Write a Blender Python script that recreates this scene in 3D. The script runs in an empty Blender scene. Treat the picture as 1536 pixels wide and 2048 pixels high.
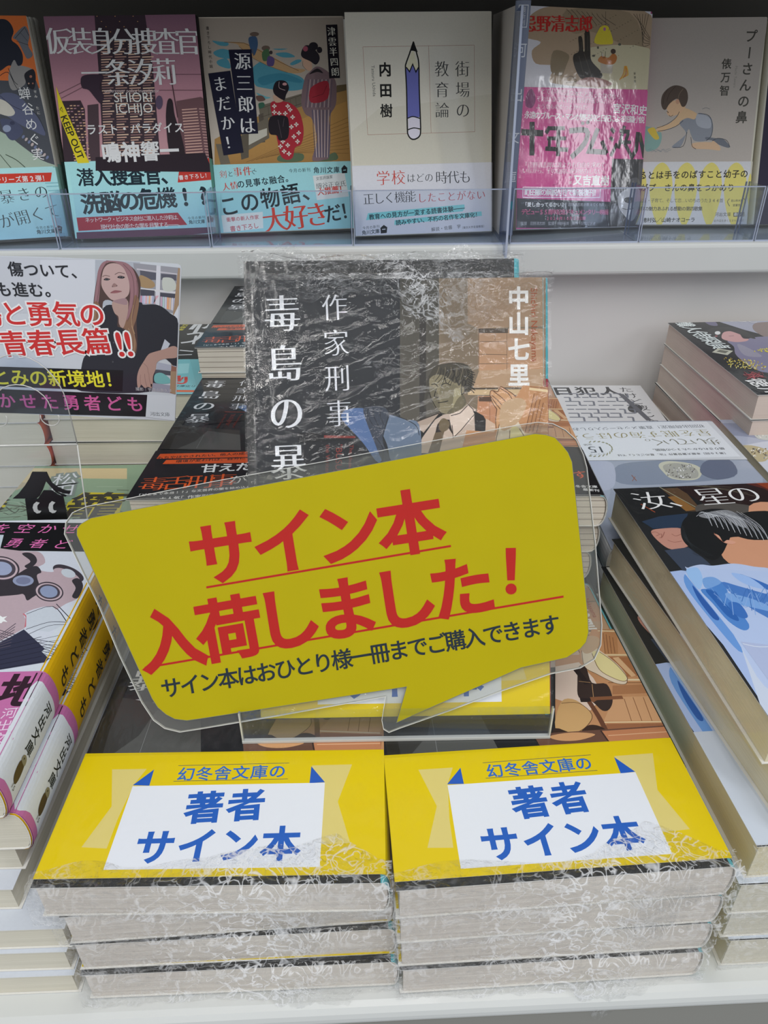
import bpy, math, random
from mathutils import Vector, Matrix, noise
from mathutils.geometry import tessellate_polygon, delaunay_2d_cdt
import numpy as np

SC = bpy.context.scene
COL = SC.collection
# ------------------------------------------------------------------ camera
cam = bpy.data.objects.new('camera', bpy.data.cameras.new('camera'))
COL.objects.link(cam)
YAW, PITCH, ROLL, FPX = -.0151, .5481, -.0082, 1454.6
_f = Vector((-math.sin(YAW)*math.cos(PITCH), math.cos(YAW)*math.cos(PITCH), -math.sin(PITCH)))
_r = Vector((math.cos(YAW), math.sin(YAW), 0)); _u = _r.cross(_f)
_r, _u = _r*math.cos(ROLL)+_u*math.sin(ROLL), _u*math.cos(ROLL)-_r*math.sin(ROLL)
cam.matrix_world = Matrix(((_r.x,_u.x,-_f.x,-.0052),(_r.y,_u.y,-_f.y,-.1289),(_r.z,_u.z,-_f.z,.2726),(0,0,0,1)))
cam.data.sensor_fit = 'VERTICAL'; cam.data.sensor_height = 24.0
cam.data.lens = FPX*24.0/2048
cam.data.clip_start = .01
SC.camera = cam
# ------------------------------------------------------------------ world, lamps, exposure
SC.view_settings.view_transform = 'Standard'; SC.view_settings.look = 'None'
SC.view_settings.gamma = 1; SC.view_settings.exposure = 0.0
SC.cycles.transparent_max_bounces = 32
world = bpy.data.worlds.new('shop_interior_light'); SC.world = world; world.use_nodes = True
world.node_tree.nodes['Background'].inputs[0].default_value = (.90, .95, 1, 1)
world.node_tree.nodes['Background'].inputs[1].default_value = .46
def area(name, loc, target, sx, sy, power, col=(1, 1, 1)):
    l = bpy.data.lights.new(name, 'AREA'); l.shape = 'RECTANGLE'; l.size = sx; l.size_y = sy; l.energy = power; l.color = col
    o = bpy.data.objects.new(name, l); COL.objects.link(o); o.location = loc
    o.rotation_euler = (Vector(target)-Vector(loc)).to_track_quat('-Z', 'Y').to_euler(); return o
# two rows of ceiling tubes over the aisle and one over the gondola
area('ceiling_lamp', (-.55, -1.3, 2.05), (-.1, .2, .1), .20, 1.6, 16, (1, .98, .95))
area('ceiling_lamp', (.75, -.9, 2.05), (.1, .3, .1), .20, 1.6, 11, (.96, .98, 1))
area('ceiling_lamp', (.1, -.75, 2.2), (.0, .1, 0), .30, 1.2, 7, (1, .99, .97))
area('ceiling_lamp', (3.5, -3.1, 2.2), (.1, .4, .2), .30, 1.5, 26, (.95, .96, 1))  # far lamp added to give the magenta-banded book its glare
# name: (x, y, z, rz, rx, roll, W, L, T) metres; x,y,z = lower left corner of the front cover
POSE = {
 'R1': (-.0006,-.0016,.0612,.052,0,0,.1055,.148,.0152),
 'R2': (-.0001,-.0010,.0460,.045,0,0,.1045,.148,.0152),
 'R3': (.0003,-.0004,.0308,.036,0,0,.1040,.148,.0152),
 'R4': (.0008,-.0016,.0156,.036,0,0,.1035,.148,.0152),
 'L1': (-.1114,.0019,.0612,-.008,0,0,.1078,.148,.0152),
 'L2': (-.1062,.0014,.0460,.046,0,0,.1045,.148,.0152),
 'L3': (-.1062,.0010,.0308,.028,0,0,.1050,.148,.0152),
 'L4': (-.1057,-.0008,.0156,.019,0,0,.1052,.148,.0152),
 'BL': (-.1146,.1494,.1110,-.034,0,0,.1035,.148,.0158),
 'BR': (-.0084,.1500,.1110,-.036,0,0,.1045,.148,.0158),
 'CL': (-.1123,.2998,.1290,-.010,0,0,.1045,.146,.0158),
 'S1': (.1161,.0238,.1000,.047,0,0,.1050,.148,.0165),
 'S2': (.1218,.0060,.0835,.110,0,0,.1050,.148,.0165),
 'S3': (.1111,.0065,.0668,.052,0,0,.1050,.148,.0165),
 'S4': (.1090,.0045,.0500,.030,0,0,.1050,.148,.0165),
 'S5': (.1110,.0060,.0333,.025,0,0,.1050,.148,.0165),
 'S6': (.1140,.0050,.0166,.020,0,0,.1050,.148,.0165),
 'WO': (.1085,.1585,.0740,-.018,0,0,.1045,.148,.0160),
 'JW': (.2185,.1600,.0730,-.030,0,0,.1045,.148,.0160),
 'MZ': (.1080,.3010,.0450,-.040,0,0,.1045,.143,.0150),
 'KB': (.2305,.2843,.1000,.020,0,0,.1050,.148,.0166),
 'GR': (-.2235,.1490,.0550,.000,0,0,.1050,.142,.0160),
 'FI': (-.2135,.2980,.1000,-.010,0,0,.0985,.147,.0156),
 'G1': (-.2265,.0150,.0925,.012,0,0,.1050,.148,.0175),
 'G2': (-.2240,.0160,.0745,.018,0,0,.1050,.148,.0175),
 'SF': (-.0475,.0584,.0707,-.004,1.058,0,.1050,.158,.0150),
 'SB': (-.0535,.0775,.0712,-.004,1.058,0,.1040,.160,.0150),
 'BU': (-.0475,.0540,.0683,-.004,1.058,0,.2,.2,.0005),
 'U1': (-.3356,.4285,.1650,.264,1.300,0,.105,.146,.0135),
 'U2': (-.2276,.4523,.1638,.0735,1.293,.010,.105,.147,.0135),
 'U3': (-.1211,.4657,.1641,.1074,1.278,.006,.105,.147,.0135),
 'U4': (-.0161,.4494,.1640,.0992,1.310,.006,.105,.147,.0135),
 'U5': (.1069,.4587,.1660,.2293,1.332,-.030,.105,.148,.0135),
 'U6': (.1890,.4821,.1642,-.0403,1.242,0,.105,.147,.0135),
 'CA': (-.1700,.1840,.1440,.0,1.5708,0,.09,.07,.0004),
 'MA': (-.1750,.1675,.0560,.0,1.5708,0,.05,.07,.0006),
 'B1': (-0.2285,0.0185,0.0565,0.000,0,0,.1050,.148,.0112),
 'B2': (-0.2300,0.0115,0.0452,0.000,0,0,.1050,.148,.0112),
 'B3': (-0.2135,0.0035,0.0339,0.012,0,0,.1050,.148,.0112),
 'B4': (-0.2150,0.0025,0.0226,0.008,0,0,.1050,.148,.0112),
 'B5': (-0.2145,0.0000,0.0113,0.015,0,0,.1050,.148,.0112),
}
ART = {}
ART['U1'] = '''
S d2703c 752 1470 298 -10 -1 -224 9 -226 -405 5
S 4b4e55 653 1015 196 41 168 24 29 -176 4 -307 24 -121 -535 20
S 9fb0a0 598 763 161 -49 85 -74 119 -104 101 -62 -527 13
S 2c2e38 847 1421 56 17 35 -25 11 -50 -24 -51 33 -34 20 -59 -17 -60 -49 -17 -43 9 -61 -34 -53 0 40 187
S 8f8c8a 912 1185 20 -35 27 0 67 -26 -54 -43 -20 -52 -88 -34 -9 87
S 2a2a30 966 1098 61 30 10 -48 -27 -78 -34 9 -11 35
S a06a58 1013 1080 -2 -3 -3 -3 -4 -2 -4 0 -3 2 -2 3 0 3 1 4 3 3 4 2 4 0 4 -2 2 -3
S b09080 987 1037 -1 -2 -2 -2 -3 -1 -2 0 -2 1 -1 2 0 2 1 2 2 2 2 1 2 0 2 -1 1 -2
S a06a58 1014 1037 -1 -3 -2 -1 -2 -1 -3 0 -2 1 -1 2 0 2 1 2 2 2 2 1 3 0 2 -1 1 -2
S 6d6f76 938 1329 90 68 19 -59 -21 -60 19 -60 -41 -25 -18 43 -22 68
K 202026 26 950 1321 76 67 17 -50
K 202026 26 955 1304 75 -26
K 202026 18 992 1355 35 -51
S 5a5f78 777 970 108 -2 80 -98 47 -90 12 -82 -69 29 -99 56 -99 91
S c6c2b6 718 945 86 -19 48 -72 -50 -25 -99 46
Q 22222c 36 792 1082 68 26 34 -96 46 -44
Q 22222c 36 866 1134 19 -78 22 -27
Q 22222c 27 775 961 52 -53 65 -37 96 -28 41 -118
S 4b5068 742 804 56 7 58 -28 25 -54 -57 -53 -52 11
S 8c96ae 803 749 -5 -10 -9 -8 -12 -4 -12 0 -10 5 -6 8 -1 10 5 10 9 8 12 4 12 0 10 -5 6 -8
S 3a3e54 836 784 -3 -6 -5 -4 -8 -2 -7 0 -6 3 -3 4 -1 5 3 6 5 4 7 2 8 0 6 -2 3 -5
S 6f7897 880 688 -5 -4 -5 -2 -4 0 -2 2 -1 4 2 5 3 5 5 4 5 2 4 0 2 -2 1 -4 -2 -5
S b9a9a6 896 671 -4 -4 -5 -2 -4 -1 -3 3 0 3 1 5 4 5 4 4 5 2 4 0 3 -2 1 -4 -2 -4
S 6f7897 913 653 -4 -4 -5 -2 -4 0 -3 2 -1 4 2 5 4 5 4 4 5 2 4 0 3 -2 0 -4 -1 -5
S b9a9a6 930 635 -4 -4 -6 -2 -4 0 -2 2 -1 4 2 5 3 5 5 4 5 2 4 0 3 -2 0 -4 -1 -5
S 6f7897 947 618 -5 -4 -5 -3 -4 0 -3 2 0 4 2 5 3 5 5 4 5 2 4 0 3 -2 0 -4 -2 -5
S b9a9a6 964 600 -5 -4 -5 -3 -4 0 -2 3 -1 3 1 5 4 5 5 4 5 3 4 0 3 -3 0 -3 -1 -5
S 6f7897 981 582 -5 -4 -5 -2 -4 -1 -3 3 0 4 2 4 3 5 5 4 5 3 4 0 3 -2 0 -4 -2 -5
S b9a9a6 998 564 -5 -4 -5 -2 -4 -1 -2 3 -1 4 1 4 4 5 5 4 5 3 4 0 3 -2 0 -4 -1 -5
S 6f7897 1015 546 -5 -4 -4 -3 -5 0 -3 3 0 4 2 4 3 5 5 4 5 3 4 0 3 -2 0 -4 -1 -5
Q 3c4a3c 46 694 581 27 -46 35 -56
Q 3c4a3c 56 731 580 65 -39 54 -57
T e6e4e0 940 972 947 573 v 85 - 0 0 蝉谷めぐ実
T d8d6d0 1014 984 1012 953 v 70 - 0 0 せみ
T d8d6d0 1008 878 1009 846 v 70 - 0 0 たに
'''
ART['U1b'] = '''
G a8d6dc 9cc8d4 540 497 542 -18 -31 -498 -622 8
P c23a2c 576 453 445 -5 -21 -61 -438 2
T f6f2ee 645 411 967 412 b 95 - 0 0 シリーズ第2弾！
K 7fb4bc 76 960 377 95 0
K 7fb4bc 76 965 354 86 0
K 7fb4bc 76 971 325 74 1
T 2a3338 681 296 920 318 m 105 - 0 1030 暴きの
T 3a4448 540 116 974 183 m 100 - 0 0 扉が開くて
T 333a40 846 72 948 74 - 90 - 0 0 今月の新刊
T 333a40 850 44 952 45 b 95 - 0 0 角川文庫
P 22262c 971 68 25 15 24 -13 -12 -43 -41 -1
K a8d6dc 39 982 62 26 1
K a8d6dc 39 982 43 -3 -15
K a8d6dc 39 997 42 -3 -15
'''
ART['U2'] = '''
G 7c5a6c b0808c -31 1487 1094 -13 -10 -452 -1082 20
G b0808c c09498 -29 1042 1082 -20 36 -606 -1155 32
P 3c3038 351 1482 349 -8 14 -340 -24 -679 -417 11 57 674
P c8a090 369 1312 81 3 0 -8 -82 -1
P e0b8a0 464 1311 81 2 1 -7 -83 -2
P 8a6a68 559 1310 81 2 1 -8 -83 -1
P a88478 655 1308 81 2 1 -7 -83 -2
P a88478 368 1296 66 3 1 -8 -68 -2
P c8a090 462 1295 68 2 0 -8 -68 -1
P e0b8a0 558 1293 67 3 1 -8 -69 -2
P 8a6a68 653 1292 68 2 1 -7 -70 -2
P 8a6a68 366 1280 53 2 1 -7 -55 -2
P a88478 461 1278 54 3 1 -8 -56 -1
P c8a090 556 1277 54 3 1 -8 -56 -2
P e0b8a0 652 1276 54 2 1 -8 -56 -1
P e0b8a0 364 1264 80 2 1 -8 -82 -1
P 8a6a68 459 1262 81 2 1 -7 -83 -2
P a88478 554 1261 81 2 1 -8 -82 -1
P c8a090 650 1259 81 2 1 -7 -83 -2
P c8a090 362 1247 67 3 1 -8 -69 -2
P e0b8a0 457 1246 68 2 1 -8 -70 -1
P 8a6a68 553 1244 67 3 1 -8 -69 -2
P a88478 649 1243 67 2 1 -8 -69 -1
P a88478 360 1231 54 3 1 -8 -56 -2
P c8a090 456 1229 54 3 0 -8 -55 -2
P e0b8a0 551 1228 54 2 1 -7 -56 -2
P 8a6a68 647 1226 54 3 1 -8 -56 -2
P 8a6a68 359 1214 80 3 1 -8 -82 -1
P a88478 454 1213 81 2 1 -8 -83 -1
P c8a090 550 1211 81 3 1 -8 -83 -2
P e0b8a0 646 1210 81 2 1 -8 -83 -1
P e0b8a0 357 1198 67 2 1 -7 -69 -2
P 8a6a68 452 1197 68 2 0 -8 -69 -1
P a88478 548 1195 68 2 0 -7 -69 -2
P c8a090 644 1193 68 3 1 -8 -70 -2
P c8a090 355 1182 54 2 1 -8 -56 -1
P e0b8a0 450 1180 54 3 1 -8 -55 -2
P 8a6a68 546 1178 54 3 1 -8 -56 -1
P a88478 642 1177 55 3 1 -8 -57 -2
P a88478 353 1165 81 2 1 -7 -83 -2
P c8a090 449 1164 81 2 1 -8 -83 -1
P e0b8a0 545 1162 81 2 1 -8 -83 -1
P 8a6a68 641 1160 81 2 1 -7 -83 -2
P 8a6a68 351 1149 68 2 1 -8 -70 -1
P a88478 447 1147 68 2 0 -7 -69 -2
P c8a090 543 1146 68 2 1 -8 -70 -2
P e0b8a0 639 1144 68 2 1 -8 -70 -1
P e0b8a0 350 1132 54 3 0 -8 -56 -2
P 8a6a68 445 1131 55 2 0 -8 -56 -1
P a88478 541 1129 55 3 0 -8 -56 -2
P c8a090 638 1127 54 3 1 -8 -56 -2
P c8a090 348 1116 81 2 1 -8 -83 -1
P e0b8a0 444 1114 81 2 1 -8 -84 -1
P 8a6a68 540 1112 81 2 1 -8 -83 -1
P a88478 636 1111 82 2 0 -8 -83 -1
P a88478 346 1099 67 2 1 -7 -69 -2
P c8a090 442 1097 68 3 0 -8 -69 -2
P e0b8a0 538 1096 68 2 1 -8 -70 -1
P 8a6a68 634 1094 68 2 1 -8 -69 -1
P 8a6a68 344 1082 54 3 1 -8 -56 -1
P a88478 440 1081 54 2 1 -8 -56 -1
P c8a090 536 1079 55 3 1 -8 -57 -2
P e0b8a0 633 1077 54 3 1 -8 -56 -2
P e0b8a0 342 1066 81 2 1 -8 -83 -1
P 8a6a68 438 1064 82 2 0 -8 -83 -1
P a88478 535 1062 81 2 1 -8 -83 -1
P c8a090 631 1061 82 2 1 -8 -84 -1
P c8a090 340 1049 68 3 1 -8 -70 -2
P e0b8a0 436 1048 68 2 1 -8 -69 -2
P 8a6a68 533 1046 68 2 1 -8 -70 -1
P a88478 630 1044 68 2 1 -8 -70 -1
P a88478 338 1033 55 2 1 -8 -56 -1
P c8a090 435 1031 54 2 1 -8 -56 -1
P e0b8a0 531 1029 55 2 1 -7 -57 -2
P 8a6a68 628 1027 55 3 1 -8 -57 -2
P 8a6a68 337 1016 81 2 1 -8 -83 -1
P a88478 433 1014 81 2 1 -8 -83 -1
P c8a090 530 1012 81 2 1 -8 -83 -1
P e0b8a0 626 1010 82 2 1 -8 -83 -1
P e0b8a0 335 999 68 2 1 -8 -70 -1
P 8a6a68 431 997 68 3 1 -8 -70 -2
P a88478 528 995 68 3 1 -8 -70 -2
P c8a090 625 994 68 2 1 -8 -70 -2
P c8a090 333 982 55 3 0 -8 -56 -2
P e0b8a0 429 980 55 3 1 -8 -57 -2
P 8a6a68 526 979 55 2 1 -8 -57 -1
P a88478 623 977 55 2 1 -8 -57 -1
P a88478 331 966 82 2 1 -8 -84 -2
P c8a090 428 964 81 2 1 -8 -83 -1
P e0b8a0 524 962 82 2 1 -8 -83 -1
P 8a6a68 622 960 82 2 1 -8 -84 -1
P 8a6a68 329 949 68 2 1 -8 -70 -1
P a88478 426 947 68 2 1 -8 -70 -1
P c8a090 523 945 68 2 1 -8 -70 -1
P e0b8a0 620 943 68 2 2 -8 -71 -1
P e0b8a0 327 932 55 2 1 -8 -57 -1
P 8a6a68 424 930 55 2 1 -8 -57 -1
P a88478 521 928 55 2 1 -8 -57 -1
P c8a090 618 926 55 2 1 -8 -57 -1
P c8a090 326 915 81 2 1 -8 -83 -1
P e0b8a0 422 913 82 2 1 -8 -84 -1
P 8a6a68 519 911 83 2 0 -8 -84 -1
P a88478 617 909 82 2 1 -8 -84 -1
P a88478 324 898 68 2 1 -8 -70 -1
P c8a090 421 896 68 2 1 -8 -70 -1
P e0b8a0 518 894 68 2 1 -8 -70 -1
P 8a6a68 615 892 69 2 1 -8 -71 -1
P 8a6a68 322 881 55 3 0 -8 -56 -2
P a88478 419 879 55 3 0 -8 -56 -2
P c8a090 516 877 55 3 1 -9 -57 -1
P e0b8a0 613 875 56 3 1 -9 -58 -1
P e0b8a0 320 864 82 2 1 -8 -84 -1
P 8a6a68 417 862 82 2 1 -8 -84 -1
P a88478 514 860 83 2 1 -8 -85 -1
P c8a090 612 858 82 2 1 -8 -84 -1
P c8a090 318 847 68 2 1 -8 -70 -1
P e0b8a0 415 845 69 2 1 -8 -71 -1
P 8a6a68 512 843 69 2 1 -8 -70 -1
P a88478 610 841 69 2 1 -8 -71 -1
P a88478 316 830 55 3 1 -9 -57 -1
P c8a090 413 828 55 2 1 -8 -57 -1
P e0b8a0 511 826 55 2 1 -8 -57 -1
P 8a6a68 608 824 56 2 1 -8 -57 -1
P 8a6a68 314 813 82 2 1 -8 -84 -1
P a88478 412 811 82 2 1 -8 -84 -1
P c8a090 509 809 83 2 1 -9 -85 0
P e0b8a0 607 807 83 1 1 -8 -85 0
P e0b8a0 312 796 69 2 1 -8 -70 -1
P 8a6a68 410 794 69 2 0 -8 -70 -1
P a88478 507 792 69 2 1 -8 -71 -1
P c8a090 605 790 69 2 1 -8 -71 -2
P c8a090 311 779 55 2 0 -8 -56 -1
P e0b8a0 408 777 55 2 1 -8 -57 -1
P 8a6a68 506 775 55 2 1 -8 -57 -2
P a88478 604 772 55 3 1 -8 -57 -2
P a88478 309 762 82 2 1 -8 -84 -1
P c8a090 406 760 83 1 1 -8 -85 -1
P e0b8a0 504 757 83 2 1 -8 -85 -1
P 8a6a68 602 755 83 2 1 -8 -85 -1
P 8a6a68 307 745 69 2 0 -8 -70 -1
P a88478 404 742 69 2 1 -8 -71 -1
P c8a090 502 740 69 2 1 -8 -71 -1
P e0b8a0 600 738 70 2 1 -8 -72 -1
P e0b8a0 305 728 55 2 1 -8 -57 -2
P 8a6a68 403 725 55 3 1 -9 -57 -1
P a88478 500 723 56 2 1 -8 -57 -1
P c8a090 599 721 55 2 1 -8 -57 -2
P c8a090 303 710 83 2 0 -8 -84 -1
P e0b8a0 401 708 83 2 0 -8 -84 -1
P 8a6a68 499 706 83 1 1 -8 -85 -1
P a88478 597 703 83 2 1 -8 -85 -1
P a88478 301 693 69 2 1 -8 -71 -1
P c8a090 399 691 69 2 1 -9 -71 0
P e0b8a0 497 688 69 2 1 -8 -71 -1
P 8a6a68 595 686 70 2 1 -8 -72 -1
P 8a6a68 299 676 55 2 1 -8 -57 -2
P a88478 397 674 55 2 1 -8 -57 -2
P c8a090 495 671 56 2 1 -8 -58 -1
P e0b8a0 594 669 55 2 1 -8 -57 -2
P e0b8a0 297 658 83 2 1 -8 -85 -1
P 8a6a68 395 656 83 2 1 -8 -85 -1
P a88478 494 654 83 1 1 -8 -86 -1
P c8a090 592 651 83 2 1 -8 -85 -1
P c8a090 295 641 69 2 1 -8 -71 -1
P e0b8a0 393 639 70 2 1 -9 -72 -1
P 8a6a68 492 636 69 2 1 -8 -71 -1
P a88478 590 634 70 2 1 -8 -72 -1
P a88478 294 624 55 2 1 -8 -58 -2
P c8a090 392 621 55 3 1 -9 -57 -1
P e0b8a0 490 619 56 2 1 -8 -58 -1
P 8a6a68 589 616 55 3 2 -9 -58 -1
P 8a6a68 292 606 83 2 0 -8 -84 -1
P a88478 390 604 83 2 1 -9 -85 0
P c8a090 488 602 84 1 1 -8 -86 -1
P e0b8a0 587 599 84 2 1 -9 -86 0
P e0b8a0 290 589 69 2 1 -8 -71 -1
P 8a6a68 388 586 69 2 1 -8 -71 -1
P a88478 486 584 70 2 1 -8 -71 -1
P c8a090 585 582 70 1 1 -8 -72 -1
P c8a090 288 572 55 2 1 -8 -57 -2
P e0b8a0 386 569 56 2 1 -8 -58 -1
P 8a6a68 485 566 56 3 1 -9 -58 -1
P a88478 584 564 56 2 1 -8 -58 -1
P a88478 286 554 83 2 1 -9 -85 0
P c8a090 384 552 84 1 0 -8 -85 -1
P e0b8a0 483 549 84 1 1 -8 -86 0
P 8a6a68 582 546 84 2 1 -8 -86 -1
S c89868 372 1465 -1 -1 -1 -1 -2 0 -2 0 -1 0 -1 1 0 1 0 1 2 1 1 1 2 0 1 -1 1 -1
S c89868 398 1433 -1 -1 -1 -1 -1 -1 -2 0 -1 1 -1 1 -1 1 1 1 1 1 2 0 1 0 2 0 1 -1
S c89868 424 1400 0 -1 -1 -1 -2 0 -1 0 -2 0 -1 1 0 1 1 1 1 1 1 1 2 0 1 -1 1 -1
S c89868 451 1368 0 -2 -1 0 -2 -1 -2 0 -1 1 -1 1 0 1 0 1 1 1 2 0 2 0 1 0 1 -1
S c89868 496 1464 -1 -2 -1 0 -2 -1 -1 0 -2 1 -1 1 0 1 1 1 1 1 2 0 1 0 2 0 1 -1
S c89868 523 1431 -1 -1 -1 -1 -2 0 -1 0 -2 0 -1 1 0 1 1 1 1 1 1 1 2 0 1 -1 1 -1
S c89868 550 1399 -1 -1 -1 -1 -2 -1 -2 0 -1 1 -1 1 0 1 0 1 2 1 1 0 2 0 1 0 1 -1
S c89868 576 1366 0 -1 -1 -1 -2 -1 -1 0 -2 1 -1 1 0 1 0 1 2 1 1 0 2 0 1 0 1 -1
S c89868 621 1462 -1 -1 -1 -1 -2 0 -1 0 -2 0 -1 1 0 1 1 1 1 1 1 1 2 0 2 -1 0 -1
S c89868 648 1430 -1 -2 -1 0 -2 -1 -1 0 -2 1 -1 0 0 2 1 1 1 1 1 0 2 0 1 0 2 -1
P 3a2c34 31 935 144 2 21 -59 -42 -408 -166 4
P 4a3a40 219 905 78 7 -48 -436 -83 2
P d0a888 95 907 17 1 0 -7 -17 -1
P d0a888 120 907 17 0 0 -7 -17 0
P a88088 145 906 17 1 0 -7 -17 -1
P d0a888 70 889 17 1 0 -7 -17 -1
P d0a888 95 889 17 0 0 -7 -17 0
P a88088 120 888 17 1 0 -7 -17 -1
P d0a888 170 887 17 1 0 -8 -17 0
P d0a888 70 870 17 1 0 -7 -17 -1
P a88088 95 870 17 0 0 -7 -17 0
P d0a888 145 869 17 0 0 -7 -17 0
P a88088 170 868 18 1 -1 -7 -17 -1
P a88088 70 852 17 0 0 -7 -17 0
P d0a888 120 851 17 0 0 -7 -17 0
P a88088 145 850 17 1 0 -7 -17 -1
P d0a888 170 850 18 0 0 -7 -18 -1
P d0a888 95 832 17 1 0 -7 -17 -1
P a88088 120 832 17 0 0 -7 -17 0
P d0a888 145 831 17 1 0 -7 -17 -1
P d0a888 70 814 17 1 0 -7 -17 -1
P a88088 95 814 17 0 0 -7 -17 -1
P d0a888 120 813 18 1 -1 -8 -17 0
P a88088 170 812 18 0 0 -7 -18 0
P a88088 70 795 17 1 0 -7 -17 -1
P d0a888 95 795 17 0 0 -7 -17 0
P a88088 145 794 18 0 0 -7 -18 -1
P d0a888 170 793 18 1 0 -8 -18 0
P d0a888 70 776 17 1 0 -7 -17 -1
P a88088 120 775 18 1 0 -8 -18 0
P d0a888 145 775 18 0 0 -7 -18 0
P d0a888 170 774 18 1 0 -8 -18 0
P a88088 95 757 17 0 0 -7 -17 0
P d0a888 120 756 18 1 0 -7 -18 -1
P d0a888 145 756 18 0 0 -7 -18 -1
P a88088 70 738 17 1 0 -7 -17 -1
P d0a888 95 738 17 0 0 -7 -17 0
P d0a888 120 737 18 1 0 -7 -18 -1
P d0a888 171 736 17 1 0 -8 -18 0
P d0a888 70 720 17 0 0 -7 -17 -1
P d0a888 95 719 17 0 0 -7 -17 0
P d0a888 145 718 18 0 0 -7 -18 -1
P d0a888 171 717 17 1 0 -8 -18 0
P d0a888 70 700 17 1 0 -7 -17 -1
P d0a888 120 699 18 1 0 -8 -18 0
P d0a888 146 699 17 0 0 -7 -18 -1
P a88088 171 698 17 0 0 -7 -17 0
P d0a888 95 681 18 0 -1 -7 -17 0
P d0a888 120 680 18 1 0 -8 -18 0
P a88088 146 680 17 0 0 -7 -18 -1
P d0a888 70 662 17 1 0 -7 -17 -1
P d0a888 95 662 18 0 -1 -7 -17 -1
P a88088 120 661 18 1 0 -8 -18 0
P d0a888 171 660 18 0 -1 -7 -17 -1
P d0a888 70 643 17 1 0 -8 -17 0
P a88088 95 642 18 1 -1 -7 -17 -1
P d0a888 146 641 17 1 0 -8 -17 0
P a88088 171 641 18 0 0 -7 -18 -1
P a88088 70 624 17 0 0 -7 -17 0
P d0a888 120 623 18 0 0 -7 -18 -1
P a88088 146 622 17 0 0 -7 -17 0
P d0a888 171 621 18 1 0 -8 -18 0
P d0a888 95 604 18 0 0 -7 -18 0
P a88088 120 603 18 1 0 -8 -18 0
P d0a888 146 603 18 0 -1 -7 -17 -1
P d0a888 70 585 17 1 0 -7 -17 -1
P a88088 95 585 18 0 0 -7 -18 -1
P d0a888 120 584 18 1 0 -8 -18 0
P a88088 171 583 18 0 0 -7 -18 0
P a88088 70 566 17 1 0 -8 -17 0
P d0a888 95 566 18 0 0 -7 -18 -1
P a88088 146 564 18 1 0 -8 -18 0
P d0a888 171 564 18 0 0 -7 -18 -1
P d0a888 70 547 17 0 0 -7 -17 -1
P a88088 120 546 18 0 0 -8 -18 0
P d0a888 146 545 18 0 0 -7 -18 -1
P d0a888 171 544 18 1 0 -8 -18 0
P a88088 95 527 18 0 0 -7 -18 -1
P d0a888 121 526 17 0 0 -7 -18 0
P d0a888 146 525 18 1 0 -8 -18 0
P a88088 70 508 17 0 0 -7 -17 0
P d0a888 95 507 18 1 0 -8 -18 0
P d0a888 121 507 17 0 0 -7 -18 -1
P d0a888 172 505 17 1 0 -8 -17 0
P 6a4c50 854 918 180 24 70 -47 -23 -357 -230 6
P c49c90 887 864 110 5 0 -7 -109 -6
P b08a84 1012 868 44 -4 0 -7 -44 3
P c49c90 887 845 111 5 0 -8 -111 -5
P b08a84 1012 849 44 -4 1 -7 -45 3
P c49c90 887 826 111 5 1 -7 -112 -6
P b08a84 1013 830 44 -4 1 -7 -45 3
P c49c90 887 807 112 5 1 -8 -113 -5
P b08a84 1014 811 44 -4 1 -7 -45 3
P c49c90 887 788 113 5 0 -8 -113 -5
P b08a84 1015 792 44 -4 1 -8 -45 4
P c49c90 886 769 115 4 0 -7 -115 -6
P b08a84 1016 773 44 -5 0 -7 -44 4
P c49c90 886 750 116 4 0 -7 -116 -6
P b08a84 1017 754 44 -5 1 -7 -45 4
P c49c90 886 730 117 5 0 -7 -117 -6
P b08a84 1018 735 44 -5 0 -7 -44 3
P c49c90 886 711 118 5 0 -8 -118 -5
P b08a84 1019 715 44 -4 0 -8 -44 4
P c49c90 886 692 119 4 0 -7 -119 -5
P b08a84 1020 696 44 -5 0 -7 -44 4
P c49c90 885 673 121 4 0 -7 -121 -6
P b08a84 1021 677 44 -5 0 -7 -44 3
P c49c90 885 653 121 5 1 -8 -122 -5
P b08a84 1022 657 44 -4 0 -8 -44 4
P c49c90 885 634 122 4 1 -7 -123 -5
P b08a84 1022 638 45 -5 0 -7 -45 4
P c49c90 885 615 123 4 0 -7 -123 -6
P b08a84 1023 619 45 -5 0 -8 -45 4
P c49c90 884 595 125 5 0 -8 -124 -5
P b08a84 1024 599 45 -5 0 -7 -45 4
P c49c90 884 576 126 4 0 -8 -126 -5
P b08a84 1025 580 45 -5 0 -8 -45 4
P c49c90 884 556 127 4 0 -7 -127 -5
P b08a84 1026 560 45 -5 0 -7 -45 4
S 2c2228 791 920 35 4 7 -104 33 -138 5 -138 -100 2 -7 230
K 4a3238 66 831 1132 21 -322
K 5a4048 28 690 1095 360 -7
K 5a4048 28 28 980 266 109
K 5a4048 28 43 953 236 101
K 5a4048 28 736 992 313 -6
S 3a2c38 208 1090 98 12 55 -14 -39 -70 22 -54 -27 -52 -34 36 -40 54 -45 18
S 584a60 756 912 -5 -20 -9 -15 -11 -9 -11 0 -9 9 -5 16 0 20 4 19 9 15 12 9 11 -1 9 -8 5 -16
P 2a2028 227 560 797 8 46 -133 -856 33
P d8c62a 18 1032 20 -79 139 -430 -84 -1 -79 307
T 2c2a1e 40 837 123 554 lb 100 - 0 0 KEEP OUT
K 2c2a1e 37 22 882 14 13 5 -33 -19 20
T e8dcdc 76 1312 980 1295 mb 122 - 0 0 仮装身分捜査官
T e8dcdc 297 1106 789 1106 mb 115 - 0 0 一条汐莉
T d8c8c8 353 995 740 988 l 100 - 0 0 undercover police investigator
T ead8d4 414 950 681 947 l 100 - 0 0 SHIORI
T ead8d4 419 878 678 877 l 100 - 0 0 ICHIJO
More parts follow.
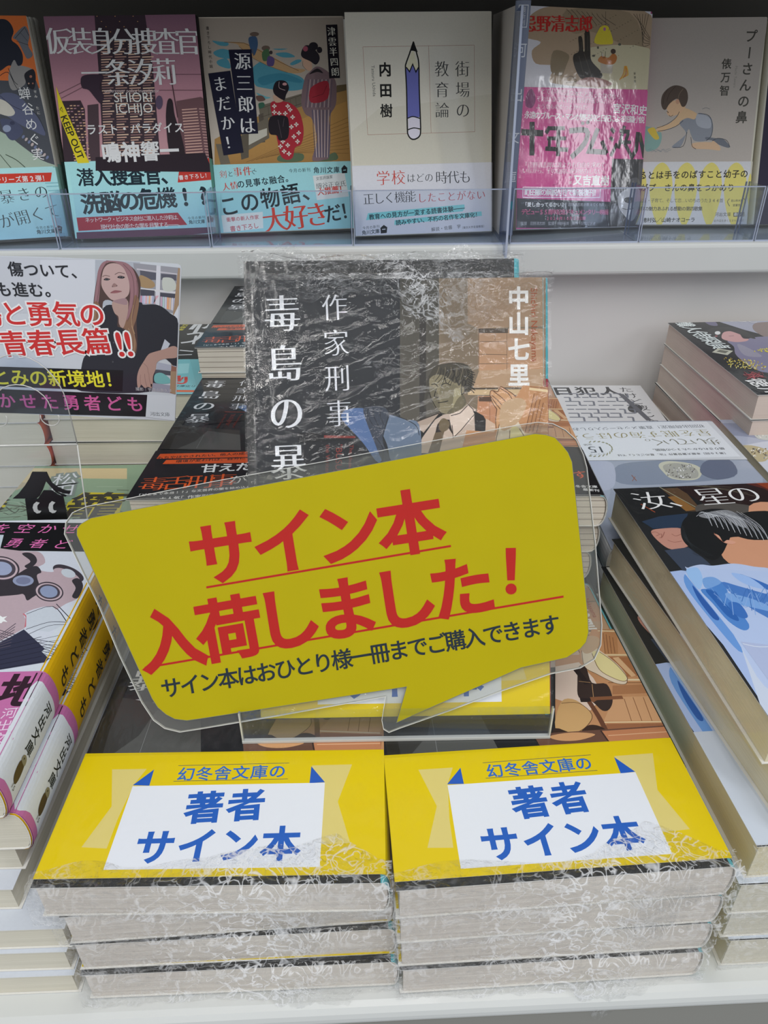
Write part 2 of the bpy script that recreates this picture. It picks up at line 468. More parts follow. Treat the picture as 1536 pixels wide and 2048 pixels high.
T f0e6e4 224 743 854 742 b 95 - 0 0 ラスト・パラダイス
T f2ecea 344 585 766 588 hb 100 - 0 0 鳴神響一
P 5a3a50 12 47 1060 4 6 -40 -1072 -37
'''
ART['U2b'] = '''
G a4d8dc 94c4d0 27 528 1095 8 -29 -486 -1067 -14
P b83830 915 528 207 8 -3 -150 -318 -15 22 98
T f4eeec 812 460 1009 472 b 90 - 0 0 人気シリーズ
T f4eeec 830 404 1023 415 b 90 - 0 0 書き下ろし！
T 1c2c36 134 423 746 420 hb 105 - 0 0 潜入捜査官、
T 1c2c36 152 244 983 276 hb 112 - 0 0 洗脳の危機!?
P 9c2c3c 28 150 749 12 61 -89 -809 -17
T ecd8d8 105 130 783 128 - 115 - 0 0 ネットワーク・ビジネス会社に潜入した汐莉は、
T ecd8d8 213 77 788 79 - 110 - 0 0 現代社会の新たな闇を目撃する――。
T 2c3a44 858 118 966 122 - 90 - 0 0 今月の新刊
T 2c3a44 866 91 958 93 b 100 - 0 0 角川文庫
P 22262c 987 121 27 14 24 -15 -5 -34 -46 -2
P d8d03c 257 27 81 4 10 -39 -89 0
'''
ART['U3'] = '''
G a09488 c6bcae 0 1463 1047 0 8 -983 -1047 2
S 4f8fa0 80 1318 52 -5 60 -8 -6 -20 -57 3
S 4f8fa0 80 1243 73 23 85 -33 -12 -32 -105 9
S 4f8fa0 101 1187 72 15 20 -64 -78 17
S 4f8fa0 516 1262 107 -1 -63 -8
S 4f8fa0 531 1230 81 7 61 -29 -90 -3
S 4f8fa0 360 1120 128 30 123 -42 105 -42 13 -66 -129 -18 -178 23 -61 25
S 4f8fa0 633 1164 47 24 36 -1 -10 -16 -56 -19
S 4f8fa0 475 1198 84 -65 -130 -47 -76 50
S 6aa8b0 365 974 69 -26 36 -9 -55 -7
S 3f8094 392 1071 164 30 141 -43 -2 -24 -143 18 -129 -31
S b4926a 166 1309 141 -5 102 -41 154 -82 86 -45 94 -14 -52 -23 -98 9 -140 50 -93 50 -75 56 -32 32
K 6a5038 34 166 1309 141 -7 101 -47 154 -82 130 -58
K 6a5038 25 269 1280 99 -80 102 -50 140 -46
S 3f5878 345 1335 54 7 8 -55 -28 -64 -17 9 -14 40
S 6a5a50 422 1358 -4 -6 -9 -5 -14 -3 -15 0 -13 3 -9 5 -3 6 4 6 10 5 14 3 15 0 13 -3 9 -5
S 6a5a50 493 1266 -3 -8 -9 -6 -13 -3 -13 0 -12 4 -8 6 -2 8 3 7 9 6 13 3 13 0 12 -3 8 -6
S 4a6a4a 434 1239 46 23 4 -64 -46 -15
S 5a4a78 476 1214 43 -16 -13 -48 -44 8
S 40383a 510 1238 -1 -6 -4 -4 -5 -2 -6 0 -5 2 -3 5 -1 5 2 6 4 4 5 2 6 0 4 -2 4 -5
K 6a5038 42 365 1263 4 -47
P a8824e 28 666 434 191 264 111 315 44 14 -536 -1047 6
G b88c50 a07844 271 652 763 252 16 -424 -1005 5
K 7a5a34 27 247 501 801 294
K 7a5a34 27 284 508 762 256
K 7a5a34 27 322 516 722 217
K 7a5a34 27 359 523 683 179
K 7a5a34 27 397 531 643 139
K 7a5a34 27 434 538 604 101
K 7a5a34 27 472 546 565 62
K 7a5a34 27 509 554 526 22
K 7a5a34 27 547 561 486 -17
P 6e6658 374 883 352 85 -1 -83 -342 -101
P 5a5248 369 825 37 12 -4 -200 -33 -4
P 6e6658 231 712 209 95 -4 -142 -210 -104
P c2beb0 284 694 140 39 -4 -50 -143 -64
P 6e6658 33 633 63 -2 32 -136 -74 -6
P 5e564a 210 679 75 23 -16 -168 -57 -15
K 4e463c 34 382 866 344 93
K 4e463c 35 386 808 335 94
K 4e463c 26 446 874 0 -58
K 4e463c 26 488 886 0 -58
K 4e463c 26 530 898 0 -58
K 4e463c 26 572 911 0 -58
K 4e463c 26 614 923 0 -57
K 4e463c 26 656 936 0 -58
K 4e463c 26 698 948 0 -58
P 6a5a40 968 1013 74 7 -3 -41 -75 -15
S 5a6a50 484 529 53 24 139 -3 -14 -52 -157 0
S 5a6a50 871 536 57 16 6 -52 -188 -4
S 7a6468 734 1066 39 40 57 36 71 -30 60 -66 2 -99 -14 -74 -51 -75 1 -118 -20 -153 -39 -24 -93 2 47 135 -26 144 -52 43 -21 92
K 4a4860 30 761 1057 -38 -189
K c8b8b8 30 775 1057 -36 -189
K 4a4860 30 790 1057 -36 -189
K c8b8b8 31 804 1056 -34 -188
K 4a4860 30 819 1056 -33 -189
K c8b8b8 30 833 1056 -32 -189
K 4a4860 30 848 1056 -31 -189
K c8b8b8 31 862 1056 -30 -190
K 4a4860 30 877 1055 -29 -189
K c8b8b8 31 892 1055 -28 -189
K 4a4860 30 906 1055 -26 -189
K c8b8b8 31 921 1055 -26 -190
K 4a4860 30 936 1054 -25 -189
K 3f5070 35 773 851 -2 -329
K d0c4c4 36 786 851 -4 -330
K 3f5070 35 800 850 -8 -329
K d0c4c4 36 814 850 -12 -329
K 3f5070 36 828 850 -16 -330
K d0c4c4 35 842 850 -19 -330
K 3f5070 36 855 849 -22 -329
K d0c4c4 36 869 849 -26 -329
K 3f5070 35 883 849 -29 -330
K d0c4c4 36 897 849 -33 -330
K 3f5070 36 911 848 -37 -329
S 9c2c38 774 1000 127 43 -8 -120 -126 -22
K 501820 26 779 934 84 23 31 57
S 2a2428 768 1090 62 39 43 -33 -45 9
S c4a088 727 1211 54 -8 12 -73 -28 -16 -34 33
K 704838 17 729 1179 -5 -32 28 -29
S 2a262c 720 1236 30 43 45 -4 51 -49 6 -40 -30 -32 -43 24 -53 25
S 262228 847 1274 -4 -12 -10 -9 -14 -5 -16 0 -13 6 -9 9 -2 12 4 12 10 9 14 5 16 0 13 -5 9 -10
S 262228 876 1250 -2 -9 -6 -7 -9 -4 -9 0 -7 4 -5 7 -2 9 3 9 6 7 8 4 9 0 8 -4 5 -7
S 9c5060 771 1259 -2 -8 -5 -6 -8 -3 -8 0 -7 4 -5 6 -1 7 3 8 5 6 8 3 8 0 7 -3 4 -6
S a82c38 466 902 74 11 80 -18 59 -67 19 -118 -26 -92 -48 -25 -24 -67 -48 -16 -43 35 -15 102 -19 143
S ead4ca 509 881 -1 -3 -2 -1 -3 -1 -3 0 -3 1 -2 2 -1 2 1 2 3 2 3 1 3 0 3 -1 1 -2
S ead4ca 490 865 -2 1 -2 2 0 2 0 3 1 3 2 2 3 0 2 0 2 -2 0 -3 0 -3 -1 -2 -2 -2
S ead4ca 475 881 1 2 2 2 3 1 3 0 3 -1 1 -2 1 -2 -1 -2 -2 -2 -3 -1 -3 0 -3 1 -2 2
S ead4ca 493 897 2 -1 2 -2 1 -3 0 -3 -2 -2 -2 -2 -2 -1 -2 1 -2 2 -1 3 0 3 2 2 2 2
S ead4ca 541 830 -1 -2 -2 -2 -3 0 -3 0 -3 1 -2 1 0 3 1 2 2 1 3 1 3 0 3 -1 2 -2
S ead4ca 522 815 -2 1 -2 2 0 2 0 3 1 3 2 2 3 0 2 0 2 -2 0 -3 0 -3 -1 -3 -2 -1
S ead4ca 507 831 1 2 2 2 3 1 3 0 3 -1 2 -2 0 -2 -1 -2 -2 -2 -3 -1 -3 0 -3 1 -2 2
S ead4ca 525 846 3 0 1 -2 1 -3 0 -3 -1 -2 -3 -2 -2 -1 -2 1 -2 2 -1 2 0 3 2 3 2 2
S ead4ca 609 879 -1 -2 -2 -2 -3 -1 -3 0 -3 1 -2 2 -1 2 1 2 3 2 2 1 4 0 3 -1 1 -2
S ead4ca 590 863 -2 1 -2 2 0 3 0 3 1 2 2 2 3 1 2 -1 2 -2 0 -3 0 -3 -1 -2 -2 -2
S ead4ca 574 879 1 3 3 1 2 1 4 0 3 -1 1 -2 1 -2 -1 -2 -2 -2 -3 -1 -3 0 -3 2 -2 1
S ead4ca 593 895 2 -1 2 -2 1 -2 0 -3 -2 -3 -2 -2 -2 0 -2 0 -2 2 -1 3 0 3 1 2 3 2
S ead4ca 587 830 -1 -3 -2 -1 -3 -1 -4 0 -3 1 -1 2 -1 2 1 2 2 2 3 0 3 0 3 -1 2 -1
S ead4ca 568 814 -2 1 -2 2 -1 2 0 3 2 3 2 2 2 0 3 0 1 -2 1 -3 0 -3 -1 -3 -3 -1
S ead4ca 552 830 1 2 2 2 3 1 3 0 3 -1 2 -2 1 -2 -1 -2 -2 -2 -3 -1 -4 0 -3 1 -1 2
S ead4ca 571 846 2 -1 2 -2 1 -3 -1 -3 -1 -2 -2 -2 -2 -1 -3 1 -1 2 -1 3 0 2 1 3 2 2
S ead4ca 640 804 -1 -3 -3 -1 -3 -1 -3 0 -3 1 -2 2 0 2 1 2 2 2 3 0 3 0 3 -1 2 -1
S ead4ca 621 788 -3 1 -1 2 -1 2 0 3 1 3 3 2 2 0 2 0 2 -2 1 -3 0 -3 -2 -3 -2 -1
S ead4ca 605 804 1 2 2 2 3 1 3 0 3 -1 2 -2 0 -2 -1 -2 -2 -2 -3 -1 -3 0 -3 1 -2 2
S ead4ca 623 820 3 -1 2 -2 0 -3 0 -3 -1 -2 -2 -2 -3 -1 -2 1 -2 2 -1 3 1 3 1 2 2 2
S ead4ca 663 753 -1 -2 -2 -2 -3 -1 -3 0 -3 1 -2 2 -1 2 1 2 2 2 3 1 4 0 3 -1 1 -2
S ead4ca 644 737 -2 1 -2 2 -1 3 1 3 1 2 2 2 2 1 3 -1 2 -2 0 -3 0 -3 -1 -2 -2 -2
S ead4ca 628 754 1 2 2 1 3 1 4 0 2 -1 2 -1 1 -3 -1 -2 -2 -2 -3 -1 -3 1 -3 1 -2 1
S ead4ca 647 769 2 -1 2 -2 1 -2 0 -3 -2 -3 -2 -2 -2 0 -2 0 -2 2 -1 3 0 3 1 3 2 1
S ead4ca 677 694 -1 -2 -2 -2 -3 -1 -4 0 -3 1 -1 2 -1 2 1 2 2 2 3 1 4 0 2 -1 2 -2
S ead4ca 658 678 -2 1 -2 2 -1 3 0 2 2 3 2 2 2 1 3 -1 1 -2 1 -3 0 -3 -1 -2 -3 -2
S ead4ca 642 694 1 3 2 1 3 1 3 0 3 -1 2 -2 1 -2 -1 -2 -2 -2 -4 -1 -3 1 -3 0 -2 2
S ead4ca 661 710 2 -1 2 -1 1 -3 -1 -3 -1 -3 -2 -2 -2 0 -3 0 -2 2 -1 3 1 3 1 3 2 2
S ead4ca 663 635 -1 -2 -2 -2 -3 -1 -3 0 -3 1 -2 2 -1 2 1 2 2 2 3 1 4 0 2 -1 2 -2
S ead4ca 644 619 -2 1 -2 2 -1 3 0 3 2 2 2 2 2 1 3 -1 1 -2 1 -3 0 -3 -1 -2 -2 -2
S ead4ca 628 636 1 2 2 2 3 0 3 0 3 -1 2 -1 1 -3 -1 -2 -2 -1 -3 -1 -4 0 -3 1 -2 2
S ead4ca 647 651 2 0 2 -2 1 -3 0 -3 -2 -3 -2 -2 -2 0 -3 1 -1 1 -1 3 0 3 1 3 2 2
S ead4ca 638 669 -1 -2 -2 -2 -3 -1 -3 1 -3 1 -2 1 -1 3 1 2 2 2 3 0 4 0 3 -1 1 -1
S ead4ca 619 654 -2 0 -2 2 -1 3 0 3 2 3 2 2 2 0 3 -1 1 -2 1 -2 0 -3 -1 -3 -2 -2
S ead4ca 603 670 1 2 2 2 3 1 3 0 3 -1 2 -2 1 -2 -1 -2 -2 -2 -3 -1 -4 0 -2 1 -2 2
S ead4ca 622 686 2 -1 2 -2 1 -3 -1 -3 -1 -2 -2 -2 -2 -1 -3 1 -1 2 -1 3 0 3 1 2 2 2
S ead4ca 625 737 -1 -2 -2 -2 -3 -1 -3 0 -3 1 -2 2 -1 2 1 2 2 2 3 1 4 0 2 -1 2 -2
S ead4ca 606 721 -2 1 -2 2 -1 3 1 3 1 2 2 2 2 1 3 -1 1 -2 1 -3 0 -3 -1 -2 -2 -2
S ead4ca 590 738 1 2 2 2 3 0 4 0 2 -1 2 -1 1 -3 -1 -2 -2 -1 -3 -2 -4 1 -2 1 -2 1
S ead4ca 609 753 2 -1 2 -1 1 -3 0 -3 -2 -3 -2 -2 -2 0 -3 0 -1 2 -1 3 0 3 1 3 2 1
S ead4ca 552 638 0 -3 -3 -1 -3 -1 -3 0 -3 1 -2 2 0 2 1 2 2 2 3 1 3 -1 3 0 2 -2
S ead4ca 534 622 -3 1 -1 1 -1 3 0 3 1 3 2 2 3 0 2 0 2 -2 1 -3 0 -3 -2 -3 -2 -2
S ead4ca 518 638 0 2 3 2 3 1 3 0 3 -1 2 -2 0 -2 -1 -2 -2 -2 -3 -1 -3 0 -3 1 -2 2
S ead4ca 536 654 3 -1 1 -2 1 -3 0 -2 -1 -3 -2 -2 -3 -1 -2 1 -2 2 -1 3 0 3 2 2 2 2
S ead4ca 587 611 -1 -2 -2 -2 -3 -1 -3 0 -3 2 -2 1 -1 3 1 2 3 2 3 0 3 0 3 -1 2 -1
S ead4ca 568 596 -2 0 -2 2 -1 3 1 3 1 3 2 1 2 1 3 -1 2 -2 0 -2 0 -3 -1 -3 -2 -2
S ead4ca 552 612 1 2 2 2 3 1 4 0 2 -1 2 -2 1 -2 -1 -2 -2 -2 -3 -1 -3 0 -3 1 -2 2
S ead4ca 571 628 2 -1 2 -2 1 -3 0 -3 -2 -2 -2 -2 -2 -1 -2 1 -2 2 -1 3 0 3 1 2 2 2
S ead4ca 556 570 -1 -3 -2 -1 -3 -1 -3 0 -3 1 -2 2 -1 2 1 2 2 2 3 1 4 0 3 -1 2 -2
S ead4ca 537 554 -2 1 -2 1 -1 3 0 3 2 3 2 2 2 0 3 0 1 -2 1 -3 0 -3 -1 -3 -2 -2
S ead4ca 521 570 1 3 2 1 3 1 3 0 3 -1 2 -2 1 -2 -1 -2 -2 -2 -3 -1 -4 0 -2 1 -2 2
S ead4ca 540 586 2 -1 2 -2 1 -2 0 -3 -2 -3 -2 -2 -2 -1 -3 1 -1 2 -1 3 0 3 1 3 2 2
S ead4ca 592 552 -1 -2 -3 -2 -3 -1 -3 0 -3 1 -2 2 0 2 1 2 2 2 3 1 3 0 3 -1 2 -2
S ead4ca 573 536 -3 1 -1 2 -1 2 0 3 1 3 2 2 3 1 2 -1 2 -2 1 -3 -1 -3 -1 -3 -2 -2
S ead4ca 556 552 1 3 3 1 3 1 3 0 3 -1 2 -2 0 -2 -1 -2 -2 -2 -3 -1 -3 0 -3 1 -2 2
S ead4ca 575 568 3 0 1 -2 1 -3 0 -3 -1 -3 -2 -2 -3 0 -2 0 -2 2 -1 3 1 3 1 3 2 2
S ead4ca 531 604 -1 -2 -2 -2 -3 -1 -3 0 -3 1 -2 2 -1 2 1 3 3 1 3 1 3 0 3 -1 2 -2
S ead4ca 512 588 -2 1 -2 2 0 3 0 3 1 3 2 1 3 1 2 -1 2 -2 0 -2 0 -3 -1 -3 -2 -2
S ead4ca 496 605 1 2 2 2 3 1 4 0 3 -1 1 -2 1 -2 -1 -3 -2 -1 -3 -1 -3 0 -3 1 -2 2
S ead4ca 515 621 2 -1 2 -2 1 -3 0 -3 -2 -2 -2 -2 -2 -1 -2 1 -2 2 -1 2 0 3 2 3 2 2
S ead4ca 506 839 -1 -2 -3 -1 -3 -1 -3 0 -3 1 -1 1 -1 3 1 2 2 1 3 1 3 0 3 -1 2 -1
S ead4ca 487 824 -3 1 -1 1 -1 3 0 3 2 3 2 2 2 0 2 -1 2 -1 1 -3 0 -3 -2 -3 -2 -1
S ead4ca 471 840 1 2 2 2 3 1 3 0 3 -1 2 -2 1 -2 -1 -2 -3 -2 -3 -1 -3 0 -3 1 -1 2
S ead4ca 490 855 2 0 2 -2 0 -3 0 -3 -1 -2 -2 -2 -3 -1 -2 1 -2 2 0 2 0 3 1 3 2 2
S ead4ca 625 854 -1 -2 -2 -2 -3 -1 -3 0 -3 1 -2 2 0 2 1 2 2 2 3 1 3 0 3 -1 2 -2
S ead4ca 607 838 -3 1 -2 2 0 3 0 2 1 3 2 2 3 1 2 -1 2 -2 1 -3 -1 -3 -1 -2 -2 -2
S ead4ca 591 854 1 2 2 2 3 1 3 0 3 -1 2 -2 0 -2 -1 -2 -2 -2 -3 -1 -3 0 -3 1 -2 2
S ead4ca 609 870 3 -1 1 -2 1 -3 0 -2 -1 -3 -3 -2 -2 -1 -2 1 -2 2 -1 3 0 3 2 2 2 2
S 241e24 454 807 114 6 23 -50 -17 -101 -66 -15 -15 34 -54 18
K 706068 18 511 789 17 -126
K 706068 17 558 797 -14 -58
S c4a088 489 955 53 -17 16 -25 -55 -7
S 241e24 494 1004 30 44 64 -1 23 -45 -27 -49 -12 -32 -31 9 -42 33
S c09090 598 1027 -2 -4 -5 -4 -7 -1 -7 0 -7 2 -4 3 -1 4 2 5 5 3 6 2 8 0 6 -2 4 -4
Q c8b0b0 26 542 1044 -3 -41 43 -17
S 6a5048 362 949 46 3 20 -29 -51 -7
S 3a6450 376 900 37 7 6 -25 -37 -16
P 1c1c30 192 1259 166 1 -3 -563 -135 -2
P 1c1c30 29 1106 162 16 43 -553 -151 -17
T ece4d8 286 1181 280 752 vmb 86 - 0 0 源三郎は
T ece4d8 107 1034 152 642 vmb 82 - 0 0 まだか！
P 1c1820 915 1413 84 2 -3 -353 -80 -1
T e0d6ca 953 1369 963 1103 vmb 93 - 0 0 津雲半四朗
T 3a3434 56 1398 56 1152 v 78 - 0 0 書き下ろし時代小説
'''
ART['U3b'] = '''
G 9fd4d8 93c8d2 9 485 1046 -2 -11 -503 -1048 -3
T c24436 66 420 66 420 m 100 - 0 582 剣
T 2c3840 121 422 122 422 - 100 - 0 444 と
T c24436 177 434 250 438 mb 95 - 0 0 事件
T 2c3840 301 435 302 434 - 100 - 0 428 と
T c24436 79 333 140 340 mb 95 - 0 0 人情
T 24303a 191 347 560 380 b 95 - 0 0 の見事な融合。
T 1c2830 88 194 721 288 b 95 - 0 1525 この物語、
P d4e0e4 743 392 246 15 23 -171 -249 -19
T 3a4448 779 370 883 380 - 100 - 0 0 文芸評論家
T 2c343a 785 317 974 329 m 100 - 0 0 細谷正充氏
T c23c34 796 277 967 290 b 100 - 0 0 大推薦！
P d0dce2 22 131 317 16 -6 -119 -306 -21
T b8606a 74 98 289 109 b 95 - 0 0 衝撃の新人作家
T b8606a 100 31 278 47 b 100 - 0 0 書き下ろし
T c83c30 427 82 756 111 mb 115 - 0 1960 大好き
T 1c2830 880 116 1005 134 b 100 - 0 1381 だ！
T 2c3a44 578 431 714 435 - 90 - 0 0 今月の新刊
T 2c3a44 774 430 929 429 b 90 - 0 0 角川文庫
P 22262c 967 438 23 24 23 -21 -4 -37 -40 -1
P 9fd4d8 980 427 21 2 -1 -6 -20 -1
'''
ART['U4'] = '''
P d6d2c4 -17 1467 1073 1 -10 -1000 -1042 17
P cfcbbb 209 859 842 85 -3 -468 -1035 18 -6 220
K a06a58 21 119 1256 804 3
K a06a58 22 923 1259 0 -563
K a06a58 22 923 696 -798 -3
K a06a58 22 125 693 -6 563
K a06a58 22 591 1257 4 -563
T 3a3a3a 835 1107 835 839 vm 82 - 0 0 街場の
T 3a3a3a 683 1109 681 842 vm 82 - 0 0 教育論
T 1e1e1e 271 1111 269 846 vhb 70 - 0 0 内田樹
T 5a5a58 184 1140 187 942 lv 100 - 0 0 Tatsuru Uchida
S d6d2b6 477 1228 21 -64 22 -49 -24 -15 -22 32 -29 -32 -22 17 15 40
P 1a1a1a 482 1290 29 -70 -20 4 -14 4 -14 0 -14 -9
P 6a6eb2 423 1121 25 -18 26 41 13 -44 26 19 4 -315 -31 -8 -32 5 -31 -4
P d8d4e0 426 797 33 6 57 -8 1 -71 -33 6 -37 1 -21 -9
S dcd8e4 514 694 -5 -15 -13 -12 -19 -6 -20 0 -18 7 -12 13 -4 15 5 16 13 12 18 6 20 0 18 -8 13 -12
Q 1a1a1a 96 482 1284 -30 -72 -28 -63 -5 -32 3 -130 -3 -249 4 -50 21 -28 29 -4 33 18 11 37 0 109 -2 165 1 163 -13 64 -21 72
K 1a1a1a 78 425 1125 23 -29 24 48 22 -51 19 30
Q 1a1a1a 70 423 795 40 11 53 -14
Q 1a1a1a 71 424 720 42 11 50 -8
'''
ART['U4b'] = '''
G d8d8dc c8cad6 -2 483 1047 3 -11 -497 -1030 -14
T c0453a 226 397 340 398 m 95 - 0 0 学校
T 3a3c40 435 392 570 392 m 100 - 0 0 はどの
T 3a3c40 666 390 845 389 m 100 - 0 960 時代も
T 33353a 110 257 426 265 m 110 - 0 0 正しく機能
T b8434c 513 253 966 262 m 98 - 0 0 したことがない
P 7fc8cc 100 160 738 39 1 -31 -17 -18 -739 -38
P 7fc8cc 300 104 670 42 3 -32 -677 -43
T 1c2a38 127 132 818 173 b 98 - 0 0 教育への見方が一変する読書体験――
T 1c2a38 328 86 940 124 b 100 - 0 0 読みやすい、不朽の名作を文庫化！
T 2c3a44 66 57 172 64 - 90 - 0 0 今月の新刊
T 2c3a44 64 24 166 31 b 100 - 0 0 角川文庫
P 22262c 189 54 27 20 26 -17 -6 -40 -45 -3
P d0d2da 202 45 26 2 -1 -6 -25 -1
T 2c3036 594 29 792 43 - 95 - 0 0 解説・佐藤 学
T 2c3036 816 33 994 39 - 100 - 0 0 （東京大学名誉教授）
'''
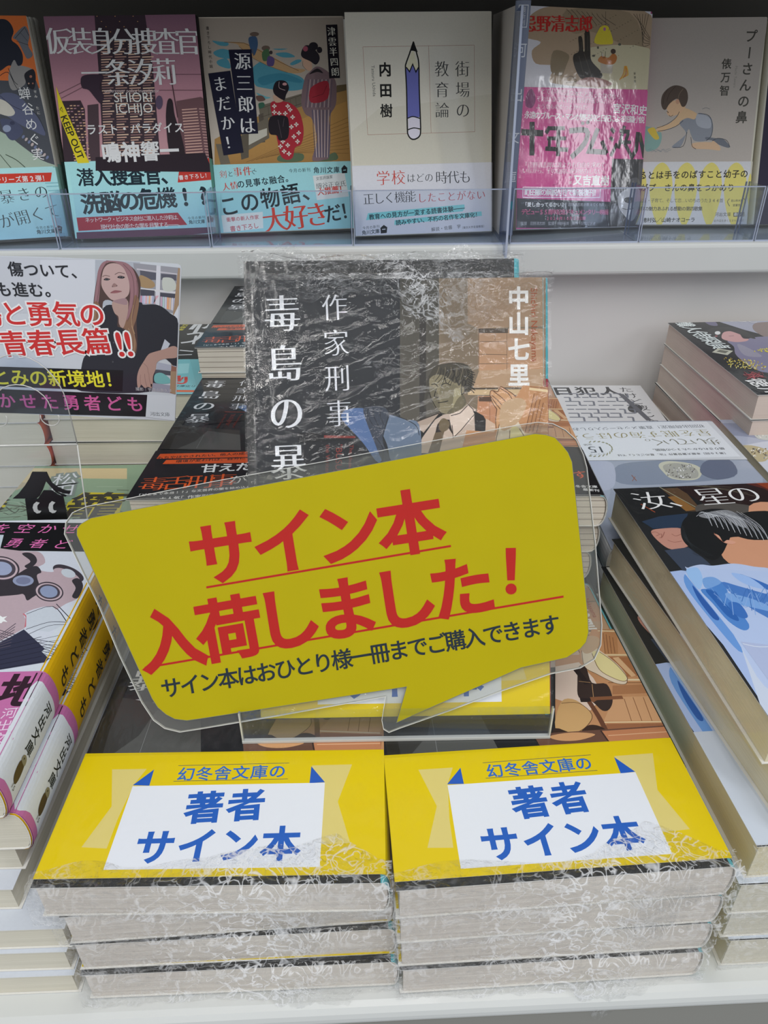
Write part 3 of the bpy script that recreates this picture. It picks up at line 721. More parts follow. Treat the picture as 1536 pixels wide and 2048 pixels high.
ART['U5'] = '''
P d6d6dc 2 1481 1053 -16 6 -507 -1062 15
S b09a80 91 1430 145 52 318 -4 486 -22 25 -489 -378 2 -393 26 -52 32 27 82 -140 13 -32 80 67 57 -128 28 8 71
S 8a7a60 266 1206 121 -21 -17 -73 -37 -67 -83 31
S 9c8a70 355 1463 507 3 123 -240 -213 51 -210 59 -151 -13
S c8c0a0 467 1212 570 32 22 -268 -372 -7 -148 47
S 4a4438 379 1440 0 0 -1 -1 -1 0 -2 0 -1 0 -1 1 0 0 0 1 1 1 1 0 1 0 2 0 0 -1
S 4a4438 479 1402 -1 -1 -1 0 -1 -1 -2 0 -2 1 -1 0 0 1 0 0 1 1 2 1 2 0 1 -1 1 0
S 4a4438 580 1363 0 0 -2 -1 -2 0 -2 0 -2 0 -2 0 0 1 0 1 2 0 2 1 2 0 2 -1 2 0
S 4a4438 683 1324 -1 -1 -2 0 -2 -1 -3 0 -2 0 -2 1 -1 1 1 0 2 1 2 0 3 0 2 0 2 0
S 4a4438 782 1284 0 -1 -1 0 -1 -1 -1 0 -1 1 -1 0 -1 1 1 1 0 0 2 1 1 0 1 -1 1 0
S 4a4438 888 1244 -1 -1 -1 -1 -1 0 -2 0 -2 0 -1 1 -1 1 1 0 1 1 1 0 2 0 2 0 1 -1
S 4a4438 415 1188 -1 -1 -1 -1 -2 0 -3 0 -2 0 -1 1 -1 0 1 1 1 1 2 0 3 0 2 0 1 -1
S 4a4438 502 1412 0 0 -2 -1 -2 0 -3 0 -2 0 -2 0 -1 1 1 1 2 0 2 1 3 0 2 0 2 -1
S 4a4438 600 1374 0 -1 -1 -1 -1 0 -2 0 -1 0 -1 1 0 0 0 1 1 1 1 0 1 0 2 0 1 -1
S 4a4438 703 1334 -1 0 -1 -1 -1 0 -2 0 -2 0 -1 0 -1 1 1 1 1 0 2 1 1 0 2 0 1 -1
S 4a4438 807 1295 -1 -1 -1 -1 -2 0 -3 0 -2 0 -1 1 -1 0 1 1 1 1 2 0 3 0 2 0 1 -1
S 4a4438 912 1254 0 0 -2 -1 -3 -1 -2 0 -3 1 -2 0 0 1 0 1 2 0 2 1 3 0 3 0 2 -1
S 4a4438 434 1198 0 -1 -1 -1 -1 0 -1 0 -1 0 -1 1 -1 1 1 0 0 1 2 0 1 0 1 0 1 -1
S 4a4438 522 1423 0 -1 -1 -1 -2 0 -2 0 -1 0 -2 1 0 0 0 1 2 1 1 0 2 0 1 0 2 -1
S 4a4438 624 1384 -1 -1 -1 0 -2 -1 -2 0 -2 0 -2 1 0 1 0 0 1 1 2 0 3 0 2 0 1 0
S 4a4438 727 1345 -1 -1 -2 -1 -2 0 -3 0 -2 0 -2 1 -1 0 1 1 2 1 2 0 3 0 2 0 2 0
S 4a4438 827 1305 0 -1 -1 0 -2 -1 -1 0 -1 1 -1 0 0 1 0 1 1 0 1 0 1 0 2 0 0 0
S 4a4438 932 1265 0 -1 -1 -1 -2 0 -2 0 -1 0 -2 1 0 0 0 1 2 1 1 0 2 0 2 0 1 -1
S 4a4438 458 1208 0 0 -2 -1 -2 -1 -2 0 -2 1 -1 0 -1 1 1 1 1 0 2 1 2 0 2 -1 2 0
S 4a4438 546 1433 -1 -1 -1 0 -3 -1 -3 0 -2 1 -2 0 0 1 0 0 2 1 2 0 3 0 2 0 2 0
S 4a4438 644 1394 -1 0 -1 -1 -1 0 -1 0 -1 0 -1 0 -1 1 1 1 0 0 2 1 1 0 1 0 1 -1
S 4a4438 747 1355 -1 -1 -1 0 -1 -1 -2 0 -2 1 -1 0 -1 1 1 1 1 0 2 0 1 1 2 -1 1 0
S 4a4438 851 1316 0 -1 -2 -1 -2 0 -2 0 -2 0 -2 0 0 1 0 1 1 0 3 1 2 0 2 0 1 -1
S 4a4438 957 1275 -1 0 -1 -1 -3 0 -3 0 -2 0 -2 0 -1 1 1 1 1 0 3 1 3 0 2 -1 2 0
S 4a4438 478 1218 0 0 -1 -1 -1 0 -2 0 -1 0 -1 1 0 0 0 1 1 1 1 0 2 0 1 0 1 -1
S 4a4438 565 1443 0 0 -1 -1 -2 0 -1 0 -2 0 -1 0 -1 1 1 1 1 0 1 1 2 0 2 -1 1 0
S 4a4438 667 1405 0 -1 -1 -1 -2 0 -3 0 -2 0 -1 1 -1 0 1 1 1 1 2 0 2 0 2 0 2 -1
S 4a4438 771 1366 -1 -1 -2 -1 -2 0 -3 0 -2 0 -2 0 -1 1 1 1 2 0 2 1 3 0 2 0 2 -1
S 4a4438 871 1326 0 -1 -1 0 -1 -1 -1 0 -2 0 -1 1 0 1 0 0 1 1 1 0 2 0 1 0 1 0
S 4a4438 401 1269 -1 -1 -1 -1 -1 0 -2 0 -2 0 -1 1 0 0 0 1 1 1 2 0 2 0 1 0 1 -1
S 4a4438 502 1229 0 -1 -2 0 -2 -1 -2 0 -2 0 -2 1 0 0 0 1 2 1 2 0 2 0 2 0 1 0
S 4a4438 604 1188 0 0 -2 -1 -2 0 -3 0 -2 0 -2 1 -1 0 1 1 1 1 3 0 3 0 2 0 2 -1
S 4a4438 687 1415 0 -1 -1 0 -1 -1 -1 0 -2 1 -1 0 0 1 0 0 1 1 1 0 2 0 1 0 1 0
S 4a4438 791 1376 -1 -1 -1 0 -1 -1 -2 0 -2 0 -1 1 -1 1 1 0 1 1 2 0 1 0 2 0 1 0
S 4a4438 895 1336 0 0 -1 -1 -2 0 -3 0 -2 0 -1 0 -1 1 1 1 1 0 2 1 2 0 2 0 2 -1
S 4a4438 424 1279 0 -1 -2 0 -2 -1 -3 0 -2 1 -2 0 -1 1 1 0 2 1 2 0 3 0 2 0 2 0
S 4a4438 522 1239 0 -1 -1 0 -1 0 -2 -1 -1 1 -1 0 0 1 0 1 1 0 1 1 1 0 2 -1 1 0
S 4a4438 624 1199 0 -1 -1 0 -2 -1 -1 0 -2 0 -1 1 -1 1 1 0 1 1 1 0 2 0 2 0 1 0
S 4a4438 711 1425 0 0 -2 -1 -2 0 -2 0 -2 0 -1 0 -1 1 0 1 2 0 2 1 2 0 2 0 2 -1
S 4a4438 815 1386 -1 0 -2 -1 -2 0 -3 0 -2 0 -2 0 -1 1 1 1 2 0 2 1 3 0 2 0 2 -1
S 4a4438 916 1347 -1 -1 -1 0 -1 -1 -1 0 -1 0 -1 1 -1 1 1 0 0 1 2 0 1 0 1 0 1 0
S 4a4438 444 1289 0 -1 -1 0 -2 0 -2 0 -1 0 -2 0 0 1 0 1 2 0 1 1 2 0 1 -1 2 0
S 4a4438 546 1250 -1 -1 -1 -1 -2 0 -2 0 -2 0 -2 0 0 1 0 1 1 0 2 1 3 0 2 0 1 -1
S 4a4438 649 1209 -1 -1 -2 0 -2 0 -3 0 -2 0 -2 0 -1 1 1 1 1 0 3 1 3 0 2 -1 2 0
S 4a4438 731 1436 0 -1 -1 -1 -1 0 -2 0 -1 0 -1 1 0 1 0 0 1 1 1 0 1 0 2 0 1 -1
S 4a4438 835 1397 -1 -1 -1 0 -1 -1 -2 0 -2 0 -1 1 -1 0 1 1 1 1 2 0 1 0 2 0 1 0
S 4a4438 940 1357 -1 0 -1 -1 -2 0 -2 0 -2 0 -2 0 -1 1 1 1 1 0 2 1 3 0 2 -1 1 0
S 4a4438 468 1300 -1 -1 -1 -1 -3 0 -2 0 -3 0 -2 1 0 0 0 1 2 1 2 0 3 0 3 0 1 -1
S 4a4438 566 1260 -1 -1 -1 -1 -1 0 -1 0 -1 0 -1 1 0 1 0 0 0 1 2 0 1 0 1 0 1 -1
S 4a4438 669 1220 -1 -1 -1 -1 -1 0 -2 0 -2 0 -1 1 -1 0 1 1 1 1 2 0 1 0 2 0 1 -1
S 4a4438 755 1446 -1 -1 -1 0 -2 -1 -2 0 -2 1 -2 0 0 1 0 0 1 1 2 1 3 0 2 -1 1 0
S 4a4438 859 1407 -1 -1 -1 0 -3 0 -3 -1 -2 1 -2 0 -1 1 1 1 2 0 2 1 3 0 2 -1 2 0
S 4a4438 387 1349 0 -1 -1 0 -1 -1 -2 0 -1 1 -1 0 0 1 0 1 1 0 1 0 2 0 1 0 1 0
S 4a4438 488 1310 -1 -1 -1 -1 -2 0 -1 0 -2 0 -1 1 0 1 0 0 1 1 2 0 1 0 2 0 1 -1
S 4a4438 590 1270 -1 0 -1 -1 -2 -1 -3 0 -2 1 -1 0 -1 1 1 1 1 0 2 1 3 0 2 -1 1 0
S 4a4438 693 1230 -1 -1 -2 0 -2 -1 -3 0 -2 0 -2 1 -1 1 1 0 2 1 2 1 3 0 2 -1 2 0
S 4a4438 793 1189 0 0 -1 -1 -1 0 -1 0 -2 0 -1 0 0 1 0 1 1 0 1 1 2 0 1 0 1 -1
S 4a4438 879 1418 -1 -1 -1 -1 -1 0 -2 0 -2 0 -1 1 0 0 0 1 1 1 2 0 2 0 1 0 1 -1
S 4a4438 411 1359 -1 0 -1 -1 -2 0 -3 0 -2 0 -1 0 -1 1 1 1 1 0 2 1 3 0 2 -1 1 0
S 4a4438 511 1320 0 0 -2 -1 -2 -1 -3 0 -2 1 -2 0 -1 1 1 1 2 0 2 1 3 0 2 -1 2 0
Q 3a342c 26 355 1471 62 -53 -18 -48
Q 3a342c 27 394 1468 57 -49 -2 -47
Q 3a342c 27 435 1464 50 -43 15 -48
Q 3a342c 27 475 1461 44 -39 31 -47
Q 3a342c 27 515 1458 38 -35 48 -46
Q 3a342c 27 556 1455 32 -31 64 -46
Q 3a342c 27 596 1452 26 -27 81 -45
Q 3a342c 27 637 1448 20 -21 97 -45
Q 3a342c 28 893 1459 79 -70 70 -79
Q 3a342c 28 918 1460 56 -95 68 -63
Q 3a342c 28 943 1461 33 -120 67 -47
Q 3a342c 28 968 1462 10 -146 66 -31
Q 3a342c 28 993 1463 -13 -171 64 -15
Q 3a342c 28 1018 1464 -36 -197 63 2
S 38342f 458 1292 20 13 14 -20 11 -72 10 8 -6 105 19 20 22 -19 11 -113 14 -65 76 -64 13 -41 -82 -27 -83 15 -44 49 -28 65 3 40 39 26
K 5c564c 28 469 1179 47 -130
K 5c564c 28 509 1196 69 -146
K 5c564c 27 485 1269 -3 -57
K 5c564c 27 533 1310 5 -96
S 9c6a60 457 998 81 43 124 -6 86 -31 -82 -27
Q 3a302c 28 375 1005 81 10 -42 32 -40 -17
S d8c83c 587 1268 45 102 30 9 36 -11 42 -92 -40 -17
Q 6a4c6c 36 622 1366 45 17 37 -15 -4 -20
Q 3a3a30 23 667 1467 7 -88
S b070a0 676 1355 -1 -5 -3 -4 -4 -2 -4 0 -4 2 -4 4 -1 4 1 6 2 4 4 2 5 0 4 -2 3 -4
P b8b0a0 646 1134 104 3 -6 -67 -94 3
S b8743c 624 1150 29 34 53 -11 39 30 33 -24 -18 -42 -62 -9
S 4a3c34 765 1216 -1 -8 -6 -5 -8 -4 -9 0 -9 3 -6 6 -2 7 1 7 6 6 8 3 9 0 9 -3 6 -5
S e8d8d0 652 1208 12 -24 -5 -8
Q 3a3430 28 652 1208 7 -32 21 0 2 38
Q d89030 56 810 1030 28 42 7 51
Q d8b040 57 824 1037 25 36 0 50
Q c87030 56 838 1044 21 29 -5 50
Q d89030 56 852 1051 18 22 -12 50
Q d8b040 56 867 1058 13 15 -18 50
S 5a5a50 599 1183 -1 -3 -4 -3 -4 -1 -6 0 -5 1 -4 2 -1 3 1 3 3 2 5 2 6 0 5 -1 3 -3
S 5a5a50 627 1236 0 -3 -2 -3 -3 -2 -4 0 -4 2 -2 2 -1 4 1 4 2 2 3 2 4 0 3 -1 2 -3
S 5a5a50 806 1262 -1 -4 -3 -3 -5 -1 -6 0 -5 1 -4 3 -1 3 1 4 3 3 5 1 6 1 5 -2 3 -3
T c02c28 73 1367 514 1382 mhb 102 - 0 0 忌野清志郎
T 5a5a54 933 1075 939 1024 v 100 - 0 189 新装版
'''
ART['U5b'] = '''
P c8488c 0 979 477 2 581 -22 23 -470 -301 0 8 -286 -805 15 10 489
G 1c2026 24282e -17 223 1090 -50 -7 -187 -1079 26
P 26262a 780 494 307 -5 -4 -504 -293 6
S 7a2c64 63 924 39 34 32 -66 -28 -58 -51 16
Q 98306c 38 275 362 40 44 43 -27 -18 -53 -52 -17
Q 98306c 38 386 710 44 -42 62 8 -39 -60
Q 98306c 37 281 752 60 43 64 -34 60 35
T f0dce8 153 946 847 916 m 105 - 0 0 「とても不思議な本だと思ったなぜなら、
T f0dce8 159 893 680 888 m 105 - 0 0 それはまるで自分自身が書いた
T f0dce8 156 844 609 842 m 105 - 0 0 ようなものだったからだ。」
T f4e8ee 799 838 1020 828 b 100 - 0 0 宮沢和史
T f4e8ee 72 787 1015 763 b 125 - 0 0 永遠のブルース・マンが贈る詩と日記による短篇小説
K 141414 428 24 673 178 -7
K 141414 410 110 742 5 -226
K 141414 300 252 709 -29 -43
K 141414 281 242 700 134 1
K 141414 264 234 632 156 1
K 141414 304 221 563 188 -8
K 141414 324 324 701 3 -190
K 141414 245 255 632 -3 -60
Q 141414 382 413 684 142 2 -12 -87 -106 -97
S 141414 536 737 -1 -6 -4 -4 -6 -3 -7 0 -7 3 -4 4 -2 6 1 5 4 5 6 2 7 0 7 -2 4 -5
S 141414 578 742 -1 -6 -5 -4 -6 -3 -7 0 -6 2 -5 5 -2 5 2 6 4 4 6 3 7 0 6 -2 5 -5
K 141414 367 649 703 -66 -157 151 -8
K 141414 330 686 617 48 -88
K 141414 290 760 704 29 -30
K 141414 270 754 643 28 -26
K 141414 275 768 511 48 89
K 141414 291 831 687 87 -8
K 141414 273 872 722 -43 -158
K 141414 275 908 670 -27 -70 72 -98
K 141414 254 826 608 108 1
K 141414 335 989 680 -7 -124 -39 -63
K 141414 337 1000 671 36 -97 22 -72
T f0dce8 60 451 707 449 m 110 - 0 0 「忌野清志郎は誰よりも自由を求めて
T f0dce8 61 412 726 404 m 110 - 0 0 いながら、その自由に絶対依存しない」
T f4e8ee 435 361 438 326 v 100 - 0 253 作家
T f4e8ee 498 343 730 337 hb 100 - 0 0 又吉直樹
K eccede 68 48 298 647 -10
K eccede 70 695 288 -1 -69
K eccede 68 694 219 -646 8
K eccede 67 48 227 0 71
T f0dce8 85 262 664 253 hb 115 - 0 0 町田康の解説付きで新装復刊！
T dfe0e4 67 176 388 171 b 100 - 0 0 「愛し合ってるかい？
T c8c8d0 437 171 752 166 - 100 - 0 0 忌野清志郎が教えてくれた」
T c04c7c 58 124 755 111 b 115 - 0 0 デビュー55周年記念ドキュメンタリー映画
T c04c7c 259 75 566 70 b 100 - 0 0 2026年10月2日公開
T a8a8b0 49 42 655 31 - 110 - 0 0 監督 忌野清志郎 監督 相原裕美 製作 配信ビデオ
S b0b0b4 862 240 86 45 90 -19 -1 -129 -49 -93 -70 38 -61 76
S 1c1c20 908 212 67 4 -8 -41 -57 10
Q 2a2a2e 51 892 139 45 -10 55 8
S 6a6a6e 808 467 27 9 30 -117 -12 -146 -31 55
S 4c4c50 932 340 76 18 28 -64 -88 -9
'''
ART['U6'] = '''
P b4aca4 -129 1474 1184 -10 -60 -1024 -1055 6
T 4c4a44 941 1341 930 781 vb 82 - 0 0 プーさんの鼻
T 4c4a44 777 1153 780 968 vb 82 - 0 0 俵万智
T 8c8880 853 1139 854 990 lv 100 - 0 0 Machi Tawara
S 86a8a0 196 709 29 9 79 -19 26 -54 -16 -64 -46 -32 -60 5
S d0b850 216 700 48 13 28 -41 18 -36 -29 -9 -42 36
S d4b48e 293 717 77 18 54 44 27 36 16 36 49 -9 72 -37 -15 -53 -68 0 -66 -27 -76 -26 -47 -18 -35 9
S d8b490 334 869 32 27 86 8 42 -36 -34 -53 -56 -22 -29 0 -22 23 4 18
S 5c5048 303 896 10 54 45 44 56 15 70 -25 23 -62 -13 -54 -28 -8 -28 44 -25 9 -45 -35 -26 -40 -26 14
Q 40362f 28 349 985 -25 -53 -3 -54
Q 40362f 28 405 1002 -44 -53 -14 -53
Q 8a7a68 28 465 984 -26 -35 -7 -36
S c89c80 444 895 -1 -7 -4 -6 -5 -4 -7 0 -6 4 -4 6 -3 8 1 7 4 7 5 3 7 0 6 -4 4 -6
Q 3a3430 37 352 829 13 -9 -4 -6
Q 3a3430 28 372 802 13 -12 18 12
S 8c9098 457 743 55 36 59 -9 25 44 60 -14 41 -22 21 -63 -8 -73 -36 -26 -88 0 -34 46 -23 36 -39 -109 -37 -22 -40 9 82 68 16 36
S a8acb4 588 805 68 -9 43 -36 -5 -54 -79 9 -32 37
S d0b090 568 598 87 9 59 -1 18 9 48 -36 8 -32 -59 5 -50 4 -98 6
S 70747c 671 643 79 -10 60 -9 48 -46 -13 -13 -71 23 -42 27 -59 10
Q 3c4048 38 296 686 77 13 66 26 45 36
Q 3c4048 37 284 708 76 27 64 44 26 45
Q 3c4048 37 597 810 79 -14 36 -72 -3 -72 -35 -36
Q 3c4048 38 423 571 78 9 20 100
Q 3c4048 38 554 643 15 -63 32 -23
Q 3c4048 38 722 615 38 18 70 -14 32 -50
Q 7a8488 24 228 554 29 7
Q 7a8488 24 240 546 29 8
Q 7a8488 24 253 538 29 9
Q 7a8488 24 263 554 31 -15
Q 7a8488 24 276 546 28 15
Q 7a8488 24 288 538 28 16
Q 7a8488 24 299 554 30 -8
Q 7a8488 24 311 546 30 -7
Q 7a8488 24 324 537 27 24
Q 7a8488 24 334 554 30 0
Q 7a8488 24 347 545 29 1
Q 7a8488 24 359 537 29 2
Q 7a8488 24 370 554 28 7
Q 7a8488 24 382 545 29 8
Q 6a6e74 28 623 841 28 9 30 -10
'''
ART['U6b'] = '''
P ccccce -62 463 1097 -1 17 -476 -1082 -10
S d8cc74 145 462 64 -56 30 -130 -27 -168 -56 -124 -64 124 -32 169 20 130
S d8cc74 347 461 64 -55 31 -130 -25 -169 -55 -123 -65 123 -34 169 20 130
S d8cc74 540 460 64 -55 31 -130 -24 -169 -54 -123 -65 124 -35 169 18 129
S d8cc74 731 459 65 -55 32 -130 -22 -169 -53 -123 -67 124 -36 169 18 129
S d8cc74 923 458 65 -55 33 -130 -21 -168 -52 -123 -68 123 -37 169 17 129
S d8cc74 1046 366 -20 -46 7 -112 25 -94 25 -47
T 3c3a34 73 366 991 375 b 95 - 0 0 生きるとは手をのばすこと幼子の
T 3c3a34 159 277 898 274 b 95 - 0 0 指がプーさんの鼻をつかめり
T 5c5a50 206 183 833 180 - 110 - 0 0 出産・子育て、そして恋…いのちのうた344首
T 5c5a50 221 122 675 120 b 105 - 0 0 歌の魅力あふれる感動の第四歌集
T 3c3c38 242 36 622 38 b 100 - 0 0 穂村弘／山崎ナオコーラ
T 3c3c38 808 77 903 77 - 100 - 0 0 河出文庫
P 54524c 936 91 87 2 1 -31 -84 -2
T d0d0c8 955 77 1008 76 b 100 - 0 0 最新刊
T 6a6650 918 178 992 180 b 100 - 0 0 若山牧水賞
T 6a6650 936 144 976 145 b 100 - 0 0 受賞作
Q 7a7458 58 896 194 -14 -23 20 -33
Q 7a7458 58 1005 197 19 -27 -10 -32
T 7a7664 798 30 1017 31 - 100 - 0 0 全作品を多く生まれに改訂
'''
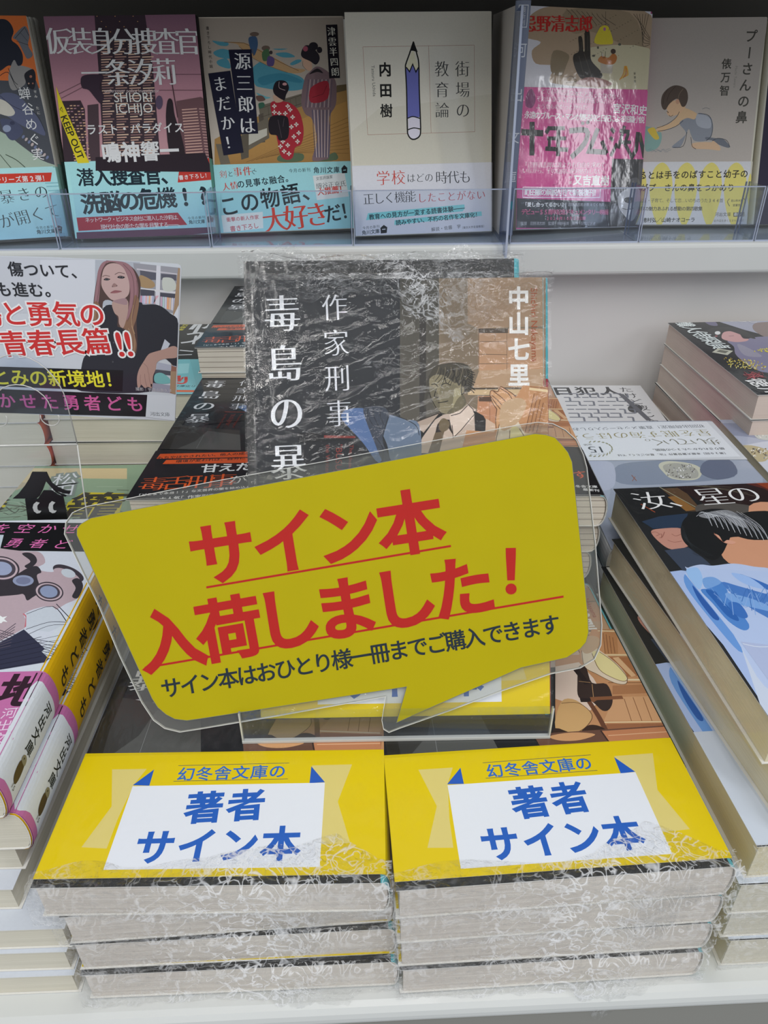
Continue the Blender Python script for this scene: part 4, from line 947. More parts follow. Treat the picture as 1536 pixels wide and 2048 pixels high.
ART['PZ'] = '''
G 2c2e32 24262a -27 1506 587 -6 9 -675 -611 7
G 4a4840 5c564c 524 1501 178 -2 -6 -592 -180 2
G 24262a 1c1e22 -60 849 683 -8 -4 -356 -686 10
P 80705c 663 1499 382 -4 -4 -595 -385 4
P 9c8268 766 1507 274 -3 -1 -186 -238 -6 -37 18
G a8886c c09470 801 1312 238 -3 -1 -139 -238 3
P 54483c 803 1312 105 -1 0 -15 -105 1
K 5a4a3c 22 803 1312 -1 -137
K 6a5644 18 805 1269 98 -1
K 6a5644 18 805 1227 98 -3
K 6a5644 18 805 1195 107 -1
K 6a5644 14 862 1307 -1 -37
K 6a5644 14 904 1306 -1 -134
P b89878 804 1173 234 2 0 -65 -258 5
K 3c3024 32 771 1113 267 -1
P d0b48c 762 1108 276 -1 0 -19 -276 3
P c48c68 799 1086 239 0 -2 -221 -258 3
K 8a5c40 18 841 1081 -2 -187
K 8a5c40 18 878 1081 -1 -188
K 8a5c40 18 939 1080 -1 -188
K 8a5c40 18 967 1080 -1 -188
K 8a5c40 18 986 1080 -1 -188
K 8a5c40 18 1014 1079 -1 -188
P 5c4434 801 1084 45 0 0 -16 -45 1
K 7a543c 36 925 1063 113 -1
P 3a3632 592 1375 23 -1 -4 -373 -24 1
S 48433a 612 1123 8 31 21 17 19 21 56 0 37 -10 21 -35 2 -26 -14 -21 -24 9 0 -35 -14 -26 0 83 -65 18 -40 -61 -10 -43 -5 22
S 8a8064 624 1140 7 22 33 4 51 -18 14 -26 14 13 9 -13 -9 -26 -12 -9 2 -35 23 8 -4 -17 -47 -12 -24 -5 -23 14 -14 31 -16 17
S 6c6450 686 1031 42 39 10 30 18 -35 -33 -30
S 4a4438 655 1192 61 8 46 -9 19 -31 -8 -52 -16 -4 -28 35 -14 -8 -37 26 -37 1 -19 -13 14 34
S 6e6650 624 1119 17 -3 17 -28 2 -44 -11 -4 -16 31
S 7c735a 659 1096 14 26 42 4 14 -17 -5 -35 -28 -13 -24 9
S a09674 715 1113 19 -4 4 -27 -14 -25 -19 -9 5 30
S 746b53 719 1070 19 17 9 -26 -24 -31 -23 -4
Q 746a54 22 660 1186 -8 -20 -16 -21
Q 2e2a22 22 667 1182 -4 -22 -19 -22
Q 2e2a22 22 674 1178 -1 -24 -21 -23
Q 746a54 22 681 1185 2 -19 -24 -42
Q 2e2a22 22 688 1182 -6 -22 -15 -44
Q 2e2a22 23 695 1178 -3 -24 -16 -10
Q 746a54 23 702 1185 1 -19 -20 -29
Q 2e2a22 23 709 1182 4 -23 -22 -29
Q 2e2a22 22 716 1178 -4 -25 -13 -30
Q 746a54 23 723 1185 -1 -20 -15 -49
Q 2e2a22 22 730 1181 3 -22 -18 -15
Q 2e2a22 22 737 1178 6 -25 -20 -16
Q 746a54 22 744 1185 -2 -20 -11 -35
Q 2e2a22 22 751 1181 1 -22 -13 -36
Q 2e2a22 22 758 1178 5 -25 -16 -37
Q 746a54 23 765 1184 8 -19 -18 -22
Q 2a261f 27 762 1169 14 -9 13 -2
Q 2a261f 27 762 1162 14 -9 9 -3
Q 2a261f 27 762 1154 14 -9 6 -4
Q 2a261f 27 762 1146 14 -9 13 -5
Q 2a261f 27 762 1138 14 -9 9 -6
Q 2a261f 27 762 1130 14 -9 5 -6
Q 2a261f 27 762 1122 14 -8 13 -8
Q 2a261f 27 762 1114 14 -8 9 -9
Q 2c2822 27 738 1096 5 39 10 4 2 -31 -17 -17
Q 2c2822 27 631 1127 14 2 9 -9
Q 2c2822 27 664 1123 18 8 19 -7
Q 2c2822 27 650 1114 -8 -26 16 -4
Q 2c2822 27 654 1066 18 2 19 4
Q 2c2822 27 624 1101 11 -30 23 -35 28 -10
Q 2c2822 27 685 1131 -5 26 22 22
Q 2c2822 27 724 1131 -9 30 -9 18
Q 2c2822 27 758 1156 23 -9
Q 2c2822 27 752 1126 26 -9
Q 2c2822 27 762 1174 24 -9
P 1e1a18 587 958 29 56 46 17 10 -4 -62 -61 -19 -26
P c8b4a4 676 1027 43 3 42 30 28 -17 4 -109 -5 -31 -207 -6 15 52 48 61
P b4a090 573 1002 85 29 -57 -65 -23 22
P e0ccbc 695 1026 57 22 9 12 26 -22 -8 -30 -71 -60 -8 43
P 2a201a 650 992 17 19 28 -2 13 -53 -18 27 -19 -17 -28 -4
S 6e5e44 660 1005 16 9 19 -14 -5 -22 -19 -10 -14 11
P 6a5840 643 966 33 4 -20 -74 -40 0
K 3c3028 27 761 1060 19 -17 4 -13
K 3c3028 27 704 991 4 -43 29 26 47 51
K 3c3028 27 573 1002 85 29
K 3c3028 27 700 1022 33 8 28 26
K 3c3028 27 791 1034 1 -131
P 26221f 784 1038 33 -17 13 -22 -7 -57 -35 -13
P d4b8a0 826 1012 38 -23 -1 -61 -42 -12
S d0a074 841 1090 9 17 19 -4 5 15 19 -7 32 -22 17 -26 -8 -31 -19 -26 -9 -26 -43 -8 -4 31 7 39 -16 22
Q 6a4630 27 841 1090 5 15 23 -4 10 16 18 -8 33 -22 12 -24 -8 -31 -19 -30 -9 -26
Q 6a4630 27 841 1090 9 -26 16 -22
Q 6a4630 27 846 1090 23 -18 23 -26
Q 6a4630 27 853 1103 30 -22 23 -22
Q 6a4630 27 872 1116 35 -22 18 -27
Q 6a4630 27 866 1042 -5 -35 2 -31
Q 6a4630 27 939 1063 -9 -35 -24 -43
Q 6a4630 27 878 1042 -14 17 -21 27
P 5c3e30 863 976 29 0 23 -9 0 -13 -52 0
S e0d4c0 908 969 -2 -5 -4 -3 -3 -1 -4 1 -2 3 -1 4 1 6 3 5 3 3 4 1 3 -1 3 -3 1 -5
S 56709c 306 1022 14 22 47 8 37 -9 9 -35 18 -48 23 -44 -5 -40 -19 -4 -46 62 -55 58
S 6a7a90 423 1034 56 -5 56 -18 51 -18 -2 -131 -93 1 -23 70
S 3c424e 386 1039 19 17 51 -1 23 -26 -10 -35 -15 -52 18 -44 23 -53 -37 18 -36 79
Q 22262e 22 405 1052 -5 -22 22 -40
Q 22262e 22 423 1051 0 -26 23 -44
Q 22262e 22 451 1051 -5 -26 14 -31
Q 22262e 23 479 1029 -10 -26 -15 -52
Q 22262e 23 516 1020 56 -27 14 -35
Q 22262e 22 431 951 23 -35 -1 -44
P 1a1a1e 169 950 169 -2 110 -89 -282 -71
P 141416 151 972 187 -7 0 -22 -188 -6
P 7c2a20 244 962 112 -4 0 -7 -112 2
T e4e6ea 102 1367 120 707 vmb 80 - 0 0 毒島の暴言
T dcdee4 289 1386 299 1033 vm 82 - 0 0 作家刑事
T 7c2a20 342 930 330 751 lv 100 - 0 0 The abuse language of
T 7c2a20 298 931 290 764 lv 100 - 0 0 "BUSUJIMA",
T 7c2a20 258 931 250 743 lv 100 - 0 0 the Writer Detective
K 5a5c60 9 81 481 51 456
T e8e6e2 947 1410 946 1154 vhb 92 - 0 0 中山七里
T a4522c 1002 1444 1003 1199 lv 100 - 0 0 Shichiri Nakayama
P c89468 961 1121 415 -33 -267 -611 -480 38 127 458 98 -8
P b88458 1010 1112 56 -9 -47 -151 -55 4
K 8a5c3c 31 1001 1093 -34 -128
K 8a5c3c 31 1011 1083 -30 -119
K 8a5c3c 31 1022 1072 -28 -109
K 8a5c3c 31 1033 1062 -25 -100
K e4cca0 80 983 1109 100 -13
K 8a5c3c 24 985 1116 99 -10
K e4cca0 105 964 956 104 -8
K 7a5034 22 962 949 121 -11
P a87048 966 943 110 -9 -10 -107 -112 -8
P dcb488 989 937 26 2 34 -111 -21 -6
K ecd8b0 99 940 812 141 -11
K 7a5034 28 923 797 157 -12
P b07c54 935 780 148 -4 -7 -47 -158 4
P d4a478 919 718 174 -6 -28 -126 -225 17
K 8a5c3c 26 956 707 -12 -112
K 8a5c3c 26 993 712 -10 -120
K 8a5c3c 27 1033 709 -12 -120
K e8cca0 64 837 596 227 -14
P a06a48 846 588 226 -14 -5 -66 -269 21
K e0c094 25 850 553 210 -34
K e0c094 25 848 546 200 -30
S e4d4bc 874 991 52 23 35 -48 37 -74 12 -69 -20 -39 -44 11 -54 54 -35 45
S e8dca0 912 970 34 6 40 -66 21 -78 -17 -32 -36 19 -42 54
Q 7a5a3c 29 874 991 -17 -97 35 -45 54 -54 44 -11 20 35
Q 7a5a3c 29 912 970 0 -97 42 -54 36 -19 19 23 -23 87 -40 66
S c8a884 882 1055 59 24 31 -22 -33 -62 -58 -23
P e8d4c4 737 904 104 18 31 -96 10 -98 -76 -70 -118 70
S 3a2c28 800 807 33 89 28 -10 -3 -84 56 -12 -3 -80 -30 -51 -30 -5 -25 48 -44 26
K 2a2020 241 816 881 22 -85
K c89c6c 21 808 814 44 -11
K c89c6c 21 856 794 -17 -70
K 2a2020 201 783 713 40 -3
K 8a5a3c 176 825 717 128 -2
Q 6c4430 192 815 702 13 -83 6 -100
K 8a5a3c 121 826 702 22 13
S d4ac74 707 711 59 3 39 -79 -33 -48 -56 -38 -68 33
Q 6a4a30 26 705 703 68 -5 32 -63 -40 -55 -54 -30
S 3a2820 648 582 68 -33 62 38 50 -19 6 -62 -206 2
P 3a3a38 14 496 -9 172 36 113 183 -42 147 -22 48 -237
P 555654 98 502 69 83 36 126 179 -49 36 -174
P 2a2924 14 496 -3 154 -2 191 44 -1 -3 -226 11 -119
K 8a8c8c 16 193 505 1 160
P 6a4a3c 557 560 502 3 9 -69 -497 3
P c4845c 813 555 251 2 4 -57 -246 -2
S d4a070 614 545 89 12 84 -15 -62 -22 -72 2
K 3c2a24 61 813 558 13 -60
K e0b088 40 833 532 231 1
'''
ART['YB'] = '''
P dcc200 -413 495 420 -5 1070 13 24 -507 -1276 -4
P d8c878 116 432 122 0 -27 -66 -15 -134 -3 -107 -82 6 50 149
P d8c878 822 437 142 2 -44 -153 46 -154 -122 -5
P 1c58b8 208 364 57 65 1 -68
P 1c58b8 820 433 52 -68 -53 -3
P dfe3ec 209 360 663 3 2 -311 -669 1
K 3a4c50 22 347 444 393 5
K 3a4c50 21 345 378 397 3
T 2c68b8 383 406 702 413 b 96 - 0 0 幻冬舎文庫の
T 1e5cb8 474 270 613 277 hb 92 - 0 0 著者
T 1e5cb8 345 127 745 133 hb 95 - 0 0 サイン本
'''
ART['KO'] = '''
P 16161a -147 463 1427 75 145 -593 -1586 -5
P d45420 30 440 765 44 36 -64 -805 -32
P d45420 77 375 724 42 35 -58 -765 -26
T 1c1410 42 397 490 450 b 100 - 0 0 もちやほやされたい、他人の成功を
T 1c1410 143 360 475 398 b 100 - 0 0 環境が変われば、自分にも
T e8ecee 308 288 468 305 b 110 - 0 0 甘えた
T dc5a24 84 138 391 169 m 105 - 0 1401 毒舌刑事
T d8d8d8 461 177 461 177 m 100 - 0 873 が
T d8d8d8 45 34 546 116 b 100 - 0 0 「どこまで本当!?」な文芸界の闇を詰め込んだ
T d8d8d8 162 3 584 65 b 100 - 0 0 大人気｢作家刑事毒島｣シリーズ
T e05a20 897 171 978 189 - 100 - 0 812 ます
T e0e0e0 921 80 1020 76 b 100 - 0 0 幻冬舎文庫
T e0e0e0 973 50 1021 42 b 100 - 0 0 最新刊
'''
ART['ST'] = '''
P 1e2022 -6 1512 884 24 -223 -402 -638 32
P 5a4430 228 1464 102 2 3 -219 -65 5
P 8a6234 227 1385 42 7 44 -126 -54 -13
K 9a9c84 42 225 1479 102 -214
P 2a1c1c 299 1488 529 52 -136 -339 -316 88
P 5a2820 623 1504 255 32 -127 -230 -36 119
P 8c3c20 692 1498 174 18 -95 -173
K 6a6454 29 309 1488 233 -4
K 6a6454 29 343 1485 224 -33
K 6a6454 29 378 1482 214 -62
K 6a6454 29 412 1479 204 -90
K 6a6454 28 446 1477 194 -119
K b85430 40 78 1331 38 -76
P 2a3a50 27 1183 94 36 139 16 -68 -116 -137 2
S 54504c 333 1302 149 6 100 -44 -82 -66 -183 14
S d09878 563 1274 126 9 -56 -231 -162 -289 -87 34 -123 52 27 149 83 33 99 17
S c08c7c 36 1098 46 21 98 -7 -20 -88 -11 -46 -78 -18 -30 57
Q 905c50 31 33 1090 21 6 12 -17
Q 905c50 30 46 1064 28 14 -12 -31
Q 905c50 30 82 1030 20 -18 37 5
Q 905c50 31 118 1075 12 -17 32 14
Q 905c50 31 94 1093 -25 -38 -16 -7
P 3c4658 38 955 33 5 75 10 27 -77 11 -52 -128 -40
S 1a1c1e 178 1120 42 65 59 48 85 29 69 -5 53 -40 78 12 83 -25 -53 -182 -147 -20 -72 37 -44 -44 -57 -73 -53 -48 -30 10 -18 38 -24 56 0 62
S 8a8c90 299 1214 80 29 73 3 26 -55 -14 -93 -42 37 -13 70 -76 -20
Q d4d8de 16 286 1206 43 32 -1 -53
Q 6c7078 16 295 1216 39 19 -8 -70
Q 9a9ea8 16 304 1226 34 6 -15 -88
Q e4e8ec 16 313 1236 30 -7 -23 -105
Q d4d8de 16 323 1246 25 -20 0 -56
Q 6c7078 16 309 1204 44 19 -8 -74
Q 9a9ea8 16 318 1214 40 6 -16 -91
Q e4e8ec 16 327 1224 35 -7 -23 -108
Q d4d8de 16 336 1234 31 -20 0 -59
Q 6c7078 16 346 1244 26 -33 -8 -77
Q 9a9ea8 16 332 1202 45 6 -16 -94
Q e4e8ec 15 341 1212 40 -7 -23 -111
Q d4d8de 16 350 1222 36 -20 0 -63
Q 6c7078 16 359 1232 32 -33 -8 -80
Q 9a9ea8 16 369 1242 27 -46 -16 -97
Q e4e8ec 16 354 1201 46 -8 -24 -113
Q d4d8de 16 364 1210 41 -20 -1 -66
Q 6c7078 16 373 1220 37 -33 -9 -83
Q 9a9ea8 16 382 1230 32 -46 -16 -99
Q e4e8ec 16 392 1240 27 -59 -24 -116
Q d4d8de 16 377 1199 47 -21 -1 -69
Q 6c7078 16 387 1209 42 -34 -9 -85
Q 9a9ea8 16 396 1219 37 -47 -16 -102
Q e4e8ec 15 406 1229 32 -60 -25 -118
Q d4d8de 16 415 1239 28 -73 -1 -71
Q 6c7078 15 400 1197 47 -34 -9 -88
Q 9a9ea8 15 410 1207 42 -47 -17 -104
Q e4e8ec 15 419 1217 38 -60 -25 -121
Q d4d8de 16 428 1227 33 -73 -1 -74
Q 6c7078 15 438 1237 28 -86 -9 -91
Q 9a9ea8 15 423 1195 47 -47 -17 -107
Q e4e8ec 15 432 1205 43 -60 -25 -123
Q d4d8de 15 442 1215 38 -73 -2 -77
Q 6c7078 15 452 1225 32 -86 -9 -93
Q 9a9ea8 15 461 1235 28 -99 -18 -109
Q e4e8ec 15 446 1194 48 -60 -26 -126
Q d4d8de 15 455 1203 43 -72 -1 -80
Q 6c7078 16 465 1213 38 -85 -10 -96
Q 9a9ea8 15 474 1223 33 -98 -18 -112
Q e4e8ec 15 484 1233 28 -111 -26 -128
Q d4d8de 15 469 1192 47 -73 -1 -83
Q 6c7078 15 478 1202 43 -86 -10 -99
Q 9a9ea8 15 488 1212 38 -99 -19 -115
Q e4e8ec 15 498 1221 32 -111 -26 -130
Q 303438 18 197 1152 -32 -64 -12 -80
Q 303438 18 193 1134 -28 -61 -6 -73
Q 303438 18 189 1116 -24 -58 -1 -66
Q 303438 18 185 1098 -20 -54 5 -60
Q 303438 18 181 1080 -16 -50 10 -54
Q 303438 18 177 1062 -12 -47 15 -48
Q 303438 18 173 1045 -7 -44 19 -42
Q 303438 18 169 1028 -3 -41 24 -36
Q 303438 18 165 1011 1 -38 30 -30
Q 303438 18 161 994 5 -35 35 -24
Q 303438 18 158 977 8 -31 40 -19
Q 303438 18 154 960 12 -28 45 -13
Q 303438 18 150 944 16 -26 50 -6
Q 303438 17 146 927 20 -22 55 -1
S d8a088 299 1061 15 -17 -5 -48 25 14 27 -18 -20 -14 -27 10 -11 33
Q 8a5040 24 303 1069 -2 -32 8 -41
P a8bce4 48 812 26 -9 62 -329 160 -122 -159 -276 -129 9 4 288 -49 428
S 6898d8 58 787 16 -115 10 -148 -1 -157 -33 -29 -19 155 -9 209
S 2c5ca8 51 713 8 -90 5 -109 -23 1 -5 109
P c8d2e4 78 394 221 -37 -186 -322 -127 9
S b8c8e8 72 800 12 27 58 17 47 -11 89 8 72 -27 68 -33 1 -147 -266 -470 -99 7 19 251
P b4c6e8 53 794 126 19 272 -49 -331 -598 -33 3
S 4f86cc 69 679 37 11 36 43 34 -16 -20 -126 -1 -119 -35 -31 -31 53 -10 102
S 2c64b0 88 678 33 -9 0 -51 14 -86 -9 -40 -27 31 -8 91
S 4a7cc4 175 724 51 -30 76 -52 61 -36 -79 -144 -50 51 -40 75 -17 64
S 3c70bc 269 771 66 -66 45 -69 -10 -18 -64 70
S 78a4dc 108 749 46 10 17 -35 -36 -24 -41 -10
S 7ca8e0 154 654 61 -24 55 -48 13 -50 -63 29 -62 36
S 9cbcec 240 780 55 -32 24 -75 -37 10 -36 42
S 3a70bc 139 598 39 -9 -4 -72 -28 -10 -17 37
Q 6c9cd8 26 107 709 9 -20 -1 -33
Q 3c70b8 26 108 683 9 -23 0 -30
Q 8cb0e4 26 110 657 8 -25 1 -29
Q 6c9cd8 25 112 631 6 -26 3 -28
Q 3c70b8 25 114 606 5 -29 3 -25
Q 8cb0e4 25 115 581 70 103 -61 -157
Q 6c9cd8 26 188 703 -3 -48 14 -5
Q 3c70b8 26 189 677 -4 -50 15 -4
Q 8cb0e4 26 190 651 -4 -51 16 -3
Q 6c9cd8 25 191 625 -5 -53 17 -1
Q 3c70b8 26 192 600 62 78 -50 -132
Q 8cb0e4 25 193 576 60 74 -48 -129
Q 6c9cd8 26 268 697 -15 -75 31 22
Q 3c70b8 26 269 671 -16 -77 31 23
Q 8cb0e4 25 269 645 -16 -78 32 24
Q 6c9cd8 26 270 619 52 54 -37 -108
Q 3c70b8 26 270 594 52 51 -36 -105
Q 8cb0e4 25 271 570 50 47 -35 -103
Q 6c9cd8 26 349 691 -29 -102 48 48
Q 3c70b8 26 349 665 -30 -103 49 49
Q 8cb0e4 26 349 639 42 29 -24 -83
Q 6c9cd8 26 349 613 41 27 -23 -81
P b0bcdc 80 384 140 -37 -100 -181 -40 3
Q d8e0f4 36 82 373 49 -20 92 -1
S 9ac0ec 64 801 36 25 22 -9 -14 -68 -44 -63
T f0f4f6 136 1354 587 1376 m 100 - 0 1721 汝、星の
'''
ART['WOb'] = '''
P d4d8de -201 1419 1211 47 10 -509 -1308 -71
T 4c5058 945 1389 87 1350 - 100 - 0 491 初回出荷限定！直筆メッセージ入りしおり
T 8c8458 921 1290 81 1241 m 100 - 0 1054 星を眠す海のほうへ
T 6c6a58 932 1166 509 1157 m 100 - 0 1093 歩いていく。
T 55585c 953 1064 528 1051 b 100 - 0 0 語りきれなかった3つの物語。
T 4c4c50 954 1003 312 983 b 100 - 0 0 ［第20回］本屋大賞受賞作『汝、星のごとく』では
T 3c4448 221 1060 170 1061 m 100 - 0 1098 15
T 5a5c58 224 1003 146 997 - 100 - 0 0 シリーズ
T 5a5c58 170 1133 143 1127 - 100 - 0 0 突破
S 8a8a6c 191 1181 -1 -4 -3 -6 -4 -7 -5 -6 -4 -5 -3 -1 -2 1 1 4 3 6 4 7 5 6 4 4 4 2
S 8a8a6c 220 1181 -2 -4 -3 -5 -4 -6 -5 -3 -4 -3 -3 0 -1 3 1 4 3 5 4 5 5 4 5 2 3 0
S 8a8a6c 246 1172 -2 -3 -3 -4 -4 -3 -5 -1 -4 0 -2 2 -1 3 2 4 3 3 5 3 5 2 3 -1 3 -1
S 8a8a6c 268 1157 -2 -3 -3 -2 -4 -1 -4 1 -3 3 -2 3 0 4 2 3 4 2 4 1 4 -2 3 -2 1 -4
S 8a8a6c 285 1135 -2 -3 -3 0 -4 2 -3 4 -2 4 -1 5 1 4 2 3 3 0 4 -2 2 -4 3 -4 0 -5
S 8a8a6c 294 1108 -2 -1 -3 1 -2 4 -2 6 -1 7 0 5 2 4 2 2 2 -2 2 -4 2 -6 1 -6 0 -6
S 8a8a6c 295 1079 -2 0 -1 3 -2 6 0 8 0 7 1 7 2 3 2 1 1 -4 2 -6 0 -7 0 -8 -1 -6
S 8a8a6c 289 1050 -1 1 -1 4 0 7 0 9 2 9 2 6 2 3 1 -1 1 -4 0 -7 -1 -9 -1 -9 -2 -6
S 8a8a6c 276 1022 -1 2 0 6 1 8 2 9 2 8 3 6 2 3 1 -2 0 -5 -1 -9 -2 -9 -3 -8 -2 -6
S 8a8a6c 256 998 0 3 1 6 2 8 3 9 3 8 3 6 2 1 1 -2 -1 -7 -2 -8 -3 -9 -3 -8 -4 -5
S 8a8a6c 233 980 -1 3 2 6 3 8 4 9 4 6 3 5 2 0 0 -3 -1 -6 -3 -9 -4 -8 -4 -7 -4 -4
S 8a8a6c 206 968 0 3 2 6 4 7 5 7 4 6 3 2 2 0 -1 -4 -2 -6 -4 -7 -4 -7 -4 -5 -4 -3
S 8a8a6c 178 963 1 4 3 5 4 6 4 5 5 3 3 1 1 -1 -1 -4 -3 -5 -4 -6 -5 -5 -4 -4 -3 0
S 8a8a6c 151 966 1 4 3 4 5 4 4 3 4 1 3 -1 1 -2 -2 -4 -3 -4 -4 -4 -5 -3 -4 -1 -2 0
S 8a8a6c 126 976 2 3 3 3 4 2 5 1 3 -1 2 -3 1 -3 -2 -3 -3 -3 -5 -2 -4 0 -3 1 -2 2
'''
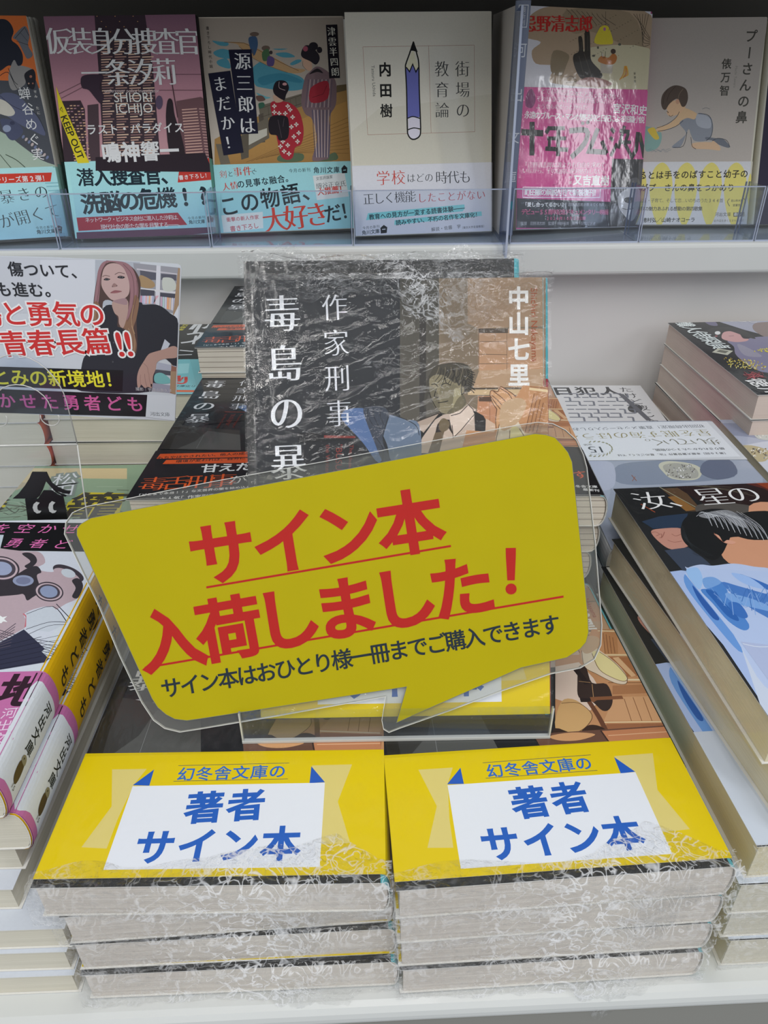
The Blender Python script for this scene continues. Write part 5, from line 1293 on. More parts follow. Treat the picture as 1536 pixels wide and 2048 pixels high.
ART['WO'] = '''
P 98a0b0 -278 944 1316 36 1 -282 -591 -1326 -981 9
S 7c8698 271 864 197 51 256 14 138 -74 26 -138 -264 -62 -324 -28 -100 67
S a8aec0 3 886 216 32 16 -124 -69 -197 -110 1
S b8b8a8 505 860 43 44 68 5 88 -34 31 -62 -39 -93 -63 -41 -105 18 -25 93
S 9c9c94 534 860 74 26 74 -28 23 -70 -39 -84 -119 1 -28 85
S 7a7c80 632 826 -1 2 1 4 2 7 3 6 3 6 3 3 1 2 1 -2 -1 -5 -2 -6 -3 -7 -3 -5 -3 -4
S e4e6e8 667 777 0 2 1 3 2 4 3 4 3 4 2 1 1 0 -1 -2 -1 -3 -2 -4 -3 -4 -2 -4 -2 -1
S 5c5854 561 724 0 2 2 2 1 2 2 1 2 0 1 -1 0 -1 -1 -2 -1 -2 -2 -2 -2 -1 -1 0 -1 0
S 5c5854 630 749 -1 1 0 2 1 3 1 3 1 2 2 0 2 0 0 -1 1 -2 -1 -2 -1 -3 -1 -2 -2 -1
S c4c4c4 627 728 1 3 1 3 2 2 2 2 2 0 1 -2 0 -2 -1 -3 -2 -3 -2 -2 -2 -1 -1 0 -1 1
S 5c5854 613 708 -2 0 -1 2 0 3 1 4 2 3 2 4 2 1 1 0 1 -2 0 -3 -1 -4 -2 -4 -2 -3
S 7a7c80 685 844 1 2 2 2 1 1 2 1 1 0 1 -1 0 -2 -1 -2 -2 -2 -1 -2 -2 0 -1 0 -1 1
S 5c5854 625 717 -1 2 0 3 1 3 2 5 2 3 2 2 2 0 1 -1 0 -3 -1 -4 -2 -4 -2 -3 -2 -2
S 5c5854 587 713 1 3 2 5 2 3 4 3 2 1 2 0 1 -2 -1 -4 -2 -4 -3 -4 -3 -3 -3 -1 -2 1
S 7a7c80 649 806 -2 -2 -2 -2 -2 0 -2 2 -1 2 0 4 1 2 2 3 2 1 2 0 2 -2 1 -2 0 -3
S 7a7c80 595 699 0 0 -1 2 1 3 1 4 1 3 2 2 1 1 0 -1 0 -2 0 -3 -1 -3 -1 -3 -2 -2
S 5c5854 516 729 -1 0 -1 1 0 2 0 3 0 4 1 3 1 2 1 0 1 -1 0 -3 0 -3 0 -3 0 -3
S 5c5854 684 844 1 2 1 4 3 4 3 4 3 4 2 2 1 0 -1 -2 -1 -4 -3 -4 -3 -4 -2 -4 -2 -2
S c4c4c4 591 716 -1 -2 -2 -1 -2 -1 -1 0 -1 2 -1 2 1 2 1 1 2 2 1 0 2 0 1 -1 0 -2
S e4e6e8 524 762 -1 0 -1 1 0 2 0 2 1 3 1 2 1 1 1 0 1 -1 0 -2 0 -2 -1 -2 -1 -2
S c4c4c4 560 852 1 3 3 3 3 2 3 2 3 0 2 0 1 -2 -2 -3 -2 -3 -4 -2 -3 -2 -3 0 -2 1
S 5c5854 556 717 0 2 0 4 2 4 2 3 2 3 2 1 2 -1 0 -2 -1 -4 -1 -4 -2 -3 -2 -3 -2 -1
S e4e6e8 592 705 0 2 2 4 2 4 2 3 2 3 2 1 2 0 -1 -2 -1 -4 -2 -4 -2 -3 -3 -3 -2 -1
S 7a7c80 679 784 -1 0 -1 1 -1 2 0 3 1 3 1 3 2 2 1 0 1 -1 0 -2 0 -3 -1 -3 -1 -3
S 5c5854 698 807 -2 -3 -2 -1 -2 1 -1 1 0 3 0 3 1 3 2 2 2 1 2 0 1 -2 0 -2 0 -3
S c4c4c4 581 747 0 3 1 3 2 4 2 3 2 2 2 0 1 -1 0 -2 -1 -4 -2 -3 -2 -3 -2 -2 -2 -1
S e4e6e8 590 707 -1 1 0 2 1 2 1 2 1 2 1 1 1 -1 1 -1 0 -2 -1 -2 -1 -2 -1 -2 -2 -1
S c4c4c4 626 802 -1 0 -1 2 0 2 1 4 1 4 1 3 1 1 1 1 1 -2 0 -3 0 -3 -1 -4 -1 -3
S c4c4c4 569 789 0 2 1 3 2 6 2 6 2 5 2 3 2 1 0 -1 -1 -4 -2 -6 -2 -5 -3 -5 -2 -4
S 7a7c80 587 819 -1 -1 -2 1 -2 2 -1 3 -1 4 1 4 0 2 2 1 1 -1 2 -2 2 -3 0 -4 0 -3
S 5c5854 644 836 -1 2 1 4 2 5 3 5 3 4 2 1 2 -1 0 -2 -1 -4 -2 -5 -3 -5 -2 -3 -3 -2
S 7a7c80 569 721 -1 1 1 3 1 3 1 2 2 2 1 2 1 -1 1 -1 -1 -2 -1 -3 -1 -3 -2 -2 -1 -1
S 5c5854 547 734 -2 -2 -1 0 -1 0 0 2 1 3 1 3 2 2 2 2 2 0 1 0 0 -2 -1 -3 -1 -3
S 7a7c80 666 793 0 2 1 4 3 6 2 6 4 5 2 3 1 1 0 -2 -1 -4 -3 -6 -3 -6 -3 -4 -2 -4
S 7a7c80 581 766 -1 3 2 4 2 5 3 6 3 5 2 3 2 1 0 -3 -1 -4 -2 -6 -3 -5 -3 -5 -3 -3
S c4c4c4 600 796 -2 -2 -2 -1 -3 -1 -3 1 -3 1 -1 1 0 2 1 2 3 1 3 1 3 0 2 -1 2 -2
S 5c5854 582 695 0 1 0 3 1 5 1 5 2 5 1 3 1 2 1 -1 -1 -3 0 -5 -2 -5 -1 -5 -2 -4
S c4c4c4 580 719 2 3 3 4 3 2 3 2 3 -1 1 -1 0 -3 -1 -4 -3 -3 -3 -3 -4 -1 -2 0 -2 2
S e4e6e8 672 849 1 3 3 4 4 3 3 3 3 1 2 -1 1 -3 -2 -3 -3 -4 -3 -3 -4 -3 -3 0 -2 0
S 5c5854 642 849 -1 0 -1 2 -1 4 0 4 1 5 1 4 1 2 1 0 1 -2 0 -3 0 -5 0 -5 -1 -3
S e4e6e8 610 783 -2 0 -1 2 0 5 0 5 1 6 2 5 1 2 2 1 1 -3 0 -4 0 -6 -1 -6 -1 -4
S c4c4c4 681 766 -1 0 -1 1 -1 3 -1 4 -1 4 1 3 0 2 1 0 2 -1 1 -3 1 -3 0 -4 0 -4
S e4e6e8 586 730 1 4 2 3 1 2 2 1 2 0 0 -2 0 -3 -1 -3 -1 -3 -2 -2 -2 -1 -1 0 -1 2
S 7a7c80 690 858 -2 -3 -3 -2 -3 -1 -2 1 -1 2 0 3 1 4 2 3 2 3 3 0 2 0 1 -3 1 -3
S c4c4c4 552 756 0 0 -1 1 -1 3 0 4 1 4 1 3 1 2 1 0 0 -2 1 -3 0 -4 -1 -4 -1 -2
S e4e6e8 645 733 -1 0 0 2 0 2 1 2 1 3 1 1 1 1 1 0 0 -2 0 -2 -1 -2 -1 -3 -1 -1
S e4e6e8 685 839 -1 -1 -1 2 -1 2 1 4 0 4 1 4 2 2 1 0 1 -1 0 -3 0 -4 0 -4 -1 -3
S c4c4c4 584 798 1 3 1 2 2 1 2 1 2 -1 1 -1 -1 -2 0 -2 -2 -2 -2 -1 -2 -1 -2 0 0 2
S 5c5854 540 771 -2 -2 -2 -1 -2 1 -3 1 -1 2 0 3 0 2 2 2 2 1 2 0 2 -1 2 -2 0 -3
S 7a7c80 520 778 0 2 1 4 2 5 2 5 3 4 2 2 2 1 0 -2 -1 -4 -2 -5 -2 -5 -3 -4 -2 -2
S e4e6e8 621 785 0 2 1 3 2 4 2 3 2 3 2 1 1 -1 0 -2 -1 -3 -1 -4 -3 -3 -2 -2 -2 -2
S 5c5854 683 790 -1 -1 -1 0 -1 1 0 2 0 2 1 2 1 2 2 1 1 0 0 -1 0 -2 0 -2 -1 -2
S e4e6e8 668 820 0 -1 -1 1 0 2 0 2 0 3 1 2 1 2 1 0 0 -1 1 -2 0 -2 -1 -3 -1 -2
S c4c4c4 519 745 1 4 2 4 4 4 3 4 4 2 2 0 1 -2 -1 -3 -3 -4 -3 -5 -4 -3 -3 -2 -2 0
S 5c5854 612 735 0 1 1 3 1 5 3 4 2 4 2 3 1 1 0 -2 -1 -3 -1 -4 -2 -5 -3 -4 -1 -2
S e4e6e8 608 815 -1 1 0 3 1 4 2 4 2 3 2 3 1 0 1 -1 0 -3 -1 -4 -2 -4 -2 -3 -2 -2
S 5c5854 565 851 0 2 3 4 3 4 4 3 3 3 2 1 1 -1 -1 -2 -2 -4 -4 -3 -3 -4 -3 -3 -3 -1
S 5c5854 638 710 -2 -3 -2 -2 -2 -1 -3 0 -1 2 0 3 1 3 1 4 3 2 2 1 2 -1 2 -2 0 -3
S 7a7c80 522 732 -1 1 -1 2 0 5 0 5 0 5 1 4 1 2 1 0 1 -3 0 -4 0 -5 -1 -6 0 -4
S 7a7c80 669 816 -1 1 0 2 2 3 1 3 2 3 1 1 1 0 1 -1 -1 -2 -1 -4 -1 -3 -2 -2 -1 -1
S 5c5854 546 764 2 3 2 3 4 2 3 2 3 0 2 -1 0 -2 -1 -3 -3 -3 -3 -3 -4 -2 -3 0 -1 2
S 5c5854 578 705 -1 -3 -2 -1 -2 1 -1 2 0 3 0 3 2 3 2 3 2 0 1 0 1 -2 0 -3 0 -3
S 5c5854 544 784 0 2 0 4 1 5 2 7 2 5 2 4 2 2 0 -1 0 -4 -2 -6 -1 -6 -3 -6 -1 -4
S 5c5854 673 773 -2 -2 -2 0 -1 1 -1 2 0 3 1 3 1 4 2 2 2 0 2 0 1 -3 0 -3 -1 -4
S c4c4c4 658 832 1 4 2 4 2 3 3 3 3 1 1 -1 1 -2 -1 -4 -2 -4 -2 -4 -3 -2 -3 -1 -1 1
Q 8a5a48 47 314 742 8 -67
Q 8a5a48 35 329 725 -32 -53
S 60687c 800 910 140 16 -23 -176 -138 -65 -64 85
'''
ART['JW'] = '''
P a4aabc -86 1479 660 19 -84 -835 -571 1
S 888ea4 -37 1411 202 -1 225 -109 -77 -165 -228 82 -116 42
S c0c4d0 -67 1059 389 97 -100 -391 -280 -84 -32 155
Q 6a6048 163 -73 1198 45 -20 -1 -90 31 -29
Q 7a7868 90 -92 1128 7 -220 11 -227
S b0a480 -42 1078 95 20 70 -78 -74 -130 -100 0 -20 74
S c8c4bc 95 1006 1 4 3 5 4 4 5 4 3 2 3 0 0 -2 -1 -3 -3 -5 -4 -5 -4 -4 -4 -2 -2 0
S c8c4bc 69 930 0 2 2 4 3 4 3 3 3 2 2 1 0 -2 -1 -3 -2 -4 -2 -4 -3 -3 -3 -2 -2 0
S 4c4438 -16 1002 -3 -4 -3 -2 -2 0 -1 3 0 3 1 5 3 4 2 4 3 2 2 -1 2 -2 -1 -3 -1 -5
S 70747c 63 1014 0 3 1 5 3 6 3 6 4 4 3 3 2 -1 1 -3 -2 -5 -2 -6 -4 -6 -4 -5 -3 -2
S e0dcd0 -2 945 1 3 3 6 4 6 4 6 4 5 4 2 1 0 -1 -4 -2 -5 -4 -7 -5 -6 -4 -4 -3 -3
S e0dcd0 28 1014 0 3 0 4 2 5 3 4 3 3 2 1 2 -1 0 -3 -1 -4 -2 -4 -2 -4 -3 -3 -3 -1
S 4c4438 94 1017 -2 -3 -2 0 -1 1 -1 2 0 3 1 4 2 3 2 2 2 1 1 -1 1 -2 0 -4 -1 -3
S e0dcd0 94 1003 -2 1 0 4 2 6 2 8 3 7 2 5 3 3 1 -1 0 -4 -1 -6 -2 -7 -3 -8 -3 -5
S e0dcd0 -27 1002 -1 1 0 4 2 7 2 8 3 7 3 6 2 2 1 -1 -1 -5 -2 -7 -2 -7 -3 -8 -2 -5
S 8c7440 -41 1002 -2 -2 -3 0 -1 2 -1 3 0 4 2 5 2 3 2 3 2 0 2 -2 1 -3 -1 -4 -1 -5
S c8c4bc 56 985 1 3 2 4 2 2 3 2 2 1 1 -1 0 -3 -1 -3 -2 -4 -3 -2 -2 -2 -2 -1 -1 1
S e0dcd0 76 1034 -3 -4 -3 -2 -4 0 -2 2 -1 4 1 5 2 5 3 5 3 2 4 0 2 -3 1 -4 -1 -5
S 8c7440 51 994 0 2 1 5 3 5 3 6 3 4 3 1 2 0 0 -3 -1 -5 -3 -5 -3 -5 -3 -4 -3 -2
S 8c7440 -65 919 -1 1 0 3 1 5 2 4 3 5 2 3 3 1 1 -1 0 -3 -1 -5 -2 -5 -3 -4 -2 -3
S 70747c 43 1038 0 3 2 5 2 5 3 3 3 3 3 0 1 -2 -1 -3 -1 -5 -3 -4 -3 -4 -3 -3 -2 0
S 4c4438 -54 932 1 3 3 3 3 4 4 2 3 1 2 -1 0 -2 -1 -3 -3 -3 -4 -4 -4 -2 -2 -1 -2 1
S 4c4438 79 957 -2 -1 -2 2 0 3 0 5 1 6 2 5 2 3 3 1 1 -1 1 -4 -1 -5 -1 -6 -2 -5
S 4c4438 22 1005 0 2 1 3 3 4 2 4 3 2 1 1 2 0 -1 -3 -1 -3 -2 -4 -3 -3 -2 -3 -2 -1
S c8c4bc 15 946 -2 0 -1 2 0 3 2 5 1 5 2 3 2 3 2 0 1 -2 0 -3 -2 -5 -1 -5 -2 -4
S 4c4438 -48 978 -2 -1 -2 1 0 3 0 4 2 4 2 4 3 3 3 2 1 -1 1 -3 -1 -4 -2 -4 -2 -5
S 8c7440 88 978 -1 1 1 5 2 6 3 8 3 6 3 5 2 2 1 -1 -1 -5 -2 -6 -3 -8 -3 -7 -3 -4
S e0dcd0 -43 970 1 4 4 5 3 4 4 2 3 1 2 -1 0 -3 -1 -4 -3 -4 -4 -4 -4 -3 -3 -1 -2 1
S e0dcd0 -15 1021 1 5 2 4 3 5 4 4 3 1 2 0 0 -3 -1 -4 -2 -5 -3 -4 -3 -4 -3 -2 -2 1
S 4c4438 52 1023 0 1 0 3 2 5 2 6 3 5 2 3 2 1 1 -1 -1 -4 -1 -4 -2 -6 -3 -5 -3 -3
S c8c4bc -52 933 1 3 2 4 3 4 3 3 3 1 1 0 1 -2 -1 -3 -2 -4 -3 -3 -3 -3 -3 -2 -2 0
S 70747c 52 918 -1 1 1 4 2 5 2 5 3 4 3 3 2 0 1 -1 -1 -4 -2 -5 -2 -5 -3 -4 -3 -3
S 70747c 82 952 -2 1 -1 2 1 5 2 4 2 5 3 3 3 2 2 -1 0 -2 0 -4 -2 -5 -3 -5 -3 -3
S c8c4bc -30 965 -3 -3 -2 -1 -1 1 -1 2 1 4 2 4 2 4 3 3 3 1 1 -1 0 -3 -1 -3 -2 -5
S 4c4438 33 992 -2 -4 -2 -2 -3 -2 -1 1 -1 2 0 3 2 4 2 4 2 2 3 2 1 -1 1 -2 0 -3
S c8c4bc 58 921 0 2 1 4 2 3 2 4 2 2 2 2 1 -1 1 -2 -1 -3 -2 -4 -2 -3 -2 -3 -2 -1
S 4c4438 -50 937 -1 0 -1 3 0 4 2 6 1 5 2 5 1 2 2 0 0 -2 0 -5 -1 -5 -1 -6 -2 -5
S 4c4438 24 982 -2 -2 -1 1 -1 1 0 3 2 4 1 3 3 2 1 2 2 -1 0 -1 0 -3 -1 -4 -2 -3
S 8c7440 64 1030 2 5 4 4 4 5 5 2 3 1 2 -1 0 -3 -2 -5 -3 -4 -5 -5 -4 -2 -4 -1 -2 1
S e0dcd0 59 1000 2 4 3 6 4 6 5 4 4 1 2 -1 0 -3 -1 -5 -4 -5 -4 -6 -4 -4 -4 -1 -3 0
S 70747c 67 1014 -2 0 -1 2 0 3 1 5 2 5 3 4 3 2 2 1 1 -2 0 -4 -1 -4 -2 -5 -3 -4
S 4c4438 53 995 1 3 3 4 3 3 4 4 3 1 2 1 0 -2 -1 -3 -2 -3 -4 -4 -3 -3 -3 -2 -2 -1
S 4c4438 54 1002 -2 -1 -1 2 0 5 2 5 2 5 3 5 3 3 2 0 1 -2 0 -4 -2 -6 -2 -5 -3 -5
S 4c4438 40 1039 -2 0 -2 2 1 4 1 5 2 4 3 4 3 2 2 0 1 -2 0 -4 -1 -4 -3 -5 -3 -4
S 8c7440 49 1019 1 3 1 3 2 3 2 2 2 2 1 0 1 -2 -1 -3 -1 -3 -2 -3 -2 -3 -2 -1 -1 0
S 4c4438 71 974 0 1 0 3 2 4 2 4 2 4 2 2 2 0 0 -1 0 -3 -2 -4 -2 -4 -2 -3 -2 -3
S c8c4bc -4 1042 -1 1 -1 2 1 3 2 4 2 4 2 3 1 1 2 0 0 -3 -1 -3 -1 -4 -2 -4 -2 -3
S e0dcd0 75 991 0 2 1 4 3 5 3 4 3 3 2 1 1 0 0 -2 -2 -4 -2 -5 -3 -4 -3 -3 -2 -1
S 4c4438 16 997 -4 -4 -2 -1 -2 0 0 2 1 4 2 4 3 4 3 4 3 2 1 -1 1 -2 -2 -4 -2 -4
S e0dcd0 17 1024 2 4 2 3 3 3 3 2 2 0 1 0 1 -2 -2 -4 -2 -3 -3 -3 -3 -2 -2 0 -1 0
S c8c4bc -60 948 -2 0 -1 2 0 4 2 5 2 4 3 4 3 1 1 0 1 -2 0 -4 -2 -4 -2 -5 -3 -3
S 8c7440 15 978 1 4 2 3 2 2 2 0 1 -1 0 -2 0 -3 -2 -3 -2 -3 -2 -2 -2 -1 -1 1 0 2
S 8c7440 -40 964 -2 -4 -4 -3 -4 -2 -4 0 -2 2 -1 3 1 4 2 4 4 3 4 2 3 0 3 -2 1 -3
S e0dcd0 81 1045 -3 -3 -2 0 -2 1 -1 3 1 5 1 4 2 4 2 3 3 0 1 -1 1 -4 0 -4 -1 -5
S c8c4bc 90 1015 2 4 3 5 5 7 5 5 5 4 3 2 1 -2 -2 -4 -3 -6 -5 -6 -5 -6 -4 -3 -4 -2
S 8c7440 112 1046 1 5 3 4 3 3 3 1 2 0 1 -2 -1 -4 -2 -4 -2 -4 -3 -3 -3 -2 -2 1 -1 2
S b8bcb8 147 1302 59 32 103 -12 -65 -145 -110 11
S e0dcd8 251 1284 -1 2 1 4 2 5 3 6 3 6 3 3 1 1 1 -1 -1 -4 -2 -6 -3 -6 -3 -5 -3 -4
S a8a49c 188 1207 1 3 1 4 3 5 2 3 3 3 2 0 1 -1 0 -3 -2 -4 -2 -5 -3 -3 -2 -3 -2 0
S a8a49c 193 1280 -1 1 0 4 2 7 3 8 3 8 3 6 2 2 1 -1 0 -4 -2 -7 -3 -8 -3 -8 -3 -6
S a8a49c 201 1278 0 2 0 4 2 4 2 5 3 3 3 2 1 1 1 -2 -1 -4 -1 -5 -3 -4 -3 -4 -2 -2
S a8a49c 190 1206 0 2 2 4 2 3 2 3 2 2 2 1 1 -1 -1 -2 -1 -3 -2 -3 -3 -4 -2 -2 -1 0
S 8c8c88 140 1226 0 2 2 5 3 6 3 8 4 6 3 4 2 1 0 -2 -2 -6 -3 -6 -3 -7 -4 -7 -3 -4
S a8a49c 144 1246 1 3 1 3 3 3 2 2 2 1 1 -1 0 -2 -1 -3 -2 -4 -2 -2 -2 -2 -2 -1 -1 1
S a8a49c 183 1275 1 3 2 3 2 2 2 1 2 0 1 -2 -1 -2 -1 -3 -2 -3 -2 -3 -3 -1 -1 0 -1 2
S e0dcd8 192 1275 -2 -2 -3 0 -1 1 -1 4 1 5 1 5 3 4 2 2 2 1 2 -2 0 -4 0 -5 -2 -4
S a8a49c 177 1301 -3 -3 -3 -3 -3 -1 -3 0 -2 2 -1 3 1 3 2 4 3 2 4 2 3 -1 2 -2 0 -3
S e0dcd8 183 1276 -1 2 1 5 3 7 3 9 4 8 3 5 2 2 1 -1 -1 -5 -2 -8 -4 -9 -4 -7 -3 -6
S a8a49c 152 1204 0 2 2 6 4 7 4 7 4 7 4 4 1 1 0 -3 -2 -5 -3 -8 -4 -7 -5 -7 -3 -4
S e0dcd8 249 1301 -2 -3 -3 -2 -1 0 -1 2 1 4 2 4 3 5 2 3 3 2 1 -1 1 -2 -1 -4 -2 -4
S 8c8c88 153 1256 -1 2 1 4 2 5 2 5 3 3 3 3 1 -1 1 -2 -1 -4 -1 -5 -3 -4 -3 -4 -3 -2
S a8a49c 178 1228 1 3 2 5 4 7 4 7 4 6 3 3 2 1 0 -3 -3 -5 -3 -7 -5 -7 -4 -6 -3 -3
S e0dcd8 160 1209 -2 -2 -2 -1 -2 1 -2 2 -1 3 1 4 1 2 2 3 2 1 2 -1 1 -2 1 -3 0 -4
S e0dcd8 180 1228 -1 1 0 2 1 4 1 4 2 4 2 3 2 1 1 -1 0 -2 -1 -4 -2 -4 -2 -4 -2 -2
S e0dcd8 234 1239 -2 -3 -3 -3 -3 0 -1 1 -1 3 0 3 2 4 2 4 3 2 3 1 2 -1 0 -3 0 -4
S a8a49c 170 1259 0 1 0 6 2 7 3 9 3 9 3 6 2 3 1 -2 -1 -5 -2 -7 -3 -9 -3 -9 -3 -6
S e0dcd8 183 1272 -2 -1 -1 1 -1 4 -1 5 0 5 1 4 1 3 2 1 1 -1 1 -4 1 -5 0 -5 -1 -5
Q 70606c 88 115 1378 34 -7 30 -16
S 6c5458 143 1377 -5 -7 -6 -6 -7 -4 -7 0 -4 4 -2 6 2 8 4 7 7 6 7 3 7 0 4 -3 2 -6
'''
ART['MZ'] = '''
P d4d4d6 61 1453 1066 3 -91 -1016 -1118 -6
T 303236 377 1304 760 1305 hb 100 - 0 1806 日犯人
T 2c2e32 901 1336 943 710 v 100 - 0 1155 たけど彼じゃ
S 3c3e42 928 950 -16 -36 -23 -28 -27 -16 -25 0 -19 15 -8 29 4 36 15 36 24 29 27 17 26 0 19 -16 8 -30
K 707480 169 367 1252 115 0
K 707480 168 482 1252 -9 -84
K 707480 169 503 1252 81 0
K 707480 169 584 1252 -11 -83
K 707480 170 604 1252 46 1
K 707480 169 650 1253 -11 -84
K 707480 170 671 1253 81 0
K 707480 168 752 1253 -13 -84
K 707480 169 772 1253 67 0
K 707480 169 887 1253 -14 -83
K 707480 167 361 1171 46 0
K 707480 165 407 1171 -9 -82
K 707480 167 441 1171 45 0
K 707480 167 486 1171 8 0
K 707480 166 507 1171 45 1
K 707480 167 552 1172 8 0
K 707480 167 573 1172 45 0
K 707480 167 618 1172 8 0
K 707480 166 639 1172 45 0
K 707480 168 705 1172 79 0
K 707480 166 784 1172 -12 -81
K 707480 168 805 1172 45 1
K 707480 166 850 1173 -13 -82
K 707480 163 355 1089 112 0
K 707480 162 467 1089 -9 -80
K 707480 164 501 1090 79 0
K 707480 162 580 1090 -11 -80
K 707480 164 613 1090 45 0
K 707480 164 658 1090 8 0
K 707480 164 678 1090 79 0
K 707480 164 777 1091 88 0
K 707480 163 889 1091 -13 -80
K 707480 160 348 1009 78 0
K 707480 161 426 1009 8 0
K 707480 161 459 1009 45 1
K 707480 161 504 1010 8 0
K 707480 161 524 1010 44 0
K 707480 161 568 1010 8 0
K 707480 161 602 1010 77 0
K 707480 161 679 1010 8 0
K 707480 161 712 1010 78 1
K 707480 161 790 1011 8 0
K 707480 162 823 1011 54 0
K 707480 162 901 1011 8 0
K 707480 158 342 931 44 0
K 707480 158 386 931 8 0
K 707480 158 406 931 77 1
K 707480 158 483 932 7 0
K 707480 158 502 932 77 0
K 707480 157 579 932 -10 -76
K 707480 159 599 932 110 0
K 707480 159 709 932 7 0
K 707480 159 742 933 43 0
K 707480 157 785 933 -12 -76
K 707480 159 818 933 44 0
K 707480 158 862 933 -13 -76
K 707480 155 336 855 76 0
K 707480 154 412 855 -8 -75
K 707480 156 432 855 76 0
K 707480 154 508 855 -9 -74
K 707480 155 527 856 109 0
K 707480 154 636 856 -11 -74
K 707480 156 655 856 76 0
K 707480 155 731 856 -12 -74
K 707480 156 763 857 76 0
K 707480 156 839 857 8 0
K 707480 152 330 780 107 0
K 707480 152 437 780 -8 -72
K 707480 153 470 781 75 0
K 707480 152 545 781 -10 -73
K 707480 154 564 781 43 0
K 707480 154 607 781 7 0
K 707480 153 626 782 107 0
K 707480 154 766 782 42 0
K 707480 152 808 782 -12 -72
K 5c5e66 427 835 1238 80 -515
'''
ART['MZb'] = '''
P e048a0 232 702 778 56 24 -322 -852 -5
T e8c84c 356 688 546 688 b 100 - 0 830 値作、
T f0c8e0 625 709 766 720 - 100 - 0 268 第一位受賞
K 5c2050 134 836 705 78 14 4 -39
'''
